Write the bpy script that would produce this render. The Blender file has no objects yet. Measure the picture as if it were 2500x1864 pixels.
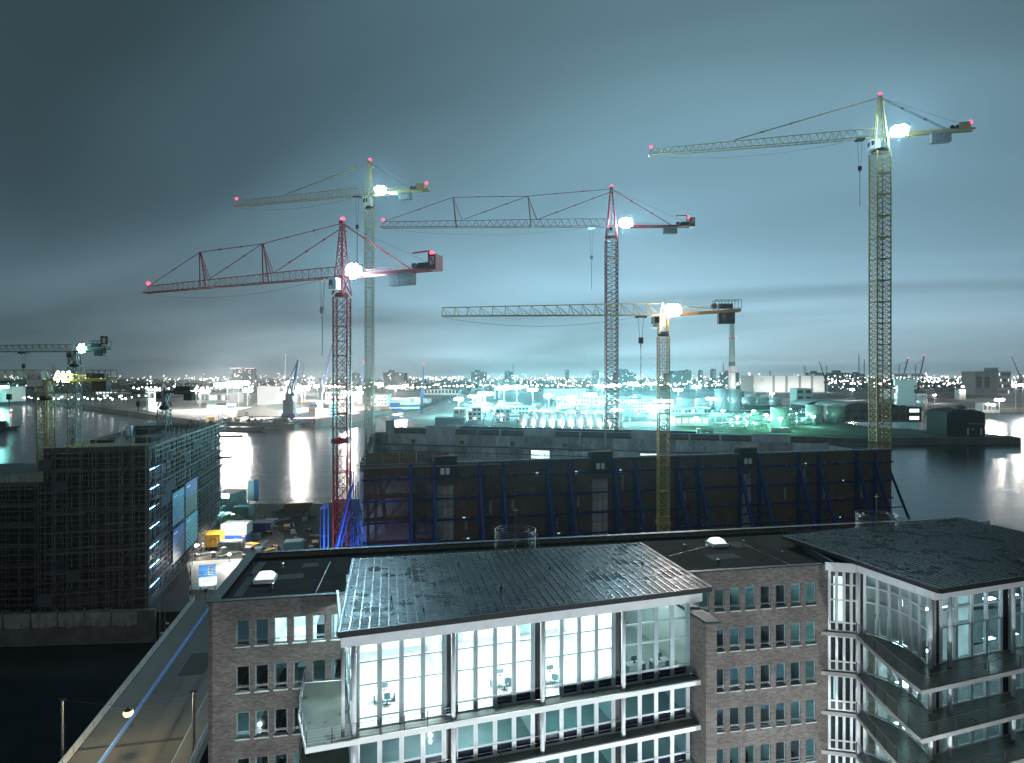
import bpy, math, random
from mathutils import Vector, Matrix
R = math.radians
rnd = random.Random(7)

# ---------------------------------------------------------------- camera, sky, light
CAM_H, F, CX, HY = 48.0, 1512.0, 1250.0, 916.0
sc = bpy.context.scene
col = sc.collection
cam_d = bpy.data.cameras.new('camera')
cam = bpy.data.objects.new('camera', cam_d)
col.objects.link(cam)
cam.location = (0, 0, CAM_H)
cam.rotation_euler = (R(90), 0, 0)
cam_d.sensor_width = 36
cam_d.lens = 36 * F / 2500.0
cam_d.shift_y = -(932 - HY) / 2500.0
cam_d.clip_start = 0.5
cam_d.clip_end = 30000
sc.camera = cam

w = bpy.data.worlds.new('World')
sc.world = w
w.use_nodes = True
nt = w.node_tree
N, L = nt.nodes, nt.links
N.clear()


def nd(tree, t, **kw):
    n = tree.nodes.new(t)
    for k, v in kw.items():
        if k == 'inp':
            for i, x in v.items():
                n.inputs[i].default_value = x
        else:
            setattr(n, k, v)
    return n


def mth(tree, op, a, b=None, c=None, clamp=False):
    n = tree.nodes.new('ShaderNodeMath')
    n.operation = op
    n.use_clamp = clamp
    for i, x in enumerate((a, b, c)):
        if x is None:
            continue
        if isinstance(x, (int, float)):
            n.inputs[i].default_value = x
        else:
            tree.links.new(x, n.inputs[i])
    return n.outputs[0]


tc = nd(nt, 'ShaderNodeTexCoord')
sp = nd(nt, 'ShaderNodeSeparateXYZ')
L.new(tc.outputs['Generated'], sp.inputs[0])
dx, dy, dz = sp.outputs
el = mth(nt, 'MAXIMUM', dz, 0.0)
den = mth(nt, 'ADD', el, 0.16)
cu = mth(nt, 'DIVIDE', dx, den)
cv = mth(nt, 'DIVIDE', dy, den)
cmb = nd(nt, 'ShaderNodeCombineXYZ')
# long soft streaks drifting across the deck
ca, sa = math.cos(R(-24)), math.sin(R(-24))
ru = mth(nt, 'ADD', mth(nt, 'MULTIPLY', cu, ca), mth(nt, 'MULTIPLY', cv, sa))
rv = mth(nt, 'SUBTRACT', mth(nt, 'MULTIPLY', cv, ca), mth(nt, 'MULTIPLY', cu, sa))
L.new(mth(nt, 'MULTIPLY', ru, 0.34), cmb.inputs[0])
L.new(mth(nt, 'MULTIPLY', rv, 0.85), cmb.inputs[1])
n1 = nd(nt, 'ShaderNodeTexNoise', inp={'Scale': 0.8, 'Detail': 3.0, 'Roughness': 0.42, 'Distortion': 0.8})
L.new(cmb.outputs[0], n1.inputs['Vector'])
# the underside of the cloud deck is lit by the city: brightest low over the port
ramp = nd(nt, 'ShaderNodeValToRGB')
cr = ramp.color_ramp
cr.interpolation = 'B_SPLINE'
stops = [(0.0, (.40, .54, .60)), (0.05, (.36, .545, .645)), (0.13, (.27, .46, .58)), (0.24, (.172, .312, .395)),
         (0.40, (.122, .218, .272)), (0.60, (.084, .160, .198)), (1.0, (.06, .125, .155))]
cr.elements[0].position = 0
cr.elements[0].color = (*stops[0][1], 1)
cr.elements[1].position = 1
cr.elements[1].color = (*stops[-1][1], 1)
for p_, c_ in stops[1:-1]:
    e_ = cr.elements.new(p_)
    e_.color = (*c_, 1)
L.new(el, ramp.inputs[0])
ga = R(17)
hl = mth(nt, 'SQRT', mth(nt, 'ADD', mth(nt, 'MULTIPLY', dx, dx), mth(nt, 'MULTIPLY', dy, dy)))
cosg = mth(nt, 'DIVIDE', mth(nt, 'ADD', mth(nt, 'MULTIPLY', dx, math.sin(ga)), mth(nt, 'MULTIPLY', dy, math.cos(ga))),
           mth(nt, 'MAXIMUM', hl, 0.001))
lobe = mth(nt, 'POWER', mth(nt, 'MAXIMUM', cosg, 0.0), 5.5)
gain = mth(nt, 'ADD', mth(nt, 'MULTIPLY', lobe, 0.82), 0.28)
cl = mth(nt, 'ADD', mth(nt, 'MULTIPLY', mth(nt, 'SUBTRACT', n1.outputs['Fac'], 0.5), 2.4), 1.0)
cl = mth(nt, 'MINIMUM', mth(nt, 'MAXIMUM', cl, 0.42), 1.65)
tot = mth(nt, 'MULTIPLY', gain, cl)
mixc = nd(nt, 'ShaderNodeVectorMath', operation='SCALE')
L.new(ramp.outputs[0], mixc.inputs[0])
L.new(tot, mixc.inputs['Scale'])
bg = nd(nt, 'ShaderNodeBackground', inp={'Strength': 1.0})
L.new(mixc.outputs[0], bg.inputs[0])
out = nd(nt, 'ShaderNodeOutputWorld')
L.new(bg.outputs[0], out.inputs[0])

sun_d = bpy.data.lights.new('sun', 'SUN')
sun_d.energy = 0.14
sun_d.angle = R(35)
sun_d.color = (1.0, .93, .90)
sun = bpy.data.objects.new('sun', sun_d)
sun.rotation_euler = (R(58), 0, R(-12))
sun.location = (0, 0, 300)
col.objects.link(sun)

sc.view_settings.view_transform = 'Standard'
sc.view_settings.look = 'None'
sc.view_settings.exposure = 0
sc.view_settings.gamma = 1
sc.cycles.max_bounces = 6
sc.cycles.diffuse_bounces = 3
sc.cycles.glossy_bounces = 3
sc.cycles.transmission_bounces = 4
sc.cycles.transparent_max_bounces = 16
sc.cycles.volume_bounces = 0
sc.cycles.sample_clamp_indirect = 4
sc.cycles.use_denoising = True


# ---------------------------------------------------------------- pixel helpers
def P(px, py, z):
    d = (CAM_H - z) * F / (py - HY)
    return Vector(((px - CX) / F * d, d, z))


def Q(px, py, d):
    return Vector(((px - CX) / F * d, d, CAM_H - (py - HY) / F * d))


# ---------------------------------------------------------------- mesh helpers
class MB:
    def __init__(s):
        s.v, s.f = [], []

    def add(s, vs, fs):
        o = len(s.v)
        s.v += [tuple(v) for v in vs]
        s.f += [tuple(i + o for i in f) for f in fs]
        return s

    def box(s, x0, y0, z0, x1, y1, z1):
        return s.add([(x0, y0, z0), (x1, y0, z0), (x1, y1, z0), (x0, y1, z0), (x0, y0, z1), (x1, y0, z1), (x1, y1, z1), (x0, y1, z1)],
                     [(0, 3, 2, 1), (4, 5, 6, 7), (0, 1, 5, 4), (1, 2, 6, 5), (2, 3, 7, 6), (3, 0, 4, 7)])

    def cbox(s, c, sx, sy, sz, rz=0):
        m = Matrix.Rotation(rz, 3, 'Z')
        vs = []
        for z in (-.5, .5):
            for x, y in ((-.5, -.5), (.5, -.5), (.5, .5), (-.5, .5)):
                vs.append(Vector(c) + m @ Vector((x * sx, y * sy, z * sz)))
        return s.add(vs, [(0, 3, 2, 1), (4, 5, 6, 7), (0, 1, 5, 4), (1, 2, 6, 5), (2, 3, 7, 6), (3, 0, 4, 7)])

    def tube(s, a, b, r, n=6, r2=None, cap=True):
        a, b = Vector(a), Vector(b)
        d = b - a
        if d.length < 1e-6:
            return s
        d.normalize()
        u = d.cross(Vector((0, 0, 1)))
        if u.length < 1e-3:
            u = Vector((1, 0, 0))
        u.normalize()
        v = d.cross(u)
        r2 = r if r2 is None else r2
        vs = []
        ph = math.pi / n
        for c, rr in ((a, r), (b, r2)):
            for i in range(n):
                t = 2 * math.pi * i / n + ph
                vs.append(c + (u * math.cos(t) + v * math.sin(t)) * rr)
        fs = [(i, (i + 1) % n, (i + 1) % n + n, i + n) for i in range(n)]
        if cap:
            fs += [tuple(range(n))[::-1], tuple(range(n, 2 * n))]
        return s.add(vs, fs)

    def beam(s, a, b, w_):
        return s.tube(a, b, w_ * .7071, 4)

    def prism(s, poly, z0, z1):
        n = len(poly)
        vs = [(p[0], p[1], z0) for p in poly] + [(p[0], p[1], z1) for p in poly]
        fs = [(i, (i + 1) % n, (i + 1) % n + n, i + n) for i in range(n)]
        fs += [tuple(range(n))[::-1], tuple(range(n, 2 * n))]
        return s.add(vs, fs)

    def lathe(s, prof, n=16, c=(0, 0, 0)):
        vs = []
        for r, z in prof:
            for i in range(n):
                t = 2 * math.pi * i / n
                vs.append((c[0] + r * math.cos(t), c[1] + r * math.sin(t), c[2] + z))
        fs = []
        for k in range(len(prof) - 1):
            for i in range(n):
                j = (i + 1) % n
                fs.append((k * n + i, k * n + j, (k + 1) * n + j, (k + 1) * n + i))
        fs.append(tuple(range(n))[::-1])
        fs.append(tuple(range((len(prof) - 1) * n, len(prof) * n)))
        return s.add(vs, fs)

    def ring(s, c, rad, r, n=24, m=4):
        vs, fs = [], []
        for i in range(n):
            t = 2 * math.pi * i / n
            for j in range(m):
                p = 2 * math.pi * j / m
                q = rad + r * math.cos(p)
                vs.append((c[0] + q * math.cos(t), c[1] + q * math.sin(t), c[2] + r * math.sin(p)))
        for i in range(n):
            for j in range(m):
                fs.append((i * m + j, (i + 1) % n * m + j, (i + 1) % n * m + (j + 1) % m, i * m + (j + 1) % m))
        return s.add(vs, fs)

    def sphere(s, c, r, n=8, k=5, sz=1.0):
        prof = [(max(.001, r * math.sin(math.pi * i / k)), -r * sz * math.cos(math.pi * i / k)) for i in range(k + 1)]
        return s.lathe(prof, n, c)

    def mesh(s, name):
        me = bpy.data.meshes.new(name)
        me.from_pydata(s.v, [], s.f)
        me.update()
        return me


def mobj(name, me, parent=None, loc=(0, 0, 0), rz=0, mat=None):
    o = bpy.data.objects.new(name, me)
    col.objects.link(o)
    o.location = loc
    o.rotation_euler = (0, 0, rz)
    if parent is not None:
        o.parent = parent
    if mat is not None:
        me.materials.clear()
        me.materials.append(mat)
    return o


def obj(name, mb, mat, parent=None, loc=(0, 0, 0), rz=0, smooth=False):
    me = mb.mesh(name)
    if smooth:
        for p in me.polygons:
            p.use_smooth = len(p.vertices) == 4
    return mobj(name, me, parent, loc, rz, mat)


LABELS = {}


def tag(o, label, cat, group=None):
    if label in LABELS and group is None:
        print('DUP LABEL', label)
    LABELS[label] = 1
    o['label'] = label
    o['category'] = cat
    if group:
        o['group'] = group
    return o


def thing(name, label, cat, loc=(0, 0, 0), rz=0, group=None):
    o = bpy.data.objects.new(name, None)
    o.empty_display_size = .5
    col.objects.link(o)
    o.location = loc
    o.rotation_euler = (0, 0, rz)
    return tag(o, label, cat, group)


def struct(name, mb, mat):
    o = obj(name, mb, mat)
    o['kind'] = 'structure'
    return o


def copy_tree(o, parent=None, loc=None, rz=None):
    c = o.copy()
    col.objects.link(c)
    c.parent = parent
    if loc is not None:
        c.location = loc
    if rz is not None:
        c.rotation_euler = (0, 0, rz)
    for ch in o.children:
        copy_tree(ch, c)
    return c


# ---------------------------------------------------------------- materials
def base_mat(name):
    m = bpy.data.materials.new(name)
    m.use_nodes = True
    t = m.node_tree
    t.nodes.clear()
    b = t.nodes.new('ShaderNodeBsdfPrincipled')
    o = t.nodes.new('ShaderNodeOutputMaterial')
    t.links.new(b.outputs[0], o.inputs[0])
    return m, t, b


def MAT(name, c, rough=.6, metal=0.0, var=.25, scale=1.5, bump=0.0, bscale=None, stretch=None, spec=.5):
    m, t, b = base_mat(name)
    b.inputs['Metallic'].default_value = metal
    b.inputs['Specular IOR Level'].default_value = spec
    tcn = t.nodes.new('ShaderNodeTexCoord')
    mp = t.nodes.new('ShaderNodeMapping')
    t.links.new(tcn.outputs['Object'], mp.inputs[0])
    if stretch:
        mp.inputs['Scale'].default_value = stretch
    n = nd(t, 'ShaderNodeTexNoise', inp={'Scale': scale, 'Detail': 6, 'Roughness': .62})
    t.links.new(mp.outputs[0], n.inputs['Vector'])
    mr = nd(t, 'ShaderNodeMapRange', inp={1: .25, 2: .75, 3: 1 - var, 4: 1 + var})
    t.links.new(n.outputs['Fac'], mr.inputs[0])
    vm = nd(t, 'ShaderNodeVectorMath', operation='SCALE')
    vm.inputs[0].default_value = c
    t.links.new(mr.outputs[0], vm.inputs['Scale'])
    t.links.new(vm.outputs[0], b.inputs['Base Color'])
    rr = nd(t, 'ShaderNodeMapRange', inp={1: .3, 2: .7, 3: max(.03, rough - .12), 4: min(1, rough + .12)})
    t.links.new(n.outputs['Fac'], rr.inputs[0])
    t.links.new(rr.outputs[0], b.inputs['Roughness'])
    if bump:
        n2 = nd(t, 'ShaderNodeTexNoise', inp={'Scale': bscale or scale * 6, 'Detail': 4})
        t.links.new(mp.outputs[0], n2.inputs['Vector'])
        bp = nd(t, 'ShaderNodeBump', inp={'Strength': bump, 'Distance': .05})
        t.links.new(n2.outputs['Fac'], bp.inputs['Height'])
        t.links.new(bp.outputs[0], b.inputs['Normal'])
    return m


def EMI(name, c, s, sample=True, var=0.0, scale=1.0):
    m = bpy.data.materials.new(name)
    m.use_nodes = True
    t = m.node_tree
    t.nodes.clear()
    e = nd(t, 'ShaderNodeEmission')
    e.inputs[0].default_value = (*c, 1)
    e.inputs[1].default_value = s
    o = t.nodes.new('ShaderNodeOutputMaterial')
    t.links.new(e.outputs[0], o.inputs[0])
    if var:
        tcn = t.nodes.new('ShaderNodeTexCoord')
        n = nd(t, 'ShaderNodeTexNoise', inp={'Scale': scale, 'Detail': 3})
        t.links.new(tcn.outputs['Object'], n.inputs['Vector'])
        mr = nd(t, 'ShaderNodeMapRange', inp={1: .3, 2: .7, 3: s * (1 - var), 4: s * (1 + var)})
        t.links.new(n.outputs['Fac'], mr.inputs[0])
        t.links.new(mr.outputs[0], e.inputs[1])
    if not sample:
        m.cycles.emission_sampling = 'NONE'
    return m


def GLASS(name, tint, refl=1.0, trans=.85, rough=.02):
    """thin pane: see-through tinted sheet with a mirror-like Fresnel reflection"""
    m = bpy.data.materials.new(name)
    m.use_nodes = True
    t = m.node_tree
    t.nodes.clear()
    tr = nd(t, 'ShaderNodeBsdfTransparent')
    tr.inputs[0].default_value = (*[x * trans for x in tint], 1)
    gl = nd(t, 'ShaderNodeBsdfGlossy')
    gl.inputs[0].default_value = (refl, refl, refl, 1)
    gl.inputs['Roughness'].default_value = rough
    ge = nd(t, 'ShaderNodeNewGeometry')
    dt = nd(t, 'ShaderNodeVectorMath', operation='DOT_PRODUCT')
    t.links.new(ge.outputs['Normal'], dt.inputs[0])
    t.links.new(ge.outputs['Incoming'], dt.inputs[1])
    mx = nd(t, 'ShaderNodeMixShader')
    ad = mth(t, 'MULTIPLY_ADD', mth(t, 'POWER', mth(t, 'SUBTRACT', 1.0, mth(t, 'ABSOLUTE', dt.outputs['Value'])), 5.0), .93, .055, clamp=True)
    t.links.new(ad, mx.inputs[0])
    t.links.new(tr.outputs[0], mx.inputs[1])
    t.links.new(gl.outputs[0], mx.inputs[2])
    o = t.nodes.new('ShaderNodeOutputMaterial')
    t.links.new(mx.outputs[0], o.inputs[0])
    return m


def BRICK(name, c1, c2, mortar, bw=.25, bh=.083, bias=0.0, bump=.3):
    m, t, b = base_mat(name)
    tcn = t.nodes.new('ShaderNodeTexCoord')
    s = t.nodes.new('ShaderNodeSeparateXYZ')
    t.links.new(tcn.outputs['Object'], s.inputs[0])
    cm = t.nodes.new('ShaderNodeCombineXYZ')
    t.links.new(mth(t, 'ADD', s.outputs[0], s.outputs[1]), cm.inputs[0])
    t.links.new(s.outputs[2], cm.inputs[1])
    br = t.nodes.new('ShaderNodeTexBrick')
    br.inputs['Color1'].default_value = (*c1, 1)
    br.inputs['Color2'].default_value = (*c2, 1)
    br.inputs['Mortar'].default_value = (*mortar, 1)
    br.inputs['Scale'].default_value = 1
    br.inputs['Mortar Size'].default_value = .010
    br.inputs['Brick Width'].default_value = bw
    br.inputs['Row Height'].default_value = bh
    br.inputs['Bias'].default_value = bias
    t.links.new(cm.outputs[0], br.inputs['Vector'])
    n = nd(t, 'ShaderNodeTexNoise', inp={'Scale': .35, 'Detail': 6, 'Roughness': .65})
    t.links.new(tcn.outputs['Object'], n.inputs['Vector'])
    mr = nd(t, 'ShaderNodeMapRange', inp={1: .3, 2: .7, 3: .75, 4: 1.25})
    t.links.new(n.outputs['Fac'], mr.inputs[0])
    vm = nd(t, 'ShaderNodeVectorMath', operation='SCALE')
    t.links.new(br.outputs['Color'], vm.inputs[0])
    t.links.new(mr.outputs[0], vm.inputs['Scale'])
    t.links.new(vm.outputs[0], b.inputs['Base Color'])
    b.inputs['Roughness'].default_value = .8
    if bump:
        bp = nd(t, 'ShaderNodeBump', inp={'Strength': bump, 'Distance': .02})
        t.links.new(br.outputs['Fac'], bp.inputs['Height'])
        bp.invert = True
        t.links.new(bp.outputs[0], b.inputs['Normal'])
    return m


def WATER(name):
    m, t, b = base_mat(name)
    b.inputs['Base Color'].default_value = (.006, .012, .015, 1)
    b.inputs['Roughness'].default_value = .2
    b.inputs['IOR'].default_value = 1.33
    tcn = t.nodes.new('ShaderNodeTexCoord')
    n = nd(t, 'ShaderNodeTexNoise', inp={'Scale': .22, 'Detail': 3, 'Roughness': .55})
    mp = t.nodes.new('ShaderNodeMapping')
    mp.inputs['Scale'].default_value = (.10, .8, 1)
    t.links.new(tcn.outputs['Object'], mp.inputs[0])
    t.links.new(mp.outputs[0], n.inputs['Vector'])
    bp = nd(t, 'ShaderNodeBump', inp={'Strength': .5, 'Distance': .3})
    t.links.new(n.outputs['Fac'], bp.inputs['Height'])
    t.links.new(bp.outputs[0], b.inputs['Normal'])
    return m


m_water = WATER('harbour_water')
m_ground = MAT('quay_asphalt', (.045, .045, .045), .85, var=.45, scale=.15, bump=.2, spec=.15)
m_far_ground = MAT('port_ground', (.06, .062, .06), .85, var=.5, scale=.02, spec=.15)
m_port_conc = MAT('port_concrete_paving', (.13, .135, .13), .85, var=.6, scale=.04, spec=.15)
m_concrete = MAT('concrete', (.30, .30, .29), .8, var=.3, scale=.4, bump=.2)
m_conc_dark = MAT('stained_concrete', (.13, .13, .13), .85, var=.5, scale=.35, bump=.3)
m_white = MAT('white_aluminium', (.74, .77, .79), .35, var=.08, scale=1.2)
m_mull = MAT('pale_cyan_grey_window_frame', (.36, .46, .49), .35, var=.12, scale=1.2)
m_whitew = MAT('white_wall_paint', (.78, .79, .78), .6, var=.06, scale=.4)
m_dark = MAT('dark_metal', (.03, .032, .035), .5, metal=.2, var=.3, scale=2, spec=.3)
m_steel = MAT('galvanised_steel', (.30, .31, .32), .42, metal=.85, var=.25, scale=3)
m_black = MAT('black_recess_panel', (.012, .012, .014), .4, var=.3)
m_navy = MAT('navy_spandrel_glass', (.012, .018, .04), .12, var=.2, scale=.6)
m_roofmetal = MAT('slate_grey_sheet_metal', (.03, .038, .043), .36, metal=0, var=.3, scale=.8, spec=.2)
m_seam = MAT('roof_seam_metal', (.012, .013, .014), .3, metal=.2, var=.2)
m_bitumen = MAT('bitumen_roof', (.014, .013, .012), .9, var=.5, scale=.5, bump=.25, spec=.08)
m_gravel = MAT('grey_roof_slab', (.07, .07, .07), .9, var=.4, scale=2, spec=.1)
m_brick = BRICK('brown_grey_brick', (.105, .092, .085), (.20, .175, .162), (.09, .082, .076), bw=.34, bh=.112)
m_frame = MAT('teal_grey_window_frame', (.24, .32, .34), .4, var=.15)
m_sill = MAT('pale_sill', (.55, .58, .58), .5, var=.15)
m_red = MAT('red_crane_paint', (.32, .005, .012), .45, var=.25, scale=1)
m_yel = MAT('weathered_yellow_crane_paint', (.42, .34, .12), .5, var=.3, scale=1)
m_pale = MAT('pale_cream_crane_paint', (.45, .38, .15), .5, var=.25, scale=1)
m_orange = MAT('ochre_crane_paint', (.50, .26, .05), .5, var=.25)
m_grn = MAT('dark_green_grey_crane_paint', (.06, .09, .09), .5, var=.3)
m_cable = MAT('steel_cable', (.05, .05, .055), .5, metal=.5, var=.1)
m_blue = MAT('blue_bracing_paint', (.008, .028, .17), .45, var=.35, scale=1)
m_cw = MAT('counterweight_concrete', (.22, .24, .25), .8, var=.35, scale=1.2)
m_wood = MAT('scaffold_boards', (.07, .06, .05), .8, var=.4, scale=3)
m_glass = GLASS('clear_glass', (.96, 1, 1), trans=.965)
m_dglass = GLASS('dark_tinted_glass', (.78, .90, .94), trans=.86)

EM = {}


def em(key, c, s, **k):
    if key not in EM:
        EM[key] = EMI('light_' + key, c, s, **k)
    return EM[key]


m_flood = em('cold_floodlight', (.45, .82, 1.0), 3200)
m_flood_t = em('teal_floodlight', (.35, 1.0, .95), 260)
m_flood_y = em('yellow_green_floodlight', (.80, 1.0, .20), 220)
m_flood_w = em('warm_white_floodlight', (1.0, .90, .82), 1700)
m_beacon = em('red_beacon', (1.0, .04, .09), 6, sample=False)
m_lampw = em('white_lamp', (1.0, .97, .92), 40, sample=False)
m_lampo = em('warm_lamp', (1.0, .82, .62), 32, sample=False)
m_lampt = em('teal_lamp', (.5, 1.0, .95), 40, sample=False)
m_street = em('street_lamp', (1.0, .85, .45), 260)

# wet patches on the sheet metal: part of it mirror-like, the rest dull
_t = m_roofmetal.node_tree
_b = [n for n in _t.nodes if n.type == 'BSDF_PRINCIPLED'][0]
_tc = _t.nodes.new('ShaderNodeTexCoord')
_n = nd(_t, 'ShaderNodeTexNoise', inp={'Scale': .35, 'Detail': 5, 'Roughness': .7})
_t.links.new(_tc.outputs['Object'], _n.inputs['Vector'])
_m = nd(_t, 'ShaderNodeMapRange', inp={1: .40, 2: .56, 3: .16, 4: .5})
_t.links.new(_n.outputs['Fac'], _m.inputs[0])
_t.links.new(_m.outputs[0], _b.inputs['Roughness'])
_n2 = nd(_t, 'ShaderNodeTexNoise', inp={'Scale': 3.0, 'Detail': 2})
_t.links.new(_tc.outputs['Object'], _n2.inputs['Vector'])
_bp = nd(_t, 'ShaderNodeBump', inp={'Strength': .10, 'Distance': .03})
_t.links.new(_n2.outputs['Fac'], _bp.inputs['Height'])
_t.links.new(_bp.outputs[0], _b.inputs['Normal'])
# ---------------------------------------------------------------- water and land
mb = MB()
mb.add([(-9000, -300, 0), (9000, -300, 0), (9000, 9500, 0), (-9000, 9500, 0)], [(0, 1, 2, 3)])
struct('water', mb, m_water)


def land(name, poly, z=5.0, mat=None, low=-.8):
    o = struct(name, MB().prism(poly, low, z), mat or m_ground)
    return o


land('quay_ground', [(-34, 20), (120, 20), (110, 92), (34, 84), (-31, 70)])
land('island_ground', [(-300, 98), (-62, 112.5), (-10, 120), (100, 134), (112, 150), (108, 182), (62, 220), (-58, 214), (-62, 207), (-300, 207)])
land('port_peninsula_ground', [(-900, 1150), (-539, 815), (-298, 588), (-240, 556), (-190, 541), (-196, 600), (-176, 690), (-150, 780), (-135, 900), (-131, 1577), (-900, 1577)], 5, m_port_conc)
land('refinery_ground', [(-99, 585), (-60, 470), (150, 432), (250, 425), (352, 428), (345, 456), (296, 515), (318, 780), (1400, 830), (1400, 1577), (-95, 1577), (-102, 980)], 5, m_port_conc)
land('far_ground', [(-8000, 1585), (8000, 1585), (8000, 9000), (-8000, 9000)], 4, m_far_ground)
land('left_bank_ground', [(-3000, 1290), (-905, 1190), (-905, 1576), (-3000, 1576)], 4, m_far_ground)
m_grass = MAT('rough_grass', (.05, .075, .03), .9, var=.5, scale=.3, bump=.4)
gl_ = struct('grass_lawn', MB().prism([(60, 470), (160, 470), (160, 500), (60, 500)], 5.004, 5.3), m_grass)
struct('grass_bank', MB().prism([(168, 440), (290, 436), (285, 470), (175, 500)], 5.004, 5.25), m_grass)

# ---------------------------------------------------------------- brick office building
HB = R(10.4)
P0 = Vector((-23.2, 47.3, 0))
PAR = CAM_H - 17.4          # parapet height
bb = thing('brick_office_building', 'long flat-roofed brown brick office block with rows of narrow windows', 'office building', P0, HB)
eB1 = Vector((math.cos(HB), math.sin(HB), 0))
eB2 = Vector((-math.sin(HB), math.cos(HB), 0))


def toB(p):
    d = Vector((p[0], p[1], 0)) - P0
    return Vector((d.dot(eB1), d.dot(eB2), p[2] if len(p) > 2 else 0))


def s_at(px):          # where the ray of a pixel column meets the brick front
    u = (px - CX) / F
    return (u * P0.y - P0.x) / (eB1.x - u * eB1.y)


def wall_grid(mb, x0, x1, z0, z1, ops, dep, flip=False):
    """front wall at y=0 with real openings and reveals"""
    xs = sorted({x0, x1, *[o[0] for o in ops], *[o[1] for o in ops]})
    zs = sorted({z0, z1, *[o[2] for o in ops], *[o[3] for o in ops]})
    xs = [x for x in xs if x0 <= x <= x1]
    zs = [z for z in zs if z0 <= z <= z1]
    for i in range(len(xs) - 1):
        run = None
        for j in range(len(zs) - 1):
            cx_, cz_ = (xs[i] + xs[i + 1]) / 2, (zs[j] + zs[j + 1]) / 2
            hole = any(o[0] < cx_ < o[1] and o[2] < cz_ < o[3] for o in ops)
            if hole:
                if run is not None:
                    mb.add([(xs[i], 0, run), (xs[i + 1], 0, run), (xs[i + 1], 0, zs[j]), (xs[i], 0, zs[j])], [(0, 1, 2, 3)])
                run = None
            elif run is None:
                run = zs[j]
        if run is not None:
            mb.add([(xs[i], 0, run), (xs[i + 1], 0, run), (xs[i + 1], 0, z1), (xs[i], 0, z1)], [(0, 1, 2, 3)])
    for a, b, c, d in ops:
        mb.add([(a, 0, c), (b, 0, c), (b, 0, d), (a, 0, d), (a, dep, c), (b, dep, c), (b, dep, d), (a, dep, d)],
               [(0, 4, 5, 1), (1, 5, 6, 2), (2, 6, 7, 3), (3, 7, 4, 0)])


ROW = 3.56
left_cols = [s_at(593 + 46.3 * i) for i in range(6)]
right_cols = [s_at(p) for p in (1718, 1756, 1794, 1831.4, 1869, 1906.3, 1942.6, 1979)]
WT, WH, WW = CAM_H - 18.9, 1.98, .98
ops = []
for cset in (left_cols, right_cols):
    for s in cset:
        for r in range(7):
            zt = WT - ROW * r
            if cset is right_cols:
                zt -= .08
            if s > left_cols[4] + .5 and cset is left_cols and r > 1:
                continue
            ops.append((s - WW / 2, s + WW / 2, zt - WH, zt))
BL, BD = 58.0, 13.4
GAP0, GAP1 = s_at(842), s_at(1700)
mb = MB()
wall_grid(mb, 0, GAP0, 5, PAR, [o for o in ops if o[1] < GAP0], .22)
wall_grid(mb, GAP1, BL, 5, PAR, [o for o in ops if o[0] > GAP1], .22)
# inner skin, sides and back
for a, b in ((0, GAP0), (GAP1, BL)):
    pass
mb.box(-.001, .0, 5, .3, BD, PAR - .002)
mb.box(.3, BD - .3, 5, BL, BD, PAR - .004)
obj('wall', mb, m_brick, bb)
obj('parapet_cap', MB().box(-.12, -.1, PAR, GAP0 + 2, .34, PAR + .1).box(GAP1 - 2, -.1, PAR, 52.6, .34, PAR + .1).box(-.12, .34, PAR, .75, BD + .1, PAR + .1).box(.75, BD - .5, PAR, 82, BD + .1, PAR + .1), m_dark, bb)
rf = obj('roof', MB().box(.3, .02, PAR - .75, GAP0 + .6, BD - .3, PAR - .45).box(GAP1 - .3, .02, PAR - .75, 82, BD - .3, PAR - .45).box(GAP0 + .6, 11.2, PAR - .75, GAP1 - .3, BD - .3, PAR - .45), m_bitumen, bb)
obj('roof_walkway', MB().box(1.2, 2.2, PAR - .446, 1.9, 7.2, PAR - .40), m_gravel, rf)
obj('roof_walkway', MB().box(1.2, 8.0, PAR - .446, 1.9, 11.6, PAR - .40), m_gravel, rf)
for r in range(8):
    z = WT + .75 - ROW * r
    for a_, b_ in ((.3, GAP0 + .5), (GAP1 - .2, BL)):
        obj('floor_slab', MB().box(a_, .24, z - .3 - (r == 0) * .02, b_, 5.38, z), m_whitew, bb)
for a_, b_ in ((.3, GAP0 + .5), (GAP1 - .2, BL)):
    obj('corridor_wall', MB().box(a_, 5.4, 5, b_, 5.55, PAR - .8), m_whitew, bb)
obj('partition_wall', MB().box(GAP0 + .505, .3, 5, GAP0 + .6, 5.5, PAR - .76).box(GAP1 - .3, .3, 5, GAP1 - .205, 5.5, PAR - .76), m_whitew, bb)
for x in [left_cols[1] + .76, left_cols[4] + 1.1] + [(right_cols[i] + right_cols[i + 1]) / 2 for i in range(7)]:
    obj('partition_wall', MB().box(x - .06, .26, 5, x + .06, 5.39, PAR - .82), m_whitew, bb)

m_blind = MAT('pale_roller_blind', (.42, .52, .55), .7, var=.1)
tb = m_blind.node_tree
tl = tb.nodes.new('ShaderNodeBsdfTranslucent')
tl.inputs[0].default_value = (.75, .9, .95, 1)
mxb = tb.nodes.new('ShaderNodeMixShader')
mxb.inputs[0].default_value = .5
pb = [n for n in tb.nodes if n.type == 'BSDF_PRINCIPLED'][0]
ob = [n for n in tb.nodes if n.type == 'OUTPUT_MATERIAL'][0]
tb.links.new(pb.outputs[0], mxb.inputs[1])
tb.links.new(tl.outputs[0], mxb.inputs[2])
tb.links.new(mxb.outputs[0], ob.inputs[0])

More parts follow.
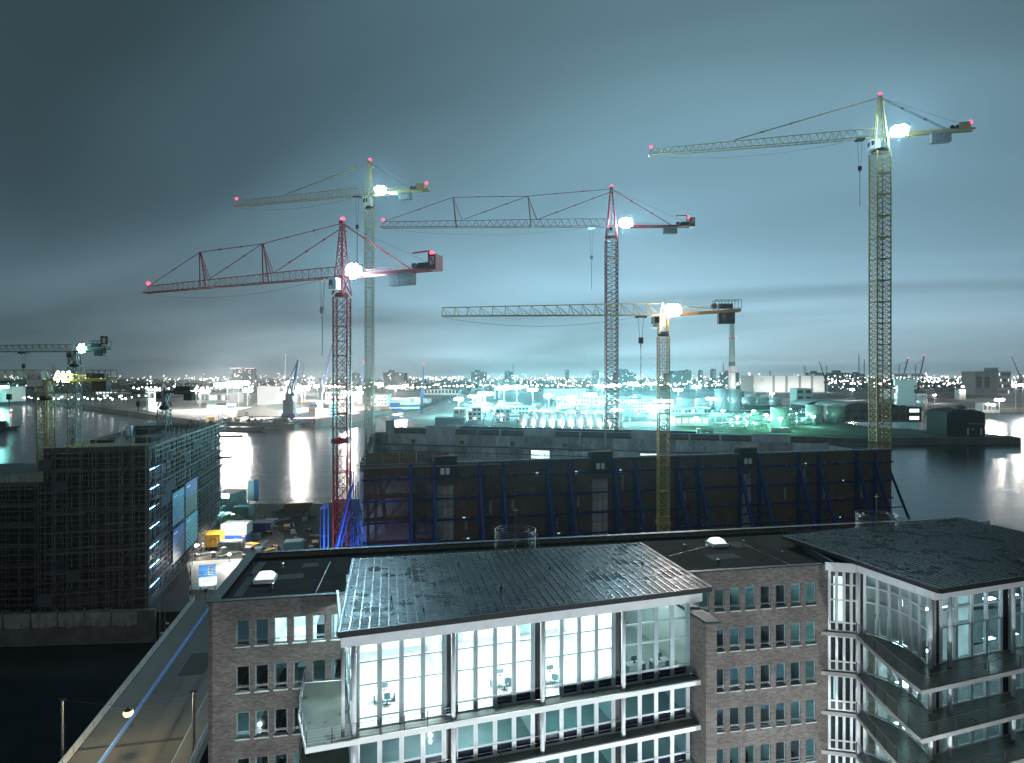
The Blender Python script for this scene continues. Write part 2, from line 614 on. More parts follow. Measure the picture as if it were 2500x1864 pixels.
fm = MB()
hw = WW / 2
for a, b, c, d in ((-hw, -hw + .07, 0, WH), (hw - .07, hw, 0, WH), (-hw + .07, hw - .07, WH - .07, WH), (-hw + .07, hw - .07, 0, .07), (-hw + .07, hw - .07, .30, .35)):
    fm.box(a, -.05, c, b, .05, d)
fmesh = fm.mesh('window_frame')
fmesh.materials.append(m_frame)
pmesh = MB().box(-hw + .06, -.012, .06, hw - .06, .012, WH - .06).mesh('pane')
pmesh.materials.append(m_dglass)
smesh = MB().box(-hw - .05, -.30, -.09, hw + .05, .02, -.012).mesh('sill')
smesh.materials.append(m_sill)
rmesh = MB().tube((-hw, -.16, .5), (hw, -.16, .5), .018).tube((-hw, -.16, .36), (hw, -.16, .36), .012).mesh('guard_rail')
rmesh.materials.append(m_steel)
bmesh_ = {}
lit_rooms = set()
for (a, b, c, d) in ops:
    wn = mobj('window', fmesh, bb, ((a + b) / 2, .15, c))
    mobj('pane', pmesh, wn)
    mobj('sill', smesh, wn)
    mobj('guard_rail', rmesh, wn)
    s = (a + b) / 2
    r = round((WT - d) / ROW)
    if s < GAP0:
        k = [abs(s - x) < .1 for x in left_cols].index(True)
        bl = 1.0 if (r == 0 and k < 2) else (.0 if rnd.random() < .7 else rnd.uniform(.2, .6))
        if r == 0 and k >= 2:
            bl = 0
    else:
        bl = 0 if rnd.random() < .62 else rnd.uniform(.2, 1)
    if bl > 0:
        h = (WH - .14) * bl * .86
        obj('blind', MB().box(-hw + .075, .06, WH - .07 - h, hw - .075, .075, WH - .07), m_blind, wn)
m_ceil_b = em('office_ceiling_light', (.80, 1.0, 1.0), 34)
m_ceil_t = em('office_teal_light', (.45, 1.0, .92), 16)
m_ceil_s = em('office_dim_light', (.55, .98, 1.0), 8.0)
m_ceil_d = em('office_faint_light', (.4, .9, 1.0), 2.4)


def ceil_light(parent, x, y, z, m, sx=1.5, sy=.5):
    return obj('ceiling_light', MB().box(x - sx / 2, y - sy / 2, z - .07, x + sx / 2, y + sy / 2, z), m, parent)


for x in (5.3, 6.9, 8.6, 10.2):
    for y in (1.6, 3.6):
        ceil_light(bb, x, y, WT + .42, m_ceil_b, 1.2, 1.0)
for r in range(6):
    for i, s in enumerate(left_cols + right_cols):
        if r == 0 and i < 6:
            continue
        q = rnd.random()
        m = None if q < .42 else (m_ceil_d if q < .72 else (m_ceil_s if q < .93 else m_ceil_t))
        if r == 0 and q > .3:
            m = m_ceil_s
        if m is not None:
            ceil_light(bb, s + rnd.uniform(-.2, .2), rnd.uniform(1.3, 3.8), WT + .42 - ROW * r, m, .8, .4)
for r in range(6):
    for i, s in enumerate(left_cols + right_cols):
        if rnd.random() < .5:
            zf = WT + .75 - ROW * (r + 1)
            w_ = rnd.uniform(.4, .9)
            obj('cupboard', MB().box(s - w_ / 2, rnd.uniform(.6, 2.2), zf + .01, s + w_ / 2, rnd.uniform(2.4, 3.4), zf + rnd.uniform(.7, 1.9)), rnd.choice([m_sill, m_wood, m_dark, m_frame, m_navy]), bb)
# skylights, vents and lightning rods on the flat roof
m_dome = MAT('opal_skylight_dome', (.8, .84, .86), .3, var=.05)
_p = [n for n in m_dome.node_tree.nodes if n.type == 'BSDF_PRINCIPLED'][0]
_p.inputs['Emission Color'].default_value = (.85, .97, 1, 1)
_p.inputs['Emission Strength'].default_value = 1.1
ZR = PAR - .45
for px, py in ((648, 1418), (1750, 1331)):
    c = toB(P(px, py, ZR))
    sk = obj('skylight', MB().box(c.x - .85, c.y - .85, ZR, c.x + .85, c.y + .85, ZR + .32), m_white, bb)
    dm = MB()
    n = 10
    vs = []
    for j in range(n + 1):
        for i in range(n + 1):
            x, y = -1 + 2 * i / n, -1 + 2 * j / n
            vs.append((c.x + x * .74, c.y + y * .74, ZR + .322 + .42 * (1 - x ** 4) ** .5 * (1 - y ** 4) ** .5))
    fs = [(j * (n + 1) + i, j * (n + 1) + i + 1, (j + 1) * (n + 1) + i + 1, (j + 1) * (n + 1) + i) for j in range(n) for i in range(n)]
    obj('dome', dm.add(vs, fs), m_dome, sk, smooth=True)
for px, py in ((690, 1387), (664, 1437), (1753, 1377), (1815, 1330), (1672, 1340)):
    c = toB(P(px, py, ZR))
    obj('roof_vent', MB().lathe([(.09, 0), (.09, .32), (.16, .34), (.16, .44), (.02, .48)], 10, (c.x, c.y, ZR)), m_steel, bb)
for px, py in ((620, 1418), (1726, 1332), (1910, 1348)):
    c = toB(P(px, py, ZR))
    obj('lightning_rod', MB().lathe([(.16, 0), (.16, .08), (.02, .1), (.012, 2.6)], 6, (c.x, c.y, ZR)), m_steel, bb)

for (x0, y0), (x1, y1) in (((2.2, 1.0), (7.6, 1.3)), ((7.6, 1.3), (7.9, 10.5)), ((43, 1.2), (50.5, 1.6)), ((50.5, 1.6), (50.0, 9.0)), ((40.5, 6.5), (47, 9.5))):
    obj('conductor_cable', MB().tube((x0, y0, ZR + .03), (x1, y1, ZR + .03), .025, 4), m_steel, bb)
for x0, y0, w_, d_ in ((3.5, 6.0, 2.6, 1.5), (44, 4.5, 3.4, 1.8), (48.5, 8.0, 2.0, 2.2), (5.4, 9.2, 1.6, 1.4)):
    obj('roof_patch', MB().prism([(x0, y0), (x0 + w_, y0 + .2), (x0 + w_ - .2, y0 + d_), (x0 + .1, y0 + d_ - .1)], ZR + .003, ZR + .012), m_gravel, bb)

# round stair cages with masts standing at the back edge of the roof
for k, (px, py, lab) in enumerate(((1258, 1338, 'round steel railing cage with thin mast behind the middle sheet-metal roof'),
                                   (2140, 1296, 'round steel railing cage with thin mast left of the right sheet-metal roof'))):
    c = P(px, py, PAR + .1)
    cg = thing('roof_stair_cage', lab, 'railing', c, HB, 'round stair cages on the office roof')
    for i in range(8):
        obj('ring_bar', MB().ring((0, 0, .15 + .24 * i), 2.05, .018 if i < 7 else .03, 32), m_steel, cg)
    obj('inner_ring', MB().ring((0, 0, 1.83), 1.35, .025, 28), m_steel, cg)
    for i in range(10):
        t = 2 * math.pi * i / 10
        obj('post', MB().tube((2.03 * math.cos(t), 2.03 * math.sin(t), 0), (2.03 * math.cos(t), 2.03 * math.sin(t), 1.85), .025), m_steel, cg)
    for sx in (.3, 1.3):
        obj('handrail', MB().tube((sx, -1.3, 1.82), (sx + .5, -1.9, 1.6), .03).tube((sx + .5, -1.9, 1.6), (sx + .8, -2.4, 0), .03), m_steel, cg)
    obj('mast', MB().lathe([(.1, 0), (.06, .3), (.03, 3.7)], 6), m_steel, cg)
    obj('wind_sensor', MB().box(-.02, -.02, 3.7, .02, .02, 4.1).box(-.28, -.03, 3.72, .28, .03, 3.78), m_white, cg)

# ---------------------------------------------------------------- glazed wings
ZRF = CAM_H - 16.9


def strip_roof(parent, poly_front, poly_back, n, z, step=.42, lift=.02):
    """sheet-metal roof laid in strips between standing seams, each strip in overlapping courses"""
    A, B = poly_front
    A2, B2 = poly_back
    for i in range(n):
        f0, f1 = i / n, (i + 1) / n
        a, b = A.lerp(B, f0), A.lerp(B, f1)
        a2, b2 = A2.lerp(B2, f0), A2.lerp(B2, f1)
        m = max(2, int((a2 - a).length / step))
        s = MB()
        tilt = rnd.uniform(-.0025, .0025)
        for j in range(m):
            g0, g1 = j / m, (j + 1) / m
            p = [a.lerp(a2, g0), b.lerp(b2, g0), b.lerp(b2, g1), a.lerp(a2, g1)]
            t2 = rnd.uniform(-.0015, .0015)
            w1 = rnd.uniform(-.0022, .0022)
            zz = [z + lift + tilt + w1, z + lift - tilt - w1, z + t2, z - t2]
            vs = [(q.x, q.y, zz[k]) for k, q in enumerate(p)] + [(p[0].x, p[0].y, z - .03), (p[1].x, p[1].y, z - .03)]
            s.add(vs, [(0, 1, 2, 3), (4, 5, 1, 0)])
        rp = obj('roof_strip', s, m_roofmetal, parent)
        sm = MB()
        sm.beam((a.x, a.y, z + .045), (a2.x, a2.y, z + .045), .07)
        obj('seam', sm, m_seam, rp)


def glaze(parent, a, b, n, rows, chooser, inward, mull=.11, lastpost=True, frame=None, deep=.1):
    """glazing between two plan points: n bays, rows = list of z levels bottom to top"""
    a, b = Vector(a), Vector(b)
    frame = frame or m_white
    d = (b - a)
    ang = math.atan2(d.y, d.x)
    ln = d.length / n
    z0, z1 = rows[0], rows[-1]
    for i in range(n + (1 if lastpost else 0)):
        p = a.lerp(b, i / n)
        # pairs of slim posts
        e_ = Vector((math.cos(ang), math.sin(ang), 0)) * mull * .8
        obj('mullion', MB().cbox((p.x - e_.x, p.y - e_.y, (z0 + z1) / 2), mull * .8, deep * 2, z1 - z0, ang).cbox((p.x + e_.x, p.y + e_.y, (z0 + z1) / 2), mull * .8, deep * 2, z1 - z0, ang).cbox((p.x, p.y, (z0 + z1) / 2), mull, deep * 1.1, z1 - z0 - .02, ang), frame, parent)
    for i in range(n):
        p0, p1 = a.lerp(b, i / n), a.lerp(b, (i + 1) / n)
        c = (p0 + p1) / 2
        for k in range(len(rows) - 1):
            zc = (rows[k] + rows[k + 1]) / 2
            h = rows[k + 1] - rows[k]
            m = chooser(i, k)
            nm = 'spandrel_panel' if m in (m_navy, m_black) else 'pane'
            pn = obj(nm, MB().cbox((0, 0, 0), ln - mull + .01, .03, h - .02), m, parent, (c.x, c.y, zc), ang)
        for k in range(len(rows)):
            th = .12
            zz = rows[k] + (th / 2 if k == 0 else (-th / 2 if k == len(rows) - 1 else 0))
            obj('transom', MB().cbox((0, 0, 0), ln - mull + .004, deep * 1.5, th), frame, parent, (c.x, c.y, zz), ang)


def railing(parent, pts, z, h=1.05, bars=5, post_every=1.6):
    for a, b in zip(pts[:-1], pts[1:]):
        a, b = Vector(a), Vector(b)
        n = max(1, round((b - a).length / post_every))
        r = obj('railing', MB().tube((a.x, a.y, z + h), (b.x, b.y, z + h), .028), m_steel, parent)
        bb_ = MB()
        for k in range(1, bars + 1):
            bb_.tube((a.x, a.y, z + h * k / (bars + 1)), (b.x, b.y, z + h * k / (bars + 1)), .011, 4)
        obj('railing_wires', bb_, m_steel, r)
        for i in range(n):
            p = a.lerp(b, i / n)
            obj('railing_post', MB().box(p.x - .025, p.y - .025, z - .05, p.x + .025, p.y + .025, z + h), m_dark, r)


m_deck = MAT('wet_deck_slabs', (.07, .085, .075), .35, var=.55, scale=.5)
m_floor = MAT('office_carpet', (.28, .30, .30), .8, var=.15)

# ---- middle wing
A = P(827, 1546, ZRF)
B = P(1735, 1435, ZRF)
A2 = P(863, 1365, ZRF)
B2 = P(1562, 1326, ZRF)
HG = math.atan2(B.y - A.y, B.x - A.x)
g1 = thing('glazed_office_wing', 'brightly lit white-framed glass office wing with dark seamed metal roof in the middle', 'office building', (A.x, A.y, 0), HG)
eg1 = Vector((math.cos(HG), math.sin(HG), 0))
eg2 = Vector((-math.sin(HG), math.cos(HG), 0))


def toG(p):
    d = Vector((p[0] - A.x, p[1] - A.y, 0))
    return Vector((d.dot(eg1), d.dot(eg2), 0))


LEN = toG(B).x
fr = [Vector((0, 0, 0)), Vector((LEN, 0, 0))]
bk = [toG(A2), toG(B2)]
rf1 = obj('roof', MB().prism([fr[0], fr[1], bk[1], bk[0]], ZRF - .30, ZRF - .05), m_white, g1)
strip_roof(rf1, fr, bk, 44, ZRF)
# dark metal edge flashing
obj('roof_edge', MB().box(-.06, -.1, ZRF - .32, LEN + .06, -.01, ZRF + .07), m_dark, rf1)
for (q0, q1) in ((fr[0], bk[0]), (fr[1], bk[1])):
    obj('roof_edge', MB().beam((q0.x, q0.y, ZRF - .08), (q1.x, q1.y, ZRF - .08), .3), m_dark, rf1)
for i, (fx, fy) in enumerate(((.12, .3), (.24, .45), (.42, .3), (.6, .55), (.78, .35), (.9, .5), (.33, .75), (.2, .12))):
    p = fr[0].lerp(fr[1], fx).lerp(bk[0].lerp(bk[1], fx), fy)
    obj('snow_hook', MB().box(p.x - .05, p.y - .06, ZRF, p.x + .05, p.y + .06, ZRF + .34), m_dark, rf1)
wl = toG(P0)                      # brick front line in this frame
wd = toG(P0 + eB1) - wl


def brick_y(x):
    return wl.y + (x - wl.x) * wd.y / wd.x


GY = 1.1
S1 = CAM_H - 24.1
LV = [S1, S1 - 3.56, S1 - 7.12, S1 - 10.68]
cols = [1.0, 7.75, 14.4, 21.0]
tip = toG(P(745, 1828, S1))
tipb = Vector((tip.x - .25, brick_y(tip.x - .25) - .05, 0))
mid_ = Vector((tip.x - .55, (tip.y + tipb.y) / 2, 0))
XR = LEN - .9
for k, z in enumerate(LV):
    poly = [(tip.x, tip.y), (XR + .4, -.05), (XR + .4, brick_y(XR) + .0), (tipb.x, tipb.y), (mid_.x, mid_.y)]
    sl = obj('balcony_slab', MB().prism(poly, z - .36, z), m_whitew, g1)
    dk = [(tip.x + .12, tip.y + .14), (XR + .3, .12), (XR + .3, GY - .12), (1.02, GY - .12), (1.02, brick_y(1) - .3), (tipb.x + .1, tipb.y - .2), (mid_.x + .12, mid_.y)]
    obj('deck', MB().prism(dk, z + .004, z + .03), m_deck, sl)
    fl = [(1.1, GY + .1), (XR, GY + .1), (XR, brick_y(XR) + 7.5), (1.1, brick_y(1.1) + 5)]
    obj('floor', MB().prism(fl, z + .004, z + .05), m_floor, sl)
    rl = [(tip.x + .08, tip.y + .08), (cols[1] - .3, .08)]
    railing(g1, [(tipb.x + .1, tipb.y - .1), (mid_.x + .08, mid_.y), (tip.x + .08, tip.y + .08)], z)
    railing(g1, rl, z, bars=4)
    if k:
        railing(g1, [(cols[1] + .3, GY - .25), (XR, GY - .25)], z + .0, h=1.0, bars=1, post_every=3.2)
    else:
        railing(g1, [(cols[1] + .3, GY - .25), (XR, GY - .25)], z, h=1.0, bars=1, post_every=3.2)
# fascia, soffit, columns
obj('fascia', MB().box(.15, .32, ZRF - 1.15, XR + .35, .50, ZRF - .302), m_white, g1)
obj('soffit', MB().box(.15, .502, ZRF - .36, XR + .5, GY + .3, ZRF - .304), m_white, g1)
obj('fascia', MB().box(.15, .502, ZRF - 1.15, .33, brick_y(.2) + .5, ZRF - .302), m_white, g1)
for x in cols:
    obj('column', MB().tube((x, .45, S1), (x, .45, ZRF - 1.15), .17, 14), m_white, g1, smooth=True)
    for z in LV[1:]:
        obj('column', MB().tube((x, .45, z), (x, .45, z + 3.2), .17, 14), m_white, g1, smooth=True)
obj('column', MB().tube((.3, .75, S1), (.3, .75, ZRF - 1.15), .13, 12), m_white, g1, smooth=True)
TOPROWS = [S1 + .03, S1 + .8, S1 + 3.05, S1 + 4.6, ZRF - 1.1]
bays = [(cols[0] + .25, cols[1] - .55), (cols[1] + .3, cols[2] - .55), (cols[2] + .3, cols[3] - .55), (cols[3] + .3, XR - .5)]
dark_low = {(1, 2), (1, 3), (2, 1), (2, 2), (2, 3), (3, 0), (3, 1), (3, 2), (3, 3)}
for bi, (x0, x1) in enumerate(bays):
    glaze(g1, (x0, GY), (x1, GY), 4, TOPROWS, lambda i, k, bi=bi: (m_navy if (k == 0 and (bi, i) in dark_low) else m_glass), 1, frame=m_mull, mull=.14)
    if bi < 3:
        obj('recess_panel', MB().box(x1 + .06, GY, S1 + .03, x1 + .78, GY + .05, ZRF - 1.1), m_black, g1)
    for z in LV[1:]:
        rows = [z + .03, z + .92, z + 3.2]
        glaze(g1, (x0, GY), (x1, GY), 4, rows, lambda i, k: (m_navy if k == 0 else m_dglass), 1, frame=m_white, mull=.13)
        if bi < 3:
            obj('recess_panel', MB().box(x1 + .06, GY, z + .03, x1 + .78, GY + .05, z + 3.2), m_black, g1)
glaze(g1, (cols[0] - .05, GY), (cols[0] - .05, brick_y(1) - .1), 3, TOPROWS, lambda i, k: m_glass, 1, frame=m_mull)
for z in LV[1:]:
    glaze(g1, (cols[0] - .05, GY), (cols[0] - .05, brick_y(1) - .1), 3, [z + .03, z + .92, z + 3.2], lambda i, k: m_dglass, 1)
# rooms behind the glass
yb = [brick_y(1) + 4.4, brick_y(21) + 6.0, brick_y(XR) + 7]
ZC = ZRF - .36
obj('room_wall', MB().prism([(1.1, yb[0]), (XR, yb[2]), (XR, yb[2] + .15), (1.1, yb[0] + .15)], LV[-1], ZC), m_whitew, g1)
obj('room_wall', MB().box(21.05, GY + .35, S1 + .05, 21.2, yb[1], ZC - .01), m_whitew, g1)
for z in LV[1:]:
    for x in (7.75, 14.4, 21.1):
        obj('room_wall', MB().box(x - .07, GY + .35, z + .05, x + .07, brick_y(x) + 4.6, z + 3.19), m_whitew, g1)
for x in (8.0, 14.6):
    obj('room_wall', MB().box(x - .06, brick_y(x) - .5, S1 + .05, x + .06, brick_y(x) + 4.5, S1 + 3.0), m_whitew, g1)
m_room = em('bright_office_light', (.86, 1.0, 1.0), 75)
for i in range(7):
    for j in range(3):
        x = 2.6 + 2.75 * i
        y = GY + 1.6 + j * 2.6
        ceil_light(g1, x, y, ZC - .02, m_room, 1.5, 1.3)
for x, y, m in ((22.6, 4.5, m_ceil_b), (25.5, 5.2, m_ceil_b), (23, 7.2, m_ceil_t), (25.8, 7.6, m_ceil_t)):
    ceil_light(g1, x, y, ZC - .02, m, 1.6, .6)
for x, y, z, m in ((4.2, 3, LV[1], m_ceil_s), (6.6, 3, LV[1], m_ceil_b), (9.0, 3, LV[1], m_ceil_b), (11.0, 3.2, LV[1], m_ceil_t), (16.6, 3.0, LV[1], m_ceil_t), (18.6, 3.2, LV[1], m_ceil_s), (17, 3, LV[2], m_ceil_t), (23, 3.6, LV[1], m_ceil_s), (26, 3.6, LV[2], m_ceil_s), (12, 3, LV[2], m_ceil_t), (25.5, 3.6, LV[1], m_ceil_d)):
    ceil_light(g1, x, y + .6, z + 3.18, m, 1.9, .9)
obj('room_wall', MB().box(XR - .12, GY + .4, LV[-1], XR - .02, yb[2], ZC - .012), m_whitew, g1)
# brick pier closing the wing on the right, with a slate cap
pr = toG(P(1742, 1500, CAM_H - 19.5))
obj('brick_pier', MB().prism([(XR - .05, -.75), (XR + .75, -1.0), (XR + 1.0, brick_y(XR + 1)), (XR - .05, brick_y(XR))], 5, CAM_H - 19.3), m_brick, g1)
obj('pier_cap', MB().prism([(XR - .25, -1.0), (XR + .95, -1.25), (XR + 1.2, brick_y(XR + 1) - .1), (XR - .25, brick_y(XR) - .1)], CAM_H - 19.3, CAM_H - 19.12), m_dark, g1)
# body of lower storeys out of view
obj('lower_storeys', MB().prism([(1.2, GY + .2), (XR - .1, GY + .2), (XR - .1, brick_y(XR) + .2), (1.2, brick_y(1.2) + .2)], 5, LV[-1] - .37), m_dark, g1)

# furniture in the lit rooms
m_desk = MAT('white_desk_top', (.6, .62, .62), .4, var=.05)
m_chairm = MAT('grey_teal_upholstery', (.16, .26, .28), .7, var=.2)
G1M = Matrix.Translation((A.x, A.y, 0)) @ Matrix.Rotation(HG, 4, 'Z')
spots = [(3.4, 4.3, 'first from the balcony corner'), (5.9, 4.6, 'second from the balcony corner'), (9.6, 3.7, 'left in the second bay'), (12.2, 3.8, 'right in the second bay'), (16.1, 3.2, 'left in the third bay'), (18.7, 3.2, 'right in the third bay'), (23.2, 2.6, 'left in the dim end bay'), (25.4, 2.5, 'right in the dim end bay')]
dk0 = ch0 = None
spots = [spots[i] for i in (0, 3, 4, 6, 7)]
for bx_, by_, bz_, bw2, bh2, mm in ((3.2, 0, 1.0, 1.6, .9, m_frame), (6.2, 0, 3.6, .7, .7, m_sill), (9.4, 0, .1, 1.8, 1.5, m_frame), (12.5, 0, 1.2, 1.4, 1.0, m_sill), (16.3, 0, .1, 2.4, 1.1, m_frame), (19.0, 0, 1.3, 1.2, .9, m_navy), (23.6, 0, .1, 2.2, 1.9, m_frame), (25.4, 0, 2.4, 1.2, 1.2, m_sill)):
    yy_ = yb[0] + (yb[2] - yb[0]) * (bx_ - 1.1) / (XR - 1.1)
    obj('wall_cabinet', MB().box(bx_, yy_ - .45, S1 + bz_, bx_ + bw2, yy_ - .15, S1 + bz_ + bh2), mm, g1)
for k, (x, y, s) in enumerate(spots):
    wp = G1M @ Vector((x, y, S1 + .05))
    if dk0 is None:
        dk0 = thing('office_desk', 'white office desk behind the glass, ' + s, 'desk', wp, HG, 'desks in the lit glass wing')
        obj('desk_top', MB().box(-.8, -.4, .70, .8, .4, .74), m_desk, dk0)
        for sx in (-.74, .74):
            obj('leg', MB().box(sx - .03, -.36, 0, sx + .03, .36, .70), m_steel, dk0)
        mo = obj('monitor', MB().box(-.28, .1, .92, .28, .14, 1.28), m_frame, dk0)
        obj('monitor_stand', MB().box(-.03, .1, .74, .03, .16, .92).box(-.13, .02, .74, .13, .22, .76), m_dark, mo)
        ch0 = thing('office_chair', 'dark office chair behind the glass, ' + s, 'chair', wp, HG, 'chairs in the lit glass wing')
        obj('seat', MB().box(-.24, -.24, .44, .24, .24, .52), m_chairm, ch0)
        obj('backrest', MB().box(-.22, -.29, .62, .22, -.23, 1.1), m_chairm, ch0)
        obj('stem', MB().tube((0, 0, .08), (0, 0, .44), .03).box(-.03, -.27, .5, .03, -.24, .7), m_dark, ch0)
        for i in range(5):
            t = 2 * math.pi * i / 5
            obj('foot', MB().beam((0, 0, .1), (.3 * math.cos(t), .3 * math.sin(t), .04), .04), m_dark, ch0)
    else:
        tag(copy_tree(dk0, None, wp, HG), 'white office desk behind the glass, ' + s, 'desk', 'desks in the lit glass wing')
    cp = G1M @ Vector((x + .1, y - .75, S1 + .05))
    if k == 0:
        ch0.location = cp
    else:
        tag(copy_tree(ch0, None, cp, HG + rnd.uniform(-.6, .6)), 'dark office chair behind the glass, ' + s, 'chair', 'chairs in the lit glass wing')

# ---- right wing
c0 = P(1912, 1308, ZRF)
c1 = P(2295, 1439, ZRF)
c2d = (P(2500, 1408, ZRF) - c1).normalized()
c2 = c1 + c2d * 26
c3 = P(2417, 1270, ZRF)
HG2 = math.atan2(c2d.y, c2d.x)
g2 = thing('glazed_office_wing', 'white-framed glass corner wing with curved balconies and gridded metal roof at right', 'office building', (c1.x, c1.y, 0), HG2)
f1 = Vector((math.cos(HG2), math.sin(HG2), 0))
f2 = Vector((-math.sin(HG2), math.cos(HG2), 0))


def toW(p):
    d = Vector((p[0] - c1.x, p[1] - c1.y, 0))
    return Vector((d.dot(f1), d.dot(f2), 0))


q0, q1, q2, q3 = toW(c0), Vector((0, 0, 0)), toW(c2), toW(c3)
q2b = q2 + (q0 - q1) * .9
rf2 = obj('roof', MB().prism([q1, q2, q2b, q3, q0], ZRF - .3, ZRF - .05), m_white, g2)
strip_roof(rf2, [q1, q2], [q0, q0 + (q2 - q1)], 46, ZRF, .5)
obj('roof_edge', MB().box(-.05, -.1, ZRF - .34, q2.x, -.01, ZRF + .07), m_dark, rf2)
dd = (q0 - q1)
nn = Vector((-dd.y, dd.x, 0)).normalized()
obj('roof_edge', MB().beam((nn.x * .08, nn.y * .08, ZRF - .13), (q0.x + nn.x * .08, q0.y + nn.y * .08, ZRF - .13), .36), m_dark, rf2)
for fx, fy in ((.08, .2), (.2, .1), (.16, .5), (.3, .35), (.4, .6), (.5, .15)):
    p = q1.lerp(q2, fx).lerp(q0 + (q2 - q1) * fx, fy)
    obj('snow_hook', MB().box(p.x - .05, p.y - .06, ZRF, p.x + .05, p.y + .06, ZRF + .34), m_dark, rf2)
SW = [CAM_H - 23.5 - 3.62 * k for k in range(5)]


def onB(px, off=0.0):      # point on brick front line, offset towards the camera
    s = s_at(px)
    return P0 + eB1 * s - eB2 * off


gA = toW(onB(2024, .02))
gB = toW(P(2098, 1551, SW[0]))
gD = toW(P(2250, 1687, SW[0]))
gE = Vector((26, gD.y + .02, 0))
kA = toW(onB(2005, .02))
kM = toW(P(2183, 1625, SW[0]))
gBi = gB + Vector((.75, .1, 0))
cor = Vector((-.2, 1.15, 0)) + Vector((.35, 0, 0))
cc1 = Vector((.15, .75, 0))
pre = cor + Vector((-.1, .25, 0))


def bez(a, b, c, n):
    return [a.lerp(b, i / n).lerp(b.lerp(c, i / n), i / n) for i in range(n + 1)]


curve = bez(gBi, Vector((gBi.x + 1.9, gBi.y - 2.6, 0)), cor, 6)
m_curt = MAT('grey_curtain', (.55, .62, .64), .8, var=.3, scale=4, stretch=(6, 6, .1))
lit2 = em('lit_blind', (.80, 1.0, 1.0), 1.5, var=.25, scale=.8)
teal2 = em('teal_lit_blind', (.35, .8, .8), .42, var=.6, scale=.7)
for k, z in enumerate(SW):
    zt = (ZRF - 1.0) if k == 0 else z + 3.24
    # slab with its long curved edge
    edge = [kA] + bez(gB + Vector((-.15, .2, 0)), kM + Vector((-.35, .6, 0)), gD, 6)
    poly = edge + [Vector((26, gD.y, 0)), Vector((26, 3.5, 0)), cor + Vector((1, 1.2, 0)), gA + Vector((1.5, .5, 0))]
    sl = obj('balcony_slab', MB().prism([(p.x, p.y) for p in poly], z - .34, z), m_concrete, g2)
    dkp = [p + Vector((.16, .1, 0)) for p in edge] + [Vector((26, gD.y + .14, 0)), Vector((26, .95, 0)), cor + Vector((0, -.12, 0))] + [c + Vector((-.14, -.1, 0)) for c in curve[::-1]]
    obj('deck', MB().prism([(p.x, p.y) for p in dkp], z + .004, z + .03), m_deck, sl)
    rp = [(p.x + .08, p.y + .06) for p in edge[1:]] + [(10.4, gD.y + .1)]
    railing(g2, rp, z, h=1.05, bars=4, post_every=1.7)
    rows = [z + .03, z + .85, z + 2.9, z + 4.3, zt] if k == 0 else [z + .03, z + .9, zt]

    def ch_flat(i, kk, k=k):
        if kk == 0:
            return m_black
        return m_glass if k == 0 else m_dglass

    glaze(g2, gA, gB + Vector((.3, .35, 0)), 4, rows, ch_flat, 1, mull=.09)
    rows2 = [z + .03, z + 2.9, z + 4.3, zt] if k == 0 else [z + .03, zt]
    for a_, b_ in zip(curve[:-1], curve[1:]):
        glaze(g2, a_, b_, 1, rows2, lambda i, kk: m_glass, 1, mull=.09, lastpost=False, frame=m_white)
    # front to the right
    for bi, (x0, x1) in enumerate(((1.55, 8.6), (9.7, 16.4), (17.4, 25))):
        glaze(g2, (x0, 1.15), (x1, 1.15), 4, rows2, lambda i, kk: m_dglass, 1, mull=.12)
        obj('recess_panel', MB().box(x1 + .07, 1.15, z + .03, x1 + .95, 1.2, zt), m_black, g2)
    obj('recess_panel', MB().box(.55, 1.15, z + .03, 1.45, 1.2, zt), m_black, g2)
    for p, rr in ((gB + Vector((.1, .3, 0)), .15), (Vector((-.05, .75, 0)), .17), (Vector((1.65, .45, 0)), .17), (Vector((9.15, .5, 0)), .17), (Vector((.75, 1.0, 0)), .1)):
        obj('column', MB().tube((p.x, p.y, z), (p.x, p.y, zt), rr, 14), m_white, g2, smooth=True)
    # rooms
    bw = [gA + Vector((5.5, 2.0, 0)), Vector((26, 7.5, 0))]
    obj('room_wall', MB().prism([(bw[0].x, bw[0].y), (bw[1].x, bw[1].y), (bw[1].x, bw[1].y + .15), (bw[0].x, bw[0].y + .15)], z, zt), m_whitew, g2)
    for a_, b_ in ((curve[3] + Vector((.4, .25, 0)), curve[3] + Vector((3.6, 4.2, 0))), (gBi + Vector((.4, .2, 0)), gBi + Vector((3, 2.0, 0)))):
        obj('room_wall', MB().prism([(a_.x, a_.y), (b_.x, b_.y), (b_.x, b_.y + .12), (a_.x, a_.y + .12)], z + .05, zt - .02), m_whitew, g2)
# beam under the roof
obj('fascia', MB().box(-.1, .35, ZRF - 1.0, q2.x, .52, ZRF - .302), m_white, g2)
fa = toW(onB(2020, .0))
fpts = [fa + Vector((-.25, 0, 0)), gB + Vector((-.0, .35, 0)), Vector((-.12, .42, 0))]
for a_, b_ in zip(fpts[:-1], fpts[1:]):
    d_ = (b_ - a_)
    n_ = Vector((-d_.y, d_.x, 0)).normalized() * .18
    obj('fascia', MB().prism([(a_.x, a_.y), (b_.x, b_.y), (b_.x + n_.x, b_.y + n_.y), (a_.x + n_.x, a_.y + n_.y)], ZRF - 1.0, ZRF - .302), m_white, g2)
obj('clerestory_louvre', MB().prism([(q0.x + .9, q0.y - .5), (fa.x + .6, fa.y), (fa.x + .8, fa.y + .1), (q0.x + 1.1, q0.y - .4)], PAR - .5, ZRF - .31), m_dark, g2)
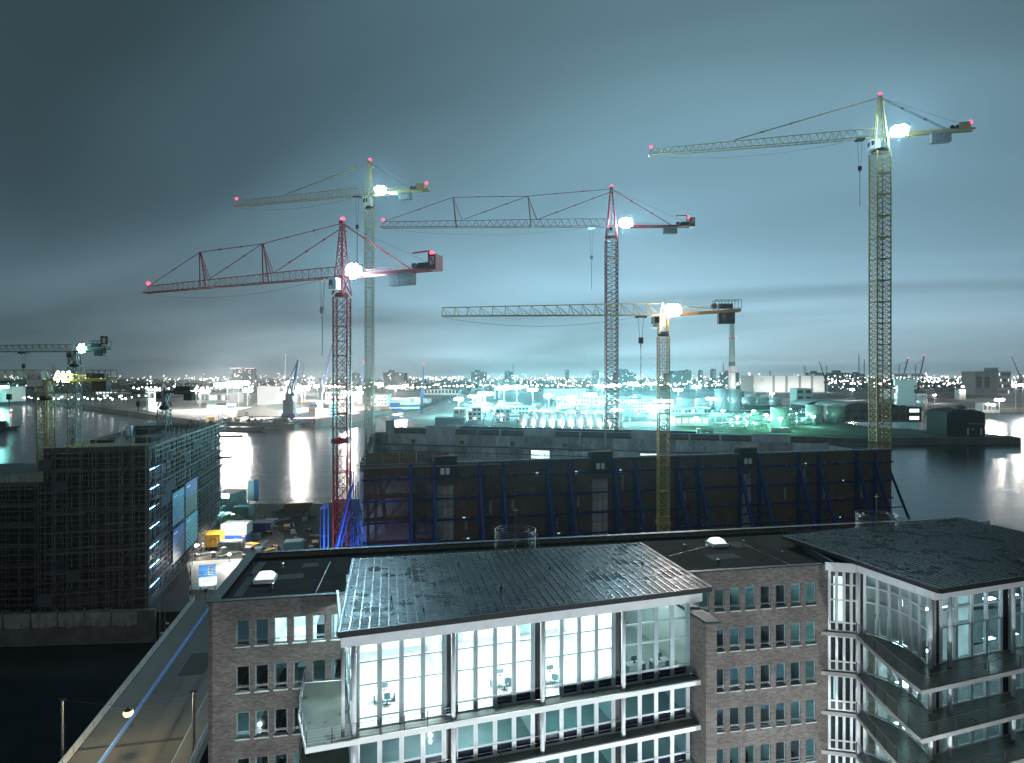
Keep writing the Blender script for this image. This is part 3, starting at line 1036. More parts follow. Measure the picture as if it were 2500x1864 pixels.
# curtains behind the curved glass, blinds behind the front
for a_, b_ in zip(curve[:-1], curve[1:]):
    a2_, b2_ = a_.lerp(b_, .12) + Vector((.25, .12, 0)), a_.lerp(b_, .72) + Vector((.25, .12, 0))
    pts_ = []
    nfold = 12
    for i in range(nfold + 1):
        p = a2_.lerp(b2_, i / nfold) + Vector((.04 if i % 2 else 0, .03 if i % 2 else 0, 0))
        pts_.append(p)
    cmb_ = MB()
    for i in range(nfold):
        p, q = pts_[i], pts_[i + 1]
        cmb_.add([(p.x, p.y, SW[0] + .1), (q.x, q.y, SW[0] + .1), (q.x, q.y, ZRF - 1.1), (p.x, p.y, ZRF - 1.1)], [(0, 1, 2, 3)])
    obj('curtain', cmb_, m_curt, g2)
bx = [1.7 + 1.72 * i for i in range(4)]
for i, m in ((0, teal2), (1, lit2)):
    for z0_, z1_ in ((.2, 2.7), (3.1, 4.15), (4.5, 5.3)):
        obj('roller_blind', MB().box(bx[i] + .05, 1.32, SW[0] + z0_, bx[i] + 1.6, 1.35, SW[0] + z1_), EMI('lit_blind_%d_%d' % (i, int(z0_ * 10)), (.72, 1, .98), .55 if i == 0 else .85, var=.25, scale=.8), g2)
gv = (gB + Vector((.3, .35, 0)) - gA)
for i, k, m, zz in ((0, 0, lit2, (.9, 5.0)), (1, 0, lit2, (.9, 5.0)), (0, 2, lit2, (.9, 3.1))):
    p = gA + gv * ((i + .06) / 4) + Vector((.18, .12, 0))
    q = gA + gv * ((i + .9) / 4) + Vector((.18, .12, 0))
    obj('roller_blind', MB().prism([(p.x, p.y), (q.x, q.y), (q.x + .02, q.y + .02), (p.x + .02, p.y + .02)], SW[k] + zz[0], SW[k] + zz[1]), m, g2)
for k in range(5):
    for t, m in ((.3, m_ceil_s), (.75, m_ceil_s if k in (1, 2, 3) else m_ceil_d)):
        p = gA.lerp(gB, t) + Vector((2.4, 1.3, 0))
        ceil_light(g2, p.x, p.y, SW[k] + 3.2, m_ceil_t if (k + int(t * 4)) % 3 else m_ceil_s, .8, .8)
    for x in (3.4, 5.8, 11.5, 14.5):
        ceil_light(g2, x, 4.0, SW[k] + 3.2, m_ceil_s if k else m_ceil_b, 1.1, .4)
    p = curve[3] + Vector((1.6, 1.0, 0))
    ceil_light(g2, p.x, p.y, SW[k] + 3.2, m_ceil_s if k else m_ceil_b, 1.4, 1.0)
lv = MB()
for a in range(14):
    lf = Vector((rnd.uniform(-.3, .3), rnd.uniform(-.3, .3), rnd.uniform(.6, 1.7)))
    lv.add([lf, lf + Vector((.18, .05, .1)), lf + Vector((.3, 0, -.1)), lf + Vector((.15, -.08, -.05))], [(0, 1, 2, 3)])
pp = gA + gv * .45 + Vector((.7, .3, 0))
pw = Matrix.Translation((c1.x, c1.y, 0)) @ Matrix.Rotation(HG2, 4, 'Z') @ Vector((pp.x, pp.y, SW[2] + .05))
pl = thing('potted_plant', 'small green potted plant behind the glass of the corner wing', 'plant', pw)
obj('pot', MB().lathe([(.16, 0), (.22, .4), (.2, .4)], 12), m_white, pl)
obj('stem', MB().tube((0, 0, .4), (0, 0, 1.5), .02), m_wood, pl)
m_leaf = MAT('leaf_green', (.05, .2, .06), .5, var=.4)
obj('foliage', lv, m_leaf, pl)
# ---------------------------------------------------------------- globe lamps added out of view in the forecourt to brighten the office fronts
for i, (x, y) in enumerate(((-20, 31), (-9, 27), (3, 27), (14, 31), (24.5, 40), (33, 35))):
    pl_ = thing('street_lamp', 'added unseen globe lamp in the forecourt lighting the office fronts, number %s from the left' % ['one', 'two', 'three', 'four', 'five', 'six'][i], 'street lamp', (x, y, 5), 0, 'added forecourt lamps')
    obj('post', MB().lathe([(.14, 0), (.07, 6)], 8), m_steel, pl_)
    obj('globe', MB().sphere((0, 0, 6.3), .25, 12, 8), em('added_forecourt_globe', (.9, 1, 1), 8, sample=False), pl_)
    ld = bpy.data.lights.new('added_globe_light', 'POINT')
    ld.energy = (5000, 6500, 6500, 6500, 6500, 10000)[i]
    ld.color = (.88, .97, 1.0)
    ld.shadow_soft_size = .1
    lo = bpy.data.objects.new('lamp_light', ld)
    col.objects.link(lo)
    lo.parent = pl_
    lo.location = (0, 0, 6.9)
# ---------------------------------------------------------------- gutted warehouse shell
FL, FRt = Vector((-30, 125, 0)), Vector((93, 152, 0))
BLc, BRc = Vector((-46, 209, 0)), Vector((90, 176, 0))
ZF, ZB = 29.5, 31.0
m_shell = BRICK('dark_sooty_brick', (.125, .075, .062), (.165, .105, .088), (.075, .06, .05), .3, .1, bump=.2)
m_in = MAT('grey_inner_concrete', (.46, .50, .53), .85, var=.45, scale=.25, bump=.35, stretch=(1, 1, .5))
m_rust = MAT('rusty_edge', (.16, .07, .035), .85, var=.6, scale=1)
fd = (FRt - FL)
FLEN = fd.length
fd.normalize()
HF = math.atan2(fd.y, fd.x)
fn = Vector((-fd.y, fd.x, 0))
sh = thing('warehouse_shell', 'roofless brick warehouse shell braced with blue steel, behind the office roofs', 'warehouse', FL, HF)


def toS(p):
    d = Vector((p[0] - FL.x, p[1] - FL.y, 0))
    return Vector((d.dot(fd), d.dot(fn), 0))


def s_f(px, off=0.0):
    u = (px - CX) / F
    o = FL - fn * off
    return (u * o.y - o.x) / (fd.x - u * fd.y)


strips = [(s_f(1067), s_f(1108)), (s_f(1446), s_f(1487)), (s_f(1806), s_f(1838))]
GZ = [26.8, 22.4, 18.0, 13.6, 9.2]
sops = []
for a, b in strips:
    sops.append((a, b, 7.0, ZF - 4.3))
winx = [s_f(p) for p in (902, 940, 976, 1138, 1198, 1252, 1307, 1360, 1412, 1520, 1571, 1624, 1672, 1722, 1773, 1869, 1917, 1964, 2012, 2056, 2103)]
for i, x in enumerate(winx):
    for k, z in enumerate(GZ[:4]):
        if i < 3 and k > 0:
            continue
        if rnd.random() < (.25 if k else .05):
            continue
        sops.append((x - .75, x - .1, z - .35, z + .35))
        sops.append((x + .1, x + .75, z - .35, z + .35))
mb = MB()
wall_grid(mb, 0, FLEN, 5, ZF, sops, .8)
mb.box(0, .8, 5, FLEN, .85, 8)
obj('front_wall', mb, m_shell, sh)
bl, br = toS(BLc), toS(BRc)
obj('inner_face', MB().box(0.01, .81, 5, strips[0][0], 1.0, ZF - .3).box(strips[0][1], .81, 5, strips[1][0], 1.0, ZF - .3).box(strips[1][1], .81, 5, strips[2][0], 1.0, ZF - .3).box(strips[2][1], .81, 5, FLEN - .01, 1.0, ZF - .3), m_in, sh)
# strip fillings: concrete lift shafts behind, with a grid of slabs
for a, b in strips:
    st = obj('stair_bay', MB().box(a, .86, 7, b, 1.02, ZF - 4.3), m_in, sh)
    for k in range(7):
        z = 8.5 + 2.4 * k
        obj('bay_slab', MB().box(a + .02, .62, z, b - .02, .855, z + .16), m_concrete, st)
    for f in (.33, .66):
        obj('bay_post', MB().box(a + (b - a) * f - .07, .5, 7, a + (b - a) * f + .07, .61, ZF - 4.3), m_concrete, st)
    hg = obj('hoist_gable', MB().box(a - .5, -.9, ZF - 2.4, b + .5, 1.4, ZF + 1.6), m_dark, sh)
    obj('gable_frame', MB().box(a - .6, -1.0, ZF + 1.6, b + .6, 1.5, ZF + 1.8), m_rust, hg)
    obj('hoist_window', MB().box(a + .6, -.95, ZF - 2.0, a + 1.4, -.905, ZF - .7).box(a + 1.7, -.95, ZF - 2.0, a + 2.5, -.905, ZF - .7), m_white, hg)
m_winlit = em('shell_window_light', (.5, .85, 1.0), .7)
for (a, b, c, d) in sops[3:]:
    if rnd.random() < .55:
        obj('window_infill', MB().box(a, .3, c, b, .4, d), m_sill if rnd.random() < .9 else m_winlit, sh)
# pale vertical runs of patched render
for i, x in enumerate(winx[3:]):
    z1 = rnd.choice(GZ[:3])
    if rnd.random() < .8:
        h = rnd.uniform(1.5, 4.0)
        obj('render_patch', MB().box(x - .28, -.03, z1 - .8 - h, x + .22, -.004, z1 - .8), m_concrete, sh)
# coping, gantry and mesh fence on the front edge
obj('coping', MB().box(-.5, -.55, ZF, FLEN + .4, 1.2, ZF + .4), m_conc_dark, sh)
obj('edge_gutter', MB().box(-.6, -1.0, ZF - .35, s_f(1240), -.56, ZF - .1), m_steel, sh)
for i in range(40):
    x = FLEN * i / 40 + .2
    obj('fence_post', MB().tube((x, .2, ZF + .4), (x, .2, ZF + 1.6), .04, 5), m_steel, sh)
for z in (.9, 1.25, 1.58):
    obj('fence_rail', MB().tube((.2, .2, ZF + z), (FLEN - 6, .2, ZF + z), .03, 5), m_steel, sh)
m_ply = MAT('plywood_hoarding', (.13, .12, .05), .8, var=.4)
for i in range(5):
    obj('hoarding_panel', MB().box(.5 + 3.4 * i, .35, ZF + .4, 3.7 + 3.4 * i, .45, ZF + 2.6), m_ply if i < 3 else m_conc_dark, sh)
# back wall seen from inside: piers, beams, raised blocks
bv = br - bl
BLN = bv.length
ba = math.atan2(bv.y, bv.x)
bw_ = obj('back_wall', MB().box(0, 0, 5, BLN, .8, ZB - 2.3), m_in, sh, (bl.x, bl.y, 0), ba)


def s_b(px):
    u = (px - CX) / F
    o = FL + fd * bl.x + fn * bl.y
    dw = (fd * math.cos(ba) + fn * math.sin(ba))
    return (u * o.y - o.x) / (dw.x - u * dw.y)


blocks = [(s_b(942), s_b(962)), (s_b(1040), s_b(1112)), (s_b(1278), s_b(1356)), (s_b(1541), s_b(1610)), (s_b(1835), s_b(1930)), (s_b(2010), s_b(2140))]
for i, (a, b) in enumerate(blocks):
    h = (3.2, 1.6, 1.2, 1.2, 1.2, .6)[i]
    obj('wall_block', MB().box(a, -.12, ZB - 2.31, b, .95, ZB + h - 1.4), m_in if i < 5 else m_conc_dark, bw_)
for i in range(len(blocks) - 1):
    a, b = blocks[i][1], blocks[i + 1][0]
    n = max(1, round((b - a) / 8.5))
    obj('parapet_beam', MB().box(a, -.3, ZB - 2.4, b, .5, ZB - 1.9), m_rust, bw_)
    obj('parapet_band', MB().box(a, .05, ZB - 1.9, b, .5, ZB - .7), m_conc_dark, bw_)
    obj('coping', MB().box(a, -.1, ZB - .7, b, .8, ZB - .5), m_in, bw_)
    for j in range(1, n):
        x = a + (b - a) * j / n
        obj('pier', MB().box(x - .3, -.5, ZB - 5.5, x + .3, -.01, ZB - .6), m_in, bw_)
for i in range(16):
    x = BLN * (i + .6) / 16.5
    if any(a - 1 < x < b + 1 for a, b in blocks):
        continue
    obj('socket_box', MB().box(x - .7, -.14, ZB - 5.6, x + .7, -.01, ZB - 4.4), m_ply if i < 8 else m_sill, bw_)
obj('floor_beam', MB().box(0, -.35, ZB - 6.4, BLN, -.02, ZB - 6.05), m_conc_dark, bw_)
m_pan = [m_in, MAT('pale_inner_concrete', (.56, .61, .64), .85, var=.4, scale=.4, bump=.3), MAT('stained_inner_concrete', (.30, .32, .32), .85, var=.6, scale=.5, bump=.3), MAT('patched_block_wall', (.42, .45, .46), .9, var=.6, scale=1.2, bump=.4)]
npn = 30
for i in range(npn):
    x0, x1 = BLN * i / npn, BLN * (i + 1) / npn
    for z0, z1 in ((ZB - 5.9, ZB - 2.42), (ZB - 10.2, ZB - 6.45), (ZB - 14.5, ZB - 10.3)):
        obj('wall_panel', MB().box(x0 + .12, -.10 - rnd.uniform(0, .06), z0 + .08, x1 - .12, -.004, z1 - .08), rnd.choice(m_pan), bw_)
obj('wall_pipe', MB().tube((2, -.5, ZB - 8.2), (BLN - 4, -.5, ZB - 8.2), .09, 6), m_dark, bw_)
for i in range(17):
    x = BLN * i / 17 + 2
    obj('wall_rib', MB().box(x - .2, -.22, 8, x + .2, -.015, ZB - 6.4), m_in, bw_)
# openings to the bright refinery: dark panels with glowing sheets instead of holes
for px0, px1 in ((1297, 1342), (1563, 1606)):
    a, b = s_b(px0), s_b(px1)
    ow = obj('opening', MB().box(a - .2, -.30, ZB - 11.2, b + .2, -.22, ZB - 6.6), m_dark, bw_)
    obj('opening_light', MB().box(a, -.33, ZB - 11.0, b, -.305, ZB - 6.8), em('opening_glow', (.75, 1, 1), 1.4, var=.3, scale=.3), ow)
    for k in range(3):
        obj('safety_rail', MB().tube((a, -.45, ZB - 10.3 + k * .9), (b, -.45, ZB - 10.3 + k * .9), .06), m_steel, ow)
obj('gutter_blue', MB().box(s_b(1120), .9, ZB - 1.0, s_b(1700), 1.3, ZB + .1), m_blue, bw_)
# left wall: broken edge
lw = bl - Vector((0, 0, 0))
la = math.atan2(lw.y, lw.x)
lwo = obj('left_wall', MB().box(1.1, -.0, 5, lw.length, .8, ZF - 1.2), m_in, sh, (0, 0, 0), la)
x = 1.1
while x < lw.length - 2:
    wd_ = rnd.uniform(1.2, 3.5)
    h = rnd.uniform(.2, 1.3) + (2.2 if x > lw.length - 9 else .6)
    obj('broken_masonry', MB().box(x, .03, ZF - 1.21, min(x + wd_ - .03, lw.length), .77, ZF - 1.2 + h), m_conc_dark, lwo)
    x += wd_
rw = br - Vector((FLEN, 0, 0))
ra = math.atan2(rw.y, rw.x)
obj('right_wall', MB().box(1.1, -.8, 5, rw.length, 0, ZF - 1.5), m_in, sh, (FLEN, 0, 0), ra)
obj('floor', MB().prism([(1, 1.1), (FLEN - 1, 1.1), (br.x - 1, br.y - 1), (bl.x + 1, bl.y - 1)], 5.01, 12), m_conc_dark, sh)

# blue steel bracing against the front
vx = [s_f(p, .5) for p in (1002, 1059, 1171, 1227, 1336, 1389, 1498, 1549, 1652, 1703, 1804, 1852, 1948, 1997, 2089, 2134)]
br_ = thing('facade_bracing', 'blue steel raking props and girders bracing the dark brick warehouse front', 'bracing', FL, HF)
for z in GZ:
    obj('girder', MB().box(-.3, -.62, z - .17, FLEN + .2, -.32, z + .17), m_blue, br_)
for i, x in enumerate(vx):
    obj('upright', MB().box(x - .3, -1.15, 5, x + .3, -.65, ZF + .3), m_blue, br_)
    obj('raking_prop', MB().beam((x, -1.0, GZ[0] - .3), (x, -9.5, 5.1), .55), m_blue, br_)
    for zz, yy in ((18, -4.5), (10.5, -7.4)):
        obj('strut', MB().beam((x, -.9, zz - 2), (x, yy, zz - 1.2), .25), m_blue, br_)
for i in range(0, len(vx) - 1, 2):
    a, b = vx[i], vx[i + 1]
    for z0, z1 in ((GZ[3], GZ[1]), (GZ[1], GZ[0])):
        obj('cross_brace', MB().tube((a, -.9, z0), (b, -.9, z1), .07, 4).tube((b, -.95, z0), (a, -.95, z1), .07, 4), m_blue, br_)
    obj('tie_beam', MB().beam((a, -4.6, 16.6), (b, -4.6, 16.6), .22), m_blue, br_)
for t in (0, 1):
    x = FLEN + .4
    obj('raking_prop', MB().beam((x, 2 + 8 * t, GZ[0]), (x + 10, 2 + 8 * t, 5.1), .45), m_blue, br_)
    obj('strut', MB().beam((x, 2 + 8 * t, 15), (x + 5.6, 2 + 8 * t, 15), .25), m_blue, br_)

# ---------------------------------------------------------------- blue support tower beside the left wall
bt = thing('support_tower', 'blue lit steel frame tower round the foot of the near red crane', 'tower', (-32.6, 119.5, 5), R(8))
m_bluel = MAT('bright_blue_steel', (.03, .12, .52), .4, var=.2)
for sx, top in ((-3.9, 17.6), (-3.1, 17.6), (1.7, 24), (2.6, 22)):
    for sy in (-2, 2.2):
        obj('post', MB().beam((sx, sy, 0), (sx, sy, top), .17), m_bluel, bt)
for sy in (-2.5, 2.5):
    obj('raking_leg', MB().beam((-3.6, sy * 1.1, 0), (1.6, sy * .9, 21.5), .28), m_bluel, bt)
    obj('raking_leg', MB().beam((-2.9, sy * 1.1, 0), (1.3, sy * .9, 17), .16), m_bluel, bt)
    obj('raking_leg', MB().beam((5.6, sy * 1.1, 0), (2.6, sy * .9, 19), .2), m_bluel, bt)
obj('top_frame', MB().beam((-3.9, -2, 17.6), (-3.9, 2.2, 17.6), .22).beam((-3.1, -2, 17.6), (-3.1, 2.2, 17.6), .22).beam((-3.9, -2, 17.6), (-3.1, -2, 17.6), .22).beam((-3.9, 2.2, 17.6), (-3.1, 2.2, 17.6), .22), m_bluel, bt)
for k in range(6):
    z = 1.5 + 2.9 * k
    f = z / 21.5
    xl = -3.6 + 5.2 * f
    fr_ = MB()
    for sy in (-2.5, 2.5):
        fr_.beam((xl, sy, z), (1.7, sy, z), .14).beam((1.7, sy, z), (5.6 - 3 * f, sy, z), .14)
        if k < 5:
            fr_.beam((xl, sy, z), (1.7, sy, z + 2.8), .1).beam((1.7, sy, z), (5.6 - 3 * f, sy, z + 2.8), .1)
    fr_.beam((1.7, -2.5, z), (1.7, 2.5, z), .12)
    obj('frame_level', fr_, m_bluel, bt)
wl_d = bpy.data.lights.new('blue_worklight', 'SPOT')


def worklight(label, loc, target, colr, power, size=.25, spot=110, head=.35, emi=None, group=None):
    t = thing('work_light', label, 'work light', loc, 0, group)
    obj('stand', MB().tube((0, 0, 0), (0, 0, 1.7), .04).tube((0, 0, 0), (.5, 0, 0), .03).tube((0, 0, 0), (-.3, .4, 0), .03).tube((0, 0, 0), (-.3, -.4, 0), .03), m_dark, t)
    d = (Vector(target) - Vector(loc) - Vector((0, 0, 1.8))).normalized()
    h = MB().tube((0, 0, 1.8), Vector((0, 0, 1.8)) + d * .18, head, 10)
    hd = obj('lamp_head', h, m_dark, t)
    obj('lamp_glass', MB().tube(Vector((0, 0, 1.8)) + d * .181, Vector((0, 0, 1.8)) + d * .2, head * .9, 10), emi or em('worklight', (.7, .9, 1), 60, sample=False), hd)
    ld = bpy.data.lights.new('worklight_beam', 'SPOT')
    ld.energy = power
    ld.color = colr
    ld.spot_size = R(spot)
    ld.spot_blend = .6
    ld.shadow_soft_size = size
    lo = bpy.data.objects.new('lamp_beam', ld)
    col.objects.link(lo)
    lo.parent = t
    lo.location = Vector((0, 0, 1.8)) + d * .45
    lo.rotation_euler = d.to_track_quat('-Z', 'Y').to_euler()
    return t


bpy.data.lights.remove(wl_d)
worklight('blue work light on a stand at the foot of the blue frame tower', (-35.5, 115.5, 5), (-32.8, 120.5, 17), (.30, .5, 1.0), 40000, spot=64, emi=em('blue_worklight', (.25, .4, 1), 30, sample=False))
worklight('blue work light on a stand by the warehouse corner', (-24, 118, 5), (-24, 127, 9), (.25, .4, 1.0), 3000, spot=100, emi=em('blue_worklight', (.25, .4, 1), 30, sample=False))

# ---------------------------------------------------------------- tower cranes


def section_mesh(w_, h, leg, brc, panels, mat, style):
    s = MB()
    c = w_ / 2
    cs = [(-c, -c), (c, -c), (c, c), (-c, c)]
    for x, y in cs:
        s.beam((x, y, 0), (x, y, h), leg)
    ph = h / panels
    for k in range(panels):
        z = k * ph
        for i in range(4):
            a, b = cs[i], cs[(i + 1) % 4]
            if style == 'x':
                s.tube((*a, z), (*b, z + ph), brc, 4, cap=False)
                s.tube((*b, z), (*a, z + ph), brc, 4, cap=False)
            elif style == 'k':
                mx_, my_ = (a[0] + b[0]) / 2, (a[1] + b[1]) / 2
                s.tube((*a, z), (mx_, my_, z + ph / 2), brc, 4, cap=False)
                s.tube((*b, z), (mx_, my_, z + ph / 2), brc, 4, cap=False)
                s.tube((*a, z + ph), (mx_, my_, z + ph / 2), brc, 4, cap=False)
                s.tube((*b, z + ph), (mx_, my_, z + ph / 2), brc, 4, cap=False)
            else:
                p, q = (a, b) if (k + i) % 2 else (b, a)
                s.tube((*p, z), (*q, z + ph), brc, 4, cap=False)
            s.tube((*a, z), (*b, z), brc * (1.0 if k else 1.5), 4, cap=False)
    me = s.mesh('mast_section')
    me.materials.append(mat)
    ld = MB()
    q = c * .35
    for sx in (-.22, .22):
        ld.beam((sx, q, 0), (sx + .25, q, h), .06)
    for k in range(int(h / .6)):
        z = .3 + k * .6
        ld.beam((-.22 + .25 * z / h, q, z), (.22 + .25 * z / h, q, z), .045)
    ld.box(-c * .85, -c * .85, h - .1, c * .85, c * .1, h - .04)
    lm = ld.mesh('ladder')
    lm.materials.append(mat)
    return me, lm


def jib_mesh(L_, h0, h1, w_, n, chord, brc, taper_from=.0, style='v'):
    """triangular truss along +x: two lower chords, one upper chord"""
    s = MB()
    c = w_ / 2

    def hh(x):
        return h0 if x / L_ < taper_from else h0 + (h1 - h0) * ((x / L_ - taper_from) / (1 - taper_from))
    for sy in (-c, c):
        s.beam((0, sy, 0), (L_, sy, 0), chord)
    xs = [L_ * i / n for i in range(n + 1)]
    for i in range(n):
        x0, x1 = xs[i], xs[i + 1]
        xm = (x0 + x1) / 2 if style == 'v' else x1 - .02
        s.beam((xm - (x1 - x0) if i else 0, 0, hh(xm - (x1 - x0) if i else 0)), (xm, 0, hh(xm)), chord)
        for sy in (-c, c):
            s.tube((x0, sy, 0), (xm, 0, hh(xm)), brc, 4, cap=False)
            if style == 'v':
                s.tube((xm, 0, hh(xm)), (x1, sy, 0), brc, 4, cap=False)
            else:
                s.tube((x0 + (x1 - x0) * .55, sy, 0), (xm, 0, hh(xm)), brc, 4, cap=False)
                s.tube((xm, 0, hh(xm)), (x1, sy, 0), brc, 4, cap=False)
        s.tube((x0, -c, 0), (x1, c, 0), brc * .8, 4, cap=False)
        s.tube((x0, -c, 0), (x0, c, 0), brc, 4, cap=False)
    s.beam((L_ - .2, -c - .1, 0), (L_ - .2, c + .1, 0), chord * 1.3)
    return s


def text_mesh(name, txt, size, mat, parent, loc, rot, ext=.01):
    cu = bpy.data.curves.new(name, 'FONT')
    cu.body = txt
    cu.size = size
    cu.align_x = 'CENTER'
    cu.align_y = 'CENTER'
    cu.extrude = ext
    tmp = bpy.data.objects.new(name + '_tmp', cu)
    col.objects.link(tmp)
    dg = bpy.context.evaluated_depsgraph_get()
    me = bpy.data.meshes.new_from_object(tmp.evaluated_get(dg))
    bpy.data.objects.remove(tmp)
    bpy.data.curves.remove(cu)
    me.name = name
    o = mobj(name, me, parent, loc, 0, mat)
    o.rotation_euler = rot
    return o


m_cab = MAT('white_cab', (.72, .74, .76), .4, var=.05)
m_cabglass = MAT('cab_window', (.02, .04, .06), .08, var=.1)
m_black_t = MAT('black_lettering', (.01, .01, .012), .5, var=.05)
m_redt = MAT('red_lettering', (.4, .02, .02), .5, var=.05)
m_cage = MAT('galvanised_cage', (.45, .47, .48), .4, metal=.5, var=.1)


def flood_bank(parent, pos, mat, toward, nx=3, nz=3, r=.27, name='floodlight_bank'):
    """frame of round floodlights aimed at the near side of the site"""
    pos = Vector(pos)
    ang = math.atan2(toward[1], toward[0]) + math.pi / 2
    e = obj(name, MB().beam((-nx * .5 - .3, .1, -nz * .45), (nx * .5 + .3, .1, -nz * .45), .1).beam((-nx * .5 - .3, .1, nz * .45), (nx * .5 + .3, .1, nz * .45), .1).beam((0, .1, -nz * .5 - .6), (0, .1, nz * .5), .14), m_dark, parent, pos, ang)
    spots_ = []
    for k in range(nz + 2):
        cnt = max(2, round((nx + 1) * math.sqrt(max(.1, 1 - ((k - (nz + 1) / 2) / (nz / 2 + 1)) ** 2))))
        for i in range(cnt):
            spots_.append(((i - (cnt - 1) / 2) * .82 + rnd.uniform(-.12, .12), (k - (nz + 1) / 2) * .60 + rnd.uniform(-.1, .1)))
    r0 = r
    for x, z in spots_:
        r = r0 * rnd.uniform(.8, 1.1)
        lh = obj('lamp_housing', housing(x, z, r), m_dark, e)
        obj('lamp_lens', lampbowl(x, z, r), mat, lh)
    return e


def housing(x, z, r):
    s = MB()
    n, rings = 10, [(r * .98, -.05), (r * 1.02, 0.0), (r * .6, .22), (.05, .26)]
    vs = [(x + rr * math.cos(2 * math.pi * i / n), y, z + rr * math.sin(2 * math.pi * i / n)) for rr, y in rings for i in range(n)]
    fs = [(k * n + i, (k + 1) * n + i, (k + 1) * n + (i + 1) % n, k * n + (i + 1) % n) for k in range(len(rings) - 1) for i in range(n)]
    return s.add(vs, fs)


def lampbowl(x, z, r):
    s = MB()
    n, rings = 10, [(0.02, -.20), (r * .6, -.15), (r * .96, -.04)]
    vs = []
    for rr, y in rings:
        for i in range(n):
            t = 2 * math.pi * i / n
            vs.append((x + rr * math.cos(t), y, z + rr * math.sin(t)))
    fs = []
    for k in range(len(rings) - 1):
        for i in range(n):
            j = (i + 1) % n
            fs.append((k * n + i, (k + 1) * n + i, (k + 1) * n + j, k * n + j))
    return s.add(vs, fs)


def beacon(parent, loc, r=.42):
    return obj('aviation_light', MB().sphere(loc, r, 8, 6), m_beacon, parent)


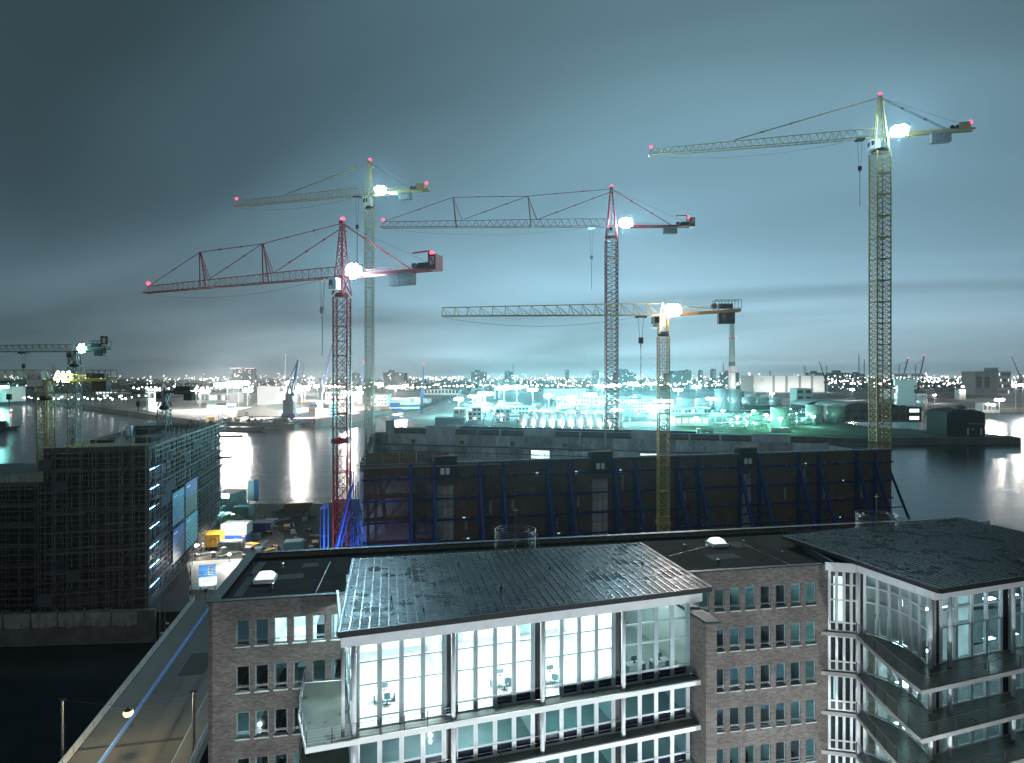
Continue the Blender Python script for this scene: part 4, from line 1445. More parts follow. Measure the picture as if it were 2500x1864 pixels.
def crane(label, xy, zb, zj, head, mat, mw, Lj, Lc, kind, apex=11, seclen=5.9, leg=.2, brc=.055, panels=3, style='x',
          jh=2.1, jw=1.6, njib=30, flood=None, fx=3.2, cab_side=-1, cw=(2.4, 1.5, 1.9), trolley=.07, hook=6.5, rope=8, mast_top=None, group='tower cranes', cslope=0.0, lights=(1, 1, 1), fsize=(3, 3), collar=None, cmat=None):
    """kind: 'double' king posts on the jib, 'single' tie bar, 'flat' without apex"""
    t = thing('tower_crane', label, 'crane', (xy[0], xy[1], zb), 0, group)
    h = zj - zb
    mt = mast_top or (h - 4.2)
    n = max(1, round(mt / seclen))
    sl = mt / n
    me, lm = section_mesh(mw, sl, leg, brc, panels, mat, style)
    for k in range(n):
        sct = mobj('mast_section', me, t, (0, 0, k * sl))
        mobj('ladder', lm, sct)
    # turntable
    c = mw / 2
    sr = obj('slewing_ring', MB().lathe([(c * 1.1, mt), (c * 1.15, mt + .5), (c * .95, mt + .55), (c * .95, mt + .9)], 20), m_dark if kind != 'double' else mat, t)
    tp = MB()
    c2_ = c * .72
    for sx in (-1, 1):
        for sy in (-1, 1):
            tp.beam((sx * c * .95, sy * c * .95, mt + .5), (sx * c2_, sy * c2_, h), leg)
    for i, (a, b) in enumerate((((-1, -1), (1, -1)), ((1, -1), (1, 1)), ((1, 1), (-1, 1)), ((-1, 1), (-1, -1)))):
        tp.tube((a[0] * c * .95, a[1] * c * .95, mt + .5), (b[0] * c2_, b[1] * c2_, h), brc * 1.3, 4)
        tp.tube((b[0] * c * .95, b[1] * c * .95, mt + .5), (a[0] * c2_, a[1] * c2_, h), brc * 1.3, 4)
        tp.beam((a[0] * c2_, a[1] * c2_, h), (b[0] * c2_, b[1] * c2_, h), leg)
    obj('turntable', tp, mat, t, rz=head)
    if collar:
        cb = MB().box(-c * 1.25, -c * 1.25, collar, c * 1.25, -c * .9, collar + .8).box(-c * 1.25, c * .9, collar, c * 1.25, c * 1.25, collar + .8).box(-c * 1.25, -c * .9, collar, -c * .9, c * .9, collar + .8).box(c * .9, -c * .9, collar, c * 1.25, c * .9, collar + .8)
        obj('climbing_collar', cb, mat, t)
    # jib
    J = obj('jib', jib_mesh(Lj, jh, jh * .75, jw, njib, .17, .05, .2, 'v' if kind != 'flat' else 's'), mat, t, (math.cos(head) * c2_, math.sin(head) * c2_, h), head)
    if kind != 'flat':
        ap = MB()
        ah = apex
        for sx in (-1, 1):
            for sy in (-1, 1):
                ap.beam((sx * c2_, sy * c2_, h), (sx * .28, sy * .28, h + ah - .5), leg * .85)
        m_ = 5
        for k in range(m_):
            f0, f1 = k / m_, (k + 1) / m_
            r0, r1 = c2_ * (1 - f0) + .28 * f0, c2_ * (1 - f1) + .28 * f1
            for a, b in (((-1, -1), (1, -1)), ((1, -1), (1, 1)), ((1, 1), (-1, 1)), ((-1, 1), (-1, -1))):
                ap.tube((a[0] * r0, a[1] * r0, h + (ah - .5) * f0), (b[0] * r1, b[1] * r1, h + (ah - .5) * f1), brc, 4)
                ap.tube((a[0] * r1, a[1] * r1, h + (ah - .5) * f1), (b[0] * r1, b[1] * r1, h + (ah - .5) * f1), brc, 4)
        ap.cbox((0, 0, h + ah - .2), .9, .8, .7)
        AP = obj('apex_tower', ap, mat, t, rz=head)
        pf = MB().box(-1.1, -.7, h + ah - 1.9, -.4, .7, h + ah - 1.8)
        for z in (.5, 1.0):
            pf.tube((-1.1, -.7, h + ah - 1.8 + z), (-1.1, .7, h + ah - 1.8 + z), .03, 4)
        obj('apex_platform', pf, mat, AP)
        if lights[0]:
            beacon(AP, (-.1, -.1, h + ah + .45))
    top = Vector((0, 0, h + apex - .4))

    def J3(x, z):
        return Vector((c2_ + x, 0, h + z))

    def tie(a, b, r, m, nm='tie_bar', nodes=0, off=.0):
        s = MB().tube(a + Vector((0, off, 0)), b + Vector((0, off, 0)), r, 5)
        for k in range(nodes):
            p = a.lerp(b, (k + 1) / (nodes + 1)) + Vector((0, off, 0))
            d = (b - a).normalized()
            s.tube(p - d * .35, p + d * .35, r * 2.1, 5)
        return obj(nm, s, m, t, rz=head)
    if kind == 'double':
        kps = []
        for f in (.335, .665):
            x = Lj * f
            hgt = apex * .72 if f < .5 else apex * .70
            k_top = J3(x + 1.0, jh + hgt - 1.6)
            kp = MB()
            for sy in (-jw / 2, jw / 2):
                kp.beam(J3(x, 0) + Vector((0, sy, 0)), k_top + Vector((0, sy * .2, 0)), .2)
                kp.beam(J3(x - 1.9, jh * .9) + Vector((0, sy * .5, 0)), k_top + Vector((0, sy * .2, 0)), .13)
            for k in range(7):
                f_ = .15 + k * .11
                kp.tube(J3(x, 0).lerp(k_top, f_) + Vector((0, 0, 0)), J3(x - 1.9, jh * .9).lerp(k_top, f_ * .9), .06, 4)
            obj('king_post', kp, mat, J.parent, rz=head)
            kps.append((x, k_top))
        tie(top, kps[0][1], .09, mat, nodes=2)
        tie(kps[0][1], kps[1][1], .09, mat, nodes=2)
        tie(kps[1][1], J3(Lj - 1.2, jh * .8), .08, mat, nodes=1)
        tie(top - Vector((0, 0, .9)), J3(kps[0][0] - 2.3, jh), .10, mat, nodes=3)
        tie(kps[0][1], J3(kps[1][0] - 2.3, jh), .09, mat, nodes=2)
    elif kind == 'single':
        tie(top, J3(Lj * .6, jh), .11, mat, nodes=4, off=.12)
        tie(top, J3(Lj * .6, jh), .11, mat, nodes=4, off=-.12)
    else:
        tie(J3(-.5, jh), Vector((-Lc * .72, 0, h + cslope * .72 + .5)), .09, mat)
        obj('a_frame', MB().beam(J3(0, 0), J3(-.6, jh + .2), .22).beam(Vector((-c2_, 0, h)), J3(-.6, jh + .2), .22), m_cab, t, rz=head)
    # counter jib
    CJ = MB()
    e0, e1 = Vector((-c2_, 0, h)), Vector((-Lc, 0, h + cslope))
    for sy in (-jw * .55, jw * .55):
        a, b = e0 + Vector((0, sy, 0)), e1 + Vector((0, sy, 0))
        CJ.add([a + Vector((0, -.09, -.28)), b + Vector((0, -.09, -.28)), b + Vector((0, .09, -.28)), a + Vector((0, .09, -.28)), a + Vector((0, -.09, .28)), b + Vector((0, -.09, .28)), b + Vector((0, .09, .28)), a + Vector((0, .09, .28))],
               [(0, 3, 2, 1), (4, 5, 6, 7), (0, 1, 5, 4), (1, 2, 6, 5), (2, 3, 7, 6), (3, 0, 4, 7)])
    for k in range(8):
        p = e0.lerp(e1, k / 7)
        CJ.tube(p + Vector((0, -jw * .55, 0)), p + Vector((0, jw * .55, 0)), .09, 4)
    cj = obj('counter_jib', CJ, cmat or mat, t, rz=head)
    rl = MB()
    for sy in (-jw * .6, jw * .6):
        for z in (.7, 1.15):
            rl.tube(e0 + Vector((-3, sy, z)), e1 + Vector((Lc * .3, sy, z)), .025, 4)
        for k in range(8):
            p = (e0 + Vector((-3, sy, 0))).lerp(e1 + Vector((Lc * .3, sy, 0)), k / 7)
            rl.tube(p, p + Vector((0, 0, 1.15)), .025, 4)
    obj('walkway_rail', rl, mat, cj)
    nb = 5
    cx0 = -Lc + (1.0 if kind == 'flat' else 5.2)
    for k in range(nb):
        x = cx0 + .1 + k * cw[0] / nb * 1.55
        z = h + cslope - .2
        obj('counterweight', MB().box(x, -jw * .45, z - cw[2], x + cw[0] / nb * 1.5, jw * .45, z - .1), m_cw if kind != 'flat' else m_dark, cj)
    # winch house
    we = e1 + Vector((.4, 0, .28))
    obj('winch', MB().cbox(we + Vector((2.4, 0, .55)), 2.6, 1.3, 1.0).tube(we + Vector((4.6, -.6, .6)), we + Vector((4.6, .6, .6)), .55, 12), m_dark, cj)
    if kind == 'double':
        bd = obj('end_board', MB().box(-Lc - .25, -1.3, h - .3, -Lc + 1.2, 1.3, h + 2.6), mat, cj)
        side = -1 if math.sin(head) >= 0 else 1
        for sy in (-1.305, 1.305):
            sg = obj('emblem_panel', MB().box(-Lc + .05, sy - .02, h + .7, -Lc + .95, sy + .02, h + 2.2), m_cab, bd)
            sl_ = MB()
            yy = sy + (.03 if sy > 0 else -.03)
            sl_.add([(-Lc + .1, yy, h + .85), (-Lc + .32, yy, h + .85), (-Lc + .9, yy, h + 2.05), (-Lc + .66, yy, h + 2.05)], [(0, 1, 2, 3)])
            obj('emblem_stripe', sl_, m_black_t, sg)
        obj('service_crane', MB().beam((-Lc + 2, 0, h), (-Lc + 2, 0, h + 3.6), .3).beam((-Lc + 2.2, 0, h + 3.5), (-Lc + 5.6, 0, h + 3.4), .28), mat, cj)
        if lights[2]:
            beacon(cj, (-Lc + 1.6, -.5, h + 3.1))
    else:
        if lights[2]:
            beacon(cj, (-Lc + .6, 0, h + cslope + 2.0))
            obj('beacon_post', MB().tube((-Lc + .6, 0, h + cslope), (-Lc + .6, 0, h + cslope + 1.8), .05), mat, cj)
        if kind == 'single':
            obj('machine_housing', MB().box(-Lc + 1, -.8, h + cslope + .3, -Lc + 3.6, .8, h + cslope + 1.9), mat, cj)
        else:
            cg = MB()
            for z in (.4, 2.0):
                for sy in (-1, 1):
                    cg.beam((-Lc, sy, h + cslope + z), (-Lc + 5, sy, h + cslope + z), .1)
            for k in range(5):
                for sy in (-1, 1):
                    cg.beam((-Lc + 1.25 * k, sy, h + cslope + .3), (-Lc + 1.25 * k, sy, h + cslope + 2), .08)
            obj('machine_cage', cg, m_dark, cj)
    if kind != 'flat':
        for sy in (-.35, .35):
            tie(top, Vector((-Lc * .74, 0, h + .3)), .075, mat if kind == 'double' else m_cable, nodes=2, off=sy)
        tie(top, Vector((-Lc * .9, 0, h + 1.4)), .03, m_cable, 'hoist_cable')
    # cab
    if kind == 'double':
        cbp = Vector((c2_ * .2, cab_side * (c2_ + 1.0), h - 1.7))
        csz = (2.0, 1.6, 2.2)
    else:
        cbp = Vector((c2_ * .6 + .4, cab_side * (c2_ * .3 + .4), h - 1.8 if kind == 'single' else h - 1.2))
        csz = (2.5, 2.2, 2.5)
    cb = obj('cab', MB().cbox(cbp, *csz), m_cab, t, rz=head)
    obj('cab_window', MB().cbox(cbp + Vector((csz[0] / 2 + .01, 0, .2)), .04, csz[1] * .8, csz[2] * .55).cbox(cbp + Vector((.3, -csz[1] / 2 - .01, .25)), csz[0] * .5, .04, csz[2] * .5).cbox(cbp + Vector((.3, csz[1] / 2 + .01, .25)), csz[0] * .5, .04, csz[2] * .5), m_cabglass, cb)
    # trolley and hook
    tx = c2_ + Lj * trolley
    obj('trolley', MB().cbox((tx, 0, h - .35), 2.2, jw * 1.1, .35).tube((tx - .8, 0, h - .6), (tx - .8, 0, h - .25), .25).tube((tx + .8, 0, h - .6), (tx + .8, 0, h - .25), .25), m_dark if kind != 'double' else m_cage, t, rz=head)
    hz = h - hook
    rp = MB()
    for sx in (-.55, .55):
        for sy in (-.15, .15):
            rp.tube((tx + sx, sy, h - .5), (tx + sx * .4, sy, hz + .6), .025, 4)
    obj('hoist_rope', rp, m_cable, t, rz=head)
    hb = obj('hook_block', MB().cbox((tx, 0, hz), .9, .45, 1.2).tube((tx, 0, hz - .6), (tx, 0, hz - 1.3), .12), m_cage if kind == 'double' else m_dark, t, rz=head)
    obj('load_chain', MB().tube((tx, 0, hz - 1.3), (tx, 0, hz - 1.3 - rope), .07, 5), m_cable, hb)
    # slack cable under the jib
    sg = MB()
    prev = None
    for k in range(13):
        f = k / 12
        p = Vector((c2_ + Lj * (trolley + (1 - trolley) * f), 0, h - .2 - 4 * f * (1 - f) * (1.4 + Lj * .012)))
        if prev is not None:
            sg.tube(prev, p, .03, 4, cap=False)
        prev = p
    obj('trolley_cable', sg, m_cable, t, rz=head)
    if lights[1]:
        beacon(J, (Lj - .8, 0, jh * .75 + .7))
    if flood is not None:
        # bank hangs beside the counter jib, facing the near side of the site
        wdir = Vector((0 - xy[0], 0 - xy[1], 0)).normalized()
        loc = Matrix.Rotation(head, 3, 'Z') @ Vector((-fx, 0, 0)) + wdir * (jw * .7 + .3)
        flood_bank(t, (loc.x, loc.y, h + .75), flood, wdir, *fsize)
    return t


c_red1 = crane('near red tower crane with two king posts on its jib', (-34.3, 125), 5, 67.8, R(155.5), m_red, 2.75, 58.5, 22.5, 'double', 11.2, leg=.3, brc=.085, panels=2, njib=34, flood=m_flood, fx=2.9, seclen=5.6, cab_side=1, cw=(3.4, 1.5, 2.4), fsize=(3, 3), jh=2.1, collar=29.4)
c_yel1 = crane('pale yellow tower crane standing behind the near red crane', (-41.4, 180), 5, 100.3, R(164.5), m_pale, 2.15, 45.8, 18.5, 'single', 9.8, leg=.2, brc=.06, panels=4, njib=30, flood=m_flood, fx=3.4, seclen=5.6, jh=2.3, cw=(2.4, 1.5, 2.0), fsize=(3, 2), hook=9, rope=10)
c_red2 = crane('far red tower crane with long level jib behind the warehouse shell', (32.1, 200), 5, 95.9, R(179), m_red, 3.6, 73.5, 26.3, 'double', 12.6, leg=.32, brc=.09, panels=4, style='k', njib=32, flood=m_flood, fx=4.6, seclen=5.6, cab_side=1, cw=(2.8, 1.5, 2.2), jh=2.5, jw=2.0, hook=10, rope=9, fsize=(4, 3))
c_yel2 = crane('small flat-topped yellow tower crane in front of the warehouse shell', (29.8, 122), 5, 59.8, R(177), m_yel, 1.95, 43.2, 14.8, 'flat', 0, leg=.2, brc=.06, panels=4, style='k', njib=17, flood=m_flood_w, fx=1.9, seclen=5.2, jh=2.25, jw=1.4, cslope=.8, cw=(2.0, 1.5, 2.4), trolley=.085, hook=5, rope=7, fsize=(3, 2), lights=(0, 0, 0), collar=13.5, cmat=m_orange)
c_yel3 = crane('tall yellow tower crane at the right end of the warehouse shell', (98.0, 165), 5, 111.4, R(166.5), m_yel, 3.6, 59.0, 21.8, 'single', 10.9, leg=.3, brc=.08, panels=4, style='k', njib=31, flood=m_flood, fx=4.7, seclen=5.8, jh=2.4, jw=1.8, cw=(3.0, 1.5, 2.6), hook=8, rope=9, fsize=(4, 3), trolley=.06)
c_a = crane('dark tower crane with teal light behind the scaffolded building at left', (-120.1, 170), 5, 54.4, R(178), m_grn, 2.2, 45, 9.6, 'flat', 0, leg=.22, brc=.06, panels=4, style='k', njib=24, flood=m_flood_t, fx=2.0, seclen=5.5, jh=1.9, cslope=.9, cw=(1.6, 1.4, 1.9), lights=(0, 0, 0), fsize=(2, 2), trolley=.3, hook=4, rope=2)
c_b = crane('yellow tower crane with yellow-green light above the left building', (-97.8, 130), 5, 46.9, R(178), m_yel, 2.2, 45, 14.5, 'flat', 0, leg=.24, brc=.06, panels=3, njib=22, flood=m_flood_y, fx=3.6, seclen=5.5, jh=2.1, cslope=0.1, cw=(2.0, 1.4, 2.2), lights=(0, 0, 0), fsize=(3, 2), trolley=.16, hook=3.5, rope=1)
c_c = crane('dark flat-topped crane rising from the scaffolded building', (-84.2, 150), 33.2, 43.9, R(168), m_grn, 2.1, 22, 9.2, 'flat', 0, leg=.2, brc=.06, panels=4, njib=12, flood=None, seclen=5, jh=1.7, cw=(1.4, 1.3, 1.8), lights=(0, 0, 0), trolley=.3, hook=3, rope=1)
# boards with numbers and names fixed to the cranes
n16 = obj('number_board', MB().box(-.85, -1.25, 26.6, .85, -1.18, 28.5), m_cab, c_a)
text_mesh('number', '16', 1.7, m_black_t, n16, (0, -1.27, 27.55), (R(90), 0, 0))
n23 = obj('number_board', MB().box(-.75, -1.18, 3.4, .75, -1.1, 5.0), m_cab, c_c)
text_mesh('number', '23', 1.4, m_black_t, n23, (0, -1.2, 4.2), (R(90), 0, 0))
nm = obj('name_board', MB().box(3.0, -1.35, 10.1, 6.8, -1.25, 11.4), m_dark, c_c)
text_mesh('lettering', 'Otto Wulff', .72, m_cab, nm, (4.9, -1.37, 10.75), (R(90), 0, 0))
n3 = obj('number_board', MB().box(7.9, -.9, 49.0, 9.3, -.82, 50.4), m_dark, c_a)
text_mesh('number', '3', 1.3, m_cab, n3, (8.6, -.92, 49.7), (R(90), 0, 0))
hs = obj('emblem_board', MB().box(7.9, -1.2, 51.4, 9.9, -1.1, 53.6), m_dark, c_a)
eb = MB()
eb.add([(8.9, -1.12, 53.3), (8.2, -1.12, 52.5), (8.45, -1.12, 52.5), (8.45, -1.12, 51.7), (9.35, -1.12, 51.7), (9.35, -1.12, 52.5), (9.6, -1.12, 52.5)], [(0, 1, 2, 3, 4, 5, 6)])
for v in range(len(eb.v)):
    eb.v[v] = (eb.v[v][0], -1.23, eb.v[v][2])
obj('house_emblem', eb, m_cab, hs)
ecb = obj('name_board', MB().box(-2.9, -1.5, 40.6, .2, -1.4, 43.6), m_cab, c_b)
text_mesh('lettering', 'EC-', 1.25, m_black_t, ecb, (-1.75, -1.52, 42.4), (R(90), 0, 0))
text_mesh('lettering', 'B', 1.25, m_redt, ecb, (-.3, -1.52, 42.4), (R(90), 0, 0))
# ---------------------------------------------------------------- scaffolded new building at left
HSb = R(14)
SC0 = Vector((-84.0, 110.9, 5))
SWd, SDp, SHt, SFl = 17.0, 62.0, 29.4, 8
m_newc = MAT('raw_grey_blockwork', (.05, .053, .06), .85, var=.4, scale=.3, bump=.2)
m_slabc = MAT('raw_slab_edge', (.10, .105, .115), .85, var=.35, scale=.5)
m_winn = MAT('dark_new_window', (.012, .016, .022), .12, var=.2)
sb = thing('building_under_construction', 'unfinished concrete building wrapped in scaffolding at left', 'building', SC0, HSb)
FH = SHt / SFl
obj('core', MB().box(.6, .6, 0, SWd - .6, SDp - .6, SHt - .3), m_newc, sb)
for k in range(SFl + 1):
    z = k * FH
    obj('floor_slab', MB().box(0, 0, z - .35 if k else 0, SWd, SDp, z + (.02 if k else .3)), m_slabc, sb)
    if k < SFl:
        for i in range(7):
            x = .3 + (SWd - .6) * i / 6
            obj('column', MB().box(x - .25, .05, z + .02, x + .25, .5, z + FH - .36), m_newc, sb)
        for i in range(16):
            y = .5 + (SDp - 1) * i / 15
            obj('column', MB().box(SWd - .5, y - .25, z + .02, SWd - .05, y + .25, z + FH - .36), m_slabc, sb)
        if k not in (0,):
            for i in range(6):
                x = .3 + (SWd - .6) * (i + .5) / 6
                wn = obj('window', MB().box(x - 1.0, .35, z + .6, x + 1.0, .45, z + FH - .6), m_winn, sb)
                obj('mullion', MB().box(x - .04, .28, z + .6, x + .04, .349, z + FH - .6), m_frame, wn)
            for i in range(15):
                y = .5 + (SDp - 1) * (i + .5) / 15
                wn = obj('window', MB().box(SWd - .45, y - 1.4, z + .6, SWd - .35, y + 1.4, z + FH - .6), m_winn, sb)
                obj('mullion', MB().box(SWd - .349, y - .04, z + .6, SWd - .28, y + .04, z + FH - .6), m_frame, wn)
obj('parapet', MB().box(0, 0, SHt + .02, SWd, .25, SHt + .5).box(SWd - .25, .25, SHt + .02, SWd, SDp, SHt + .5), m_slabc, sb)
obj('roof_beam', MB().box(1.5, 42, SHt + .02, SWd - 1, 42.5, SHt + 1.1).box(1.5, 42.5, SHt + .02, 2, SDp - 1, SHt + 1.1), m_slabc, sb)
SBM = Matrix.Translation(SC0) @ Matrix.Rotation(HSb, 4, 'Z')

scf = thing('scaffolding', 'steel tube scaffolding with board decks on the unfinished building', 'scaffolding', SC0, HSb)
m_tube = MAT('scaffold_tube', (.15, .165, .19), .4, metal=.3, var=.3, scale=4)
HS_ = SHt + 1.6
st_me = MB().tube((0, 0, 0), (0, 0, HS_), .05, 5).mesh('standard')
st_me.materials.append(m_tube)
nfx, nsy = 8, 26
for row in (-1.5, -.55):
    for i in range(nfx + 1):
        o_ = mobj('standard', st_me, scf, (SWd * i / nfx + rnd.uniform(-.15, .15), row, 0))
        o_.scale.z = rnd.uniform(.93, 1.06)
for row in (.55, 1.5):
    for i in range(nsy + 1):
        o_ = mobj('standard', st_me, scf, (SWd + row, -1.2 + (SDp + 1.2) * i / nsy + rnd.uniform(-.2, .2), 0))
        o_.scale.z = rnd.uniform(.9, 1.07)
lvl = int(HS_ / 2)
lf_me = MB().tube((0, 0, 0), (SWd + 1.5, 0, 0), .04, 5).mesh('ledger')
lf_me.materials.append(m_tube)
ls_me = MB().tube((0, 0, 0), (0, SDp + 1.2, 0), .04, 5).mesh('ledger')
ls_me.materials.append(m_tube)
df_me = MB().box(0, -1.45, 0, SWd / 4 - .05, -.6, .06).mesh('deck_board')
df_me.materials.append(m_wood)
ds_me = MB().box(.6, 0, 0, 1.45, (SDp + 1.2) / 13 - .05, .06).mesh('deck_board')
ds_me.materials.append(m_wood)
for k in range(1, lvl + 1):
    z = 2 * k
    for row in (-1.5,):
        for dz in (0, 1.0):
            if z + dz < HS_:
                mobj('ledger', lf_me, scf, (-.2, row - .09, z + dz))
    for dz in (0, 1.0):
        if z + dz < HS_:
            mobj('ledger', ls_me, scf, (SWd + 1.59, -1.2, z + dz))
    for i in range(4):
        if rnd.random() < .72:
            mobj('deck_board', df_me, scf, (SWd * i / 4, 0, z + rnd.uniform(-.03, .05)))
    for i in range(13):
        if rnd.random() < .68:
            mobj('deck_board', ds_me, scf, (SWd, -1.2 + (SDp + 1.2) * i / 13, z + rnd.uniform(-.03, .05)))
    if rnd.random() < .55:
        x0 = rnd.uniform(0, SWd - 6)
        obj('toe_board', MB().box(x0, -1.72, z + .06, x0 + rnd.uniform(3, 6), -1.68, z + .3), m_slabc, scf)
for k in range(0, lvl, 2):
    for i in (1, 6):
        x0 = SWd * i / nfx
        obj('brace', MB().tube((x0, -1.66, 2 * k), (x0 + SWd / nfx, -1.66, 2 * k + 4), .04, 5), m_tube, scf)
    for i in (2, 9, 15, 21):
        y0 = -1.2 + (SDp + 1.2) * i / nsy
        obj('brace', MB().tube((SWd + 1.66, y0, 2 * k), (SWd + 1.66, y0 + 2.4, 2 * k + 4), .04, 5), m_tube, scf)
# projecting loading platform
obj('loading_platform', MB().box(SWd + 1.7, 48, 21, SWd + 5.2, 52, 21.15), m_wood, scf)

# netting sheets, starter bars and upstands that break up the outline
m_net = MAT('scaffold_netting', (.05, .07, .10), .9, var=.5, scale=1.5)
for k in range(14):
    if k < 6:
        x0, z0 = SWd * rnd.randint(0, 6) / 8, 2 * rnd.randint(1, 13)
        obj('netting', MB().box(x0 + .1, -1.64, z0 + .1, x0 + 2.1 * rnd.randint(1, 2), -1.62, z0 + 1.9), m_net, scf)
    else:
        y0, z0 = rnd.uniform(0, 50), 2 * rnd.randint(1, 13)
        obj('netting', MB().box(SWd + 1.62, y0, z0 + .1, SWd + 1.64, y0 + rnd.uniform(3, 8), z0 + 1.9), m_net, scf)
for k in range(9):
    x0, y0 = rnd.uniform(1, SWd - 1), rnd.uniform(1, SDp - 2)
    sb_ = MB()
    for j in range(6):
        sb_.tube((x0 + .15 * (j % 3), y0 + .3 * (j // 3), SHt), (x0 + .15 * (j % 3) + rnd.uniform(-.05, .05), y0 + .3 * (j // 3), SHt + rnd.uniform(1, 1.9)), .03, 4)
    obj('starter_bars', sb_, m_rust, sb)
for k in range(5):
    x0, y0 = rnd.uniform(1, SWd - 4), rnd.uniform(6, SDp - 10)
    obj('roof_upstand', MB().box(x0, y0, SHt + .02, x0 + rnd.uniform(1, 3), y0 + rnd.uniform(2, 7), SHt + rnd.uniform(.5, 1.5)), m_newc, sb)

# four printed banners hung on the side of the scaffold


def BANNER(name, sky, dark, light, kind):
    m, t, b = base_mat(name)
    b.inputs['Roughness'].default_value = .5
    tcn = t.nodes.new('ShaderNodeTexCoord')
    s = t.nodes.new('ShaderNodeSeparateXYZ')
    t.links.new(tcn.outputs['Generated'], s.inputs[0])
    nzz = nd(t, 'ShaderNodeTexNoise', inp={'Scale': 5, 'Detail': 3})
    t.links.new(tcn.outputs['Generated'], nzz.inputs['Vector'])
    y = mth(t, 'ADD', s.outputs[1], mth(t, 'MULTIPLY', mth(t, 'SUBTRACT', nzz.outputs['Fac'], .5), .22))
    z = s.outputs[2]
    if kind == 'roofline':          # skyline: stepped tower against blue
        nz = nd(t, 'ShaderNodeTexNoise', inp={'Scale': 6, 'Detail': 1})
        cm = t.nodes.new('ShaderNodeCombineXYZ')
        t.links.new(mth(t, 'SNAP', y, .125), cm.inputs[0])
        t.links.new(cm.outputs[0], nz.inputs['Vector'])
        f = mth(t, 'LESS_THAN', z, mth(t, 'ADD', mth(t, 'MULTIPLY', nz.outputs['Fac'], .9), .1))
    elif kind == 'fan':             # rays
        a = mth(t, 'ARCTAN2', mth(t, 'SUBTRACT', z, .1), mth(t, 'SUBTRACT', 1.1, y))
        f = mth(t, 'GREATER_THAN', mth(t, 'SINE', mth(t, 'MULTIPLY', a, 34)), .0)
        up = mth(t, 'LESS_THAN', z, mth(t, 'ADD', .45, mth(t, 'MULTIPLY', y, .35)))
        f = mth(t, 'MAXIMUM', mth(t, 'MULTIPLY', f, up), mth(t, 'MULTIPLY', up, .6))
    else:                           # slanting facade lines
        q = mth(t, 'FRACT', mth(t, 'MULTIPLY', mth(t, 'ADD', z, mth(t, 'MULTIPLY', y, -.8 if kind == 'stripes' else .9)), 6))
        f = mth(t, 'GREATER_THAN', q, .62)
        up = mth(t, 'LESS_THAN', z, mth(t, 'ADD', .55, mth(t, 'MULTIPLY', y, .25)))
        f = mth(t, 'MULTIPLY', f, up)
    mx = nd(t, 'ShaderNodeMix', data_type='RGBA')
    t.links.new(f, mx.inputs[0])
    mx.inputs[6].default_value = (*sky, 1)
    mx.inputs[7].default_value = (*dark, 1)
    fr_ = mth(t, 'MULTIPLY', mth(t, 'GREATER_THAN', z, .84), mth(t, 'MULTIPLY', mth(t, 'LESS_THAN', z, .89), mth(t, 'MULTIPLY', mth(t, 'GREATER_THAN', y, .08), mth(t, 'LESS_THAN', y, .42))))
    mx2 = nd(t, 'ShaderNodeMix', data_type='RGBA')
    t.links.new(fr_, mx2.inputs[0])
    t.links.new(mx.outputs[2], mx2.inputs[6])
    mx2.inputs[7].default_value = (*light, 1)
    t.links.new(mx2.outputs[2], b.inputs['Base Color'])
    return m


ban = [((8.6, 17.2, 12.6, 19.2), (.05, .28, .52), (.01, .03, .08), 'stripes', 'upper banner nearer the corner, pale blue with slanting facade lines'),
       ((18.2, 28.2, 12.4, 19.6), (.01, .04, .38), (.01, .015, .03), 'roofline', 'upper banner farther from the corner, deep blue with dark tower silhouette'),
       ((8.9, 17.4, 5.0, 11.8), (.015, .10, .45), (.01, .02, .06), 'fan', 'lower banner nearer the corner, blue with fanning dark rays'),
       ((18.4, 28.4, 5.2, 12.0), (.03, .40, .52), (.01, .12, .22), 'slant', 'lower banner farther from the corner, turquoise with white-blue streaks')]
for i, ((y0, y1, z0, z1), sky, dk_, kd, lab) in enumerate(ban):
    p = SBM @ Vector((SWd + 1.75, y0, z0))
    bo = obj('scaffold_banner', MB().box(0, 0, 0, .05, y1 - y0, z1 - z0), BANNER('banner_print_%d' % i, sky, dk_, (.7, .8, .85), kd), None, p, HSb)
    tag(bo, lab, 'banner', 'banners hung on the scaffolding')
# strip lights under the slabs at the building corner
names_ = ['lowest', 'second from the bottom', 'third from the bottom', 'fourth from the bottom', 'third from the top', 'second from the top', 'topmost']
for i in range(7):
    z = FH * (i + 1) - .5
    p = SBM @ Vector((SWd - .12, 1.0, z))
    f_ = thing('strip_light', 'blue-white strip light under the floor slab at the scaffold corner, ' + names_[i], 'lamp', p, HSb, 'strip lights at the scaffold corner')
    obj('fitting', MB().box(-.1, 0, .06, .06, 5.6, .13), m_dark, f_)
    obj('tube', MB().tube((0, .1, 0), (0, 5.5, 0), .06, 6), em('blue_strip', (.25, .58, 1.0), 34), f_)
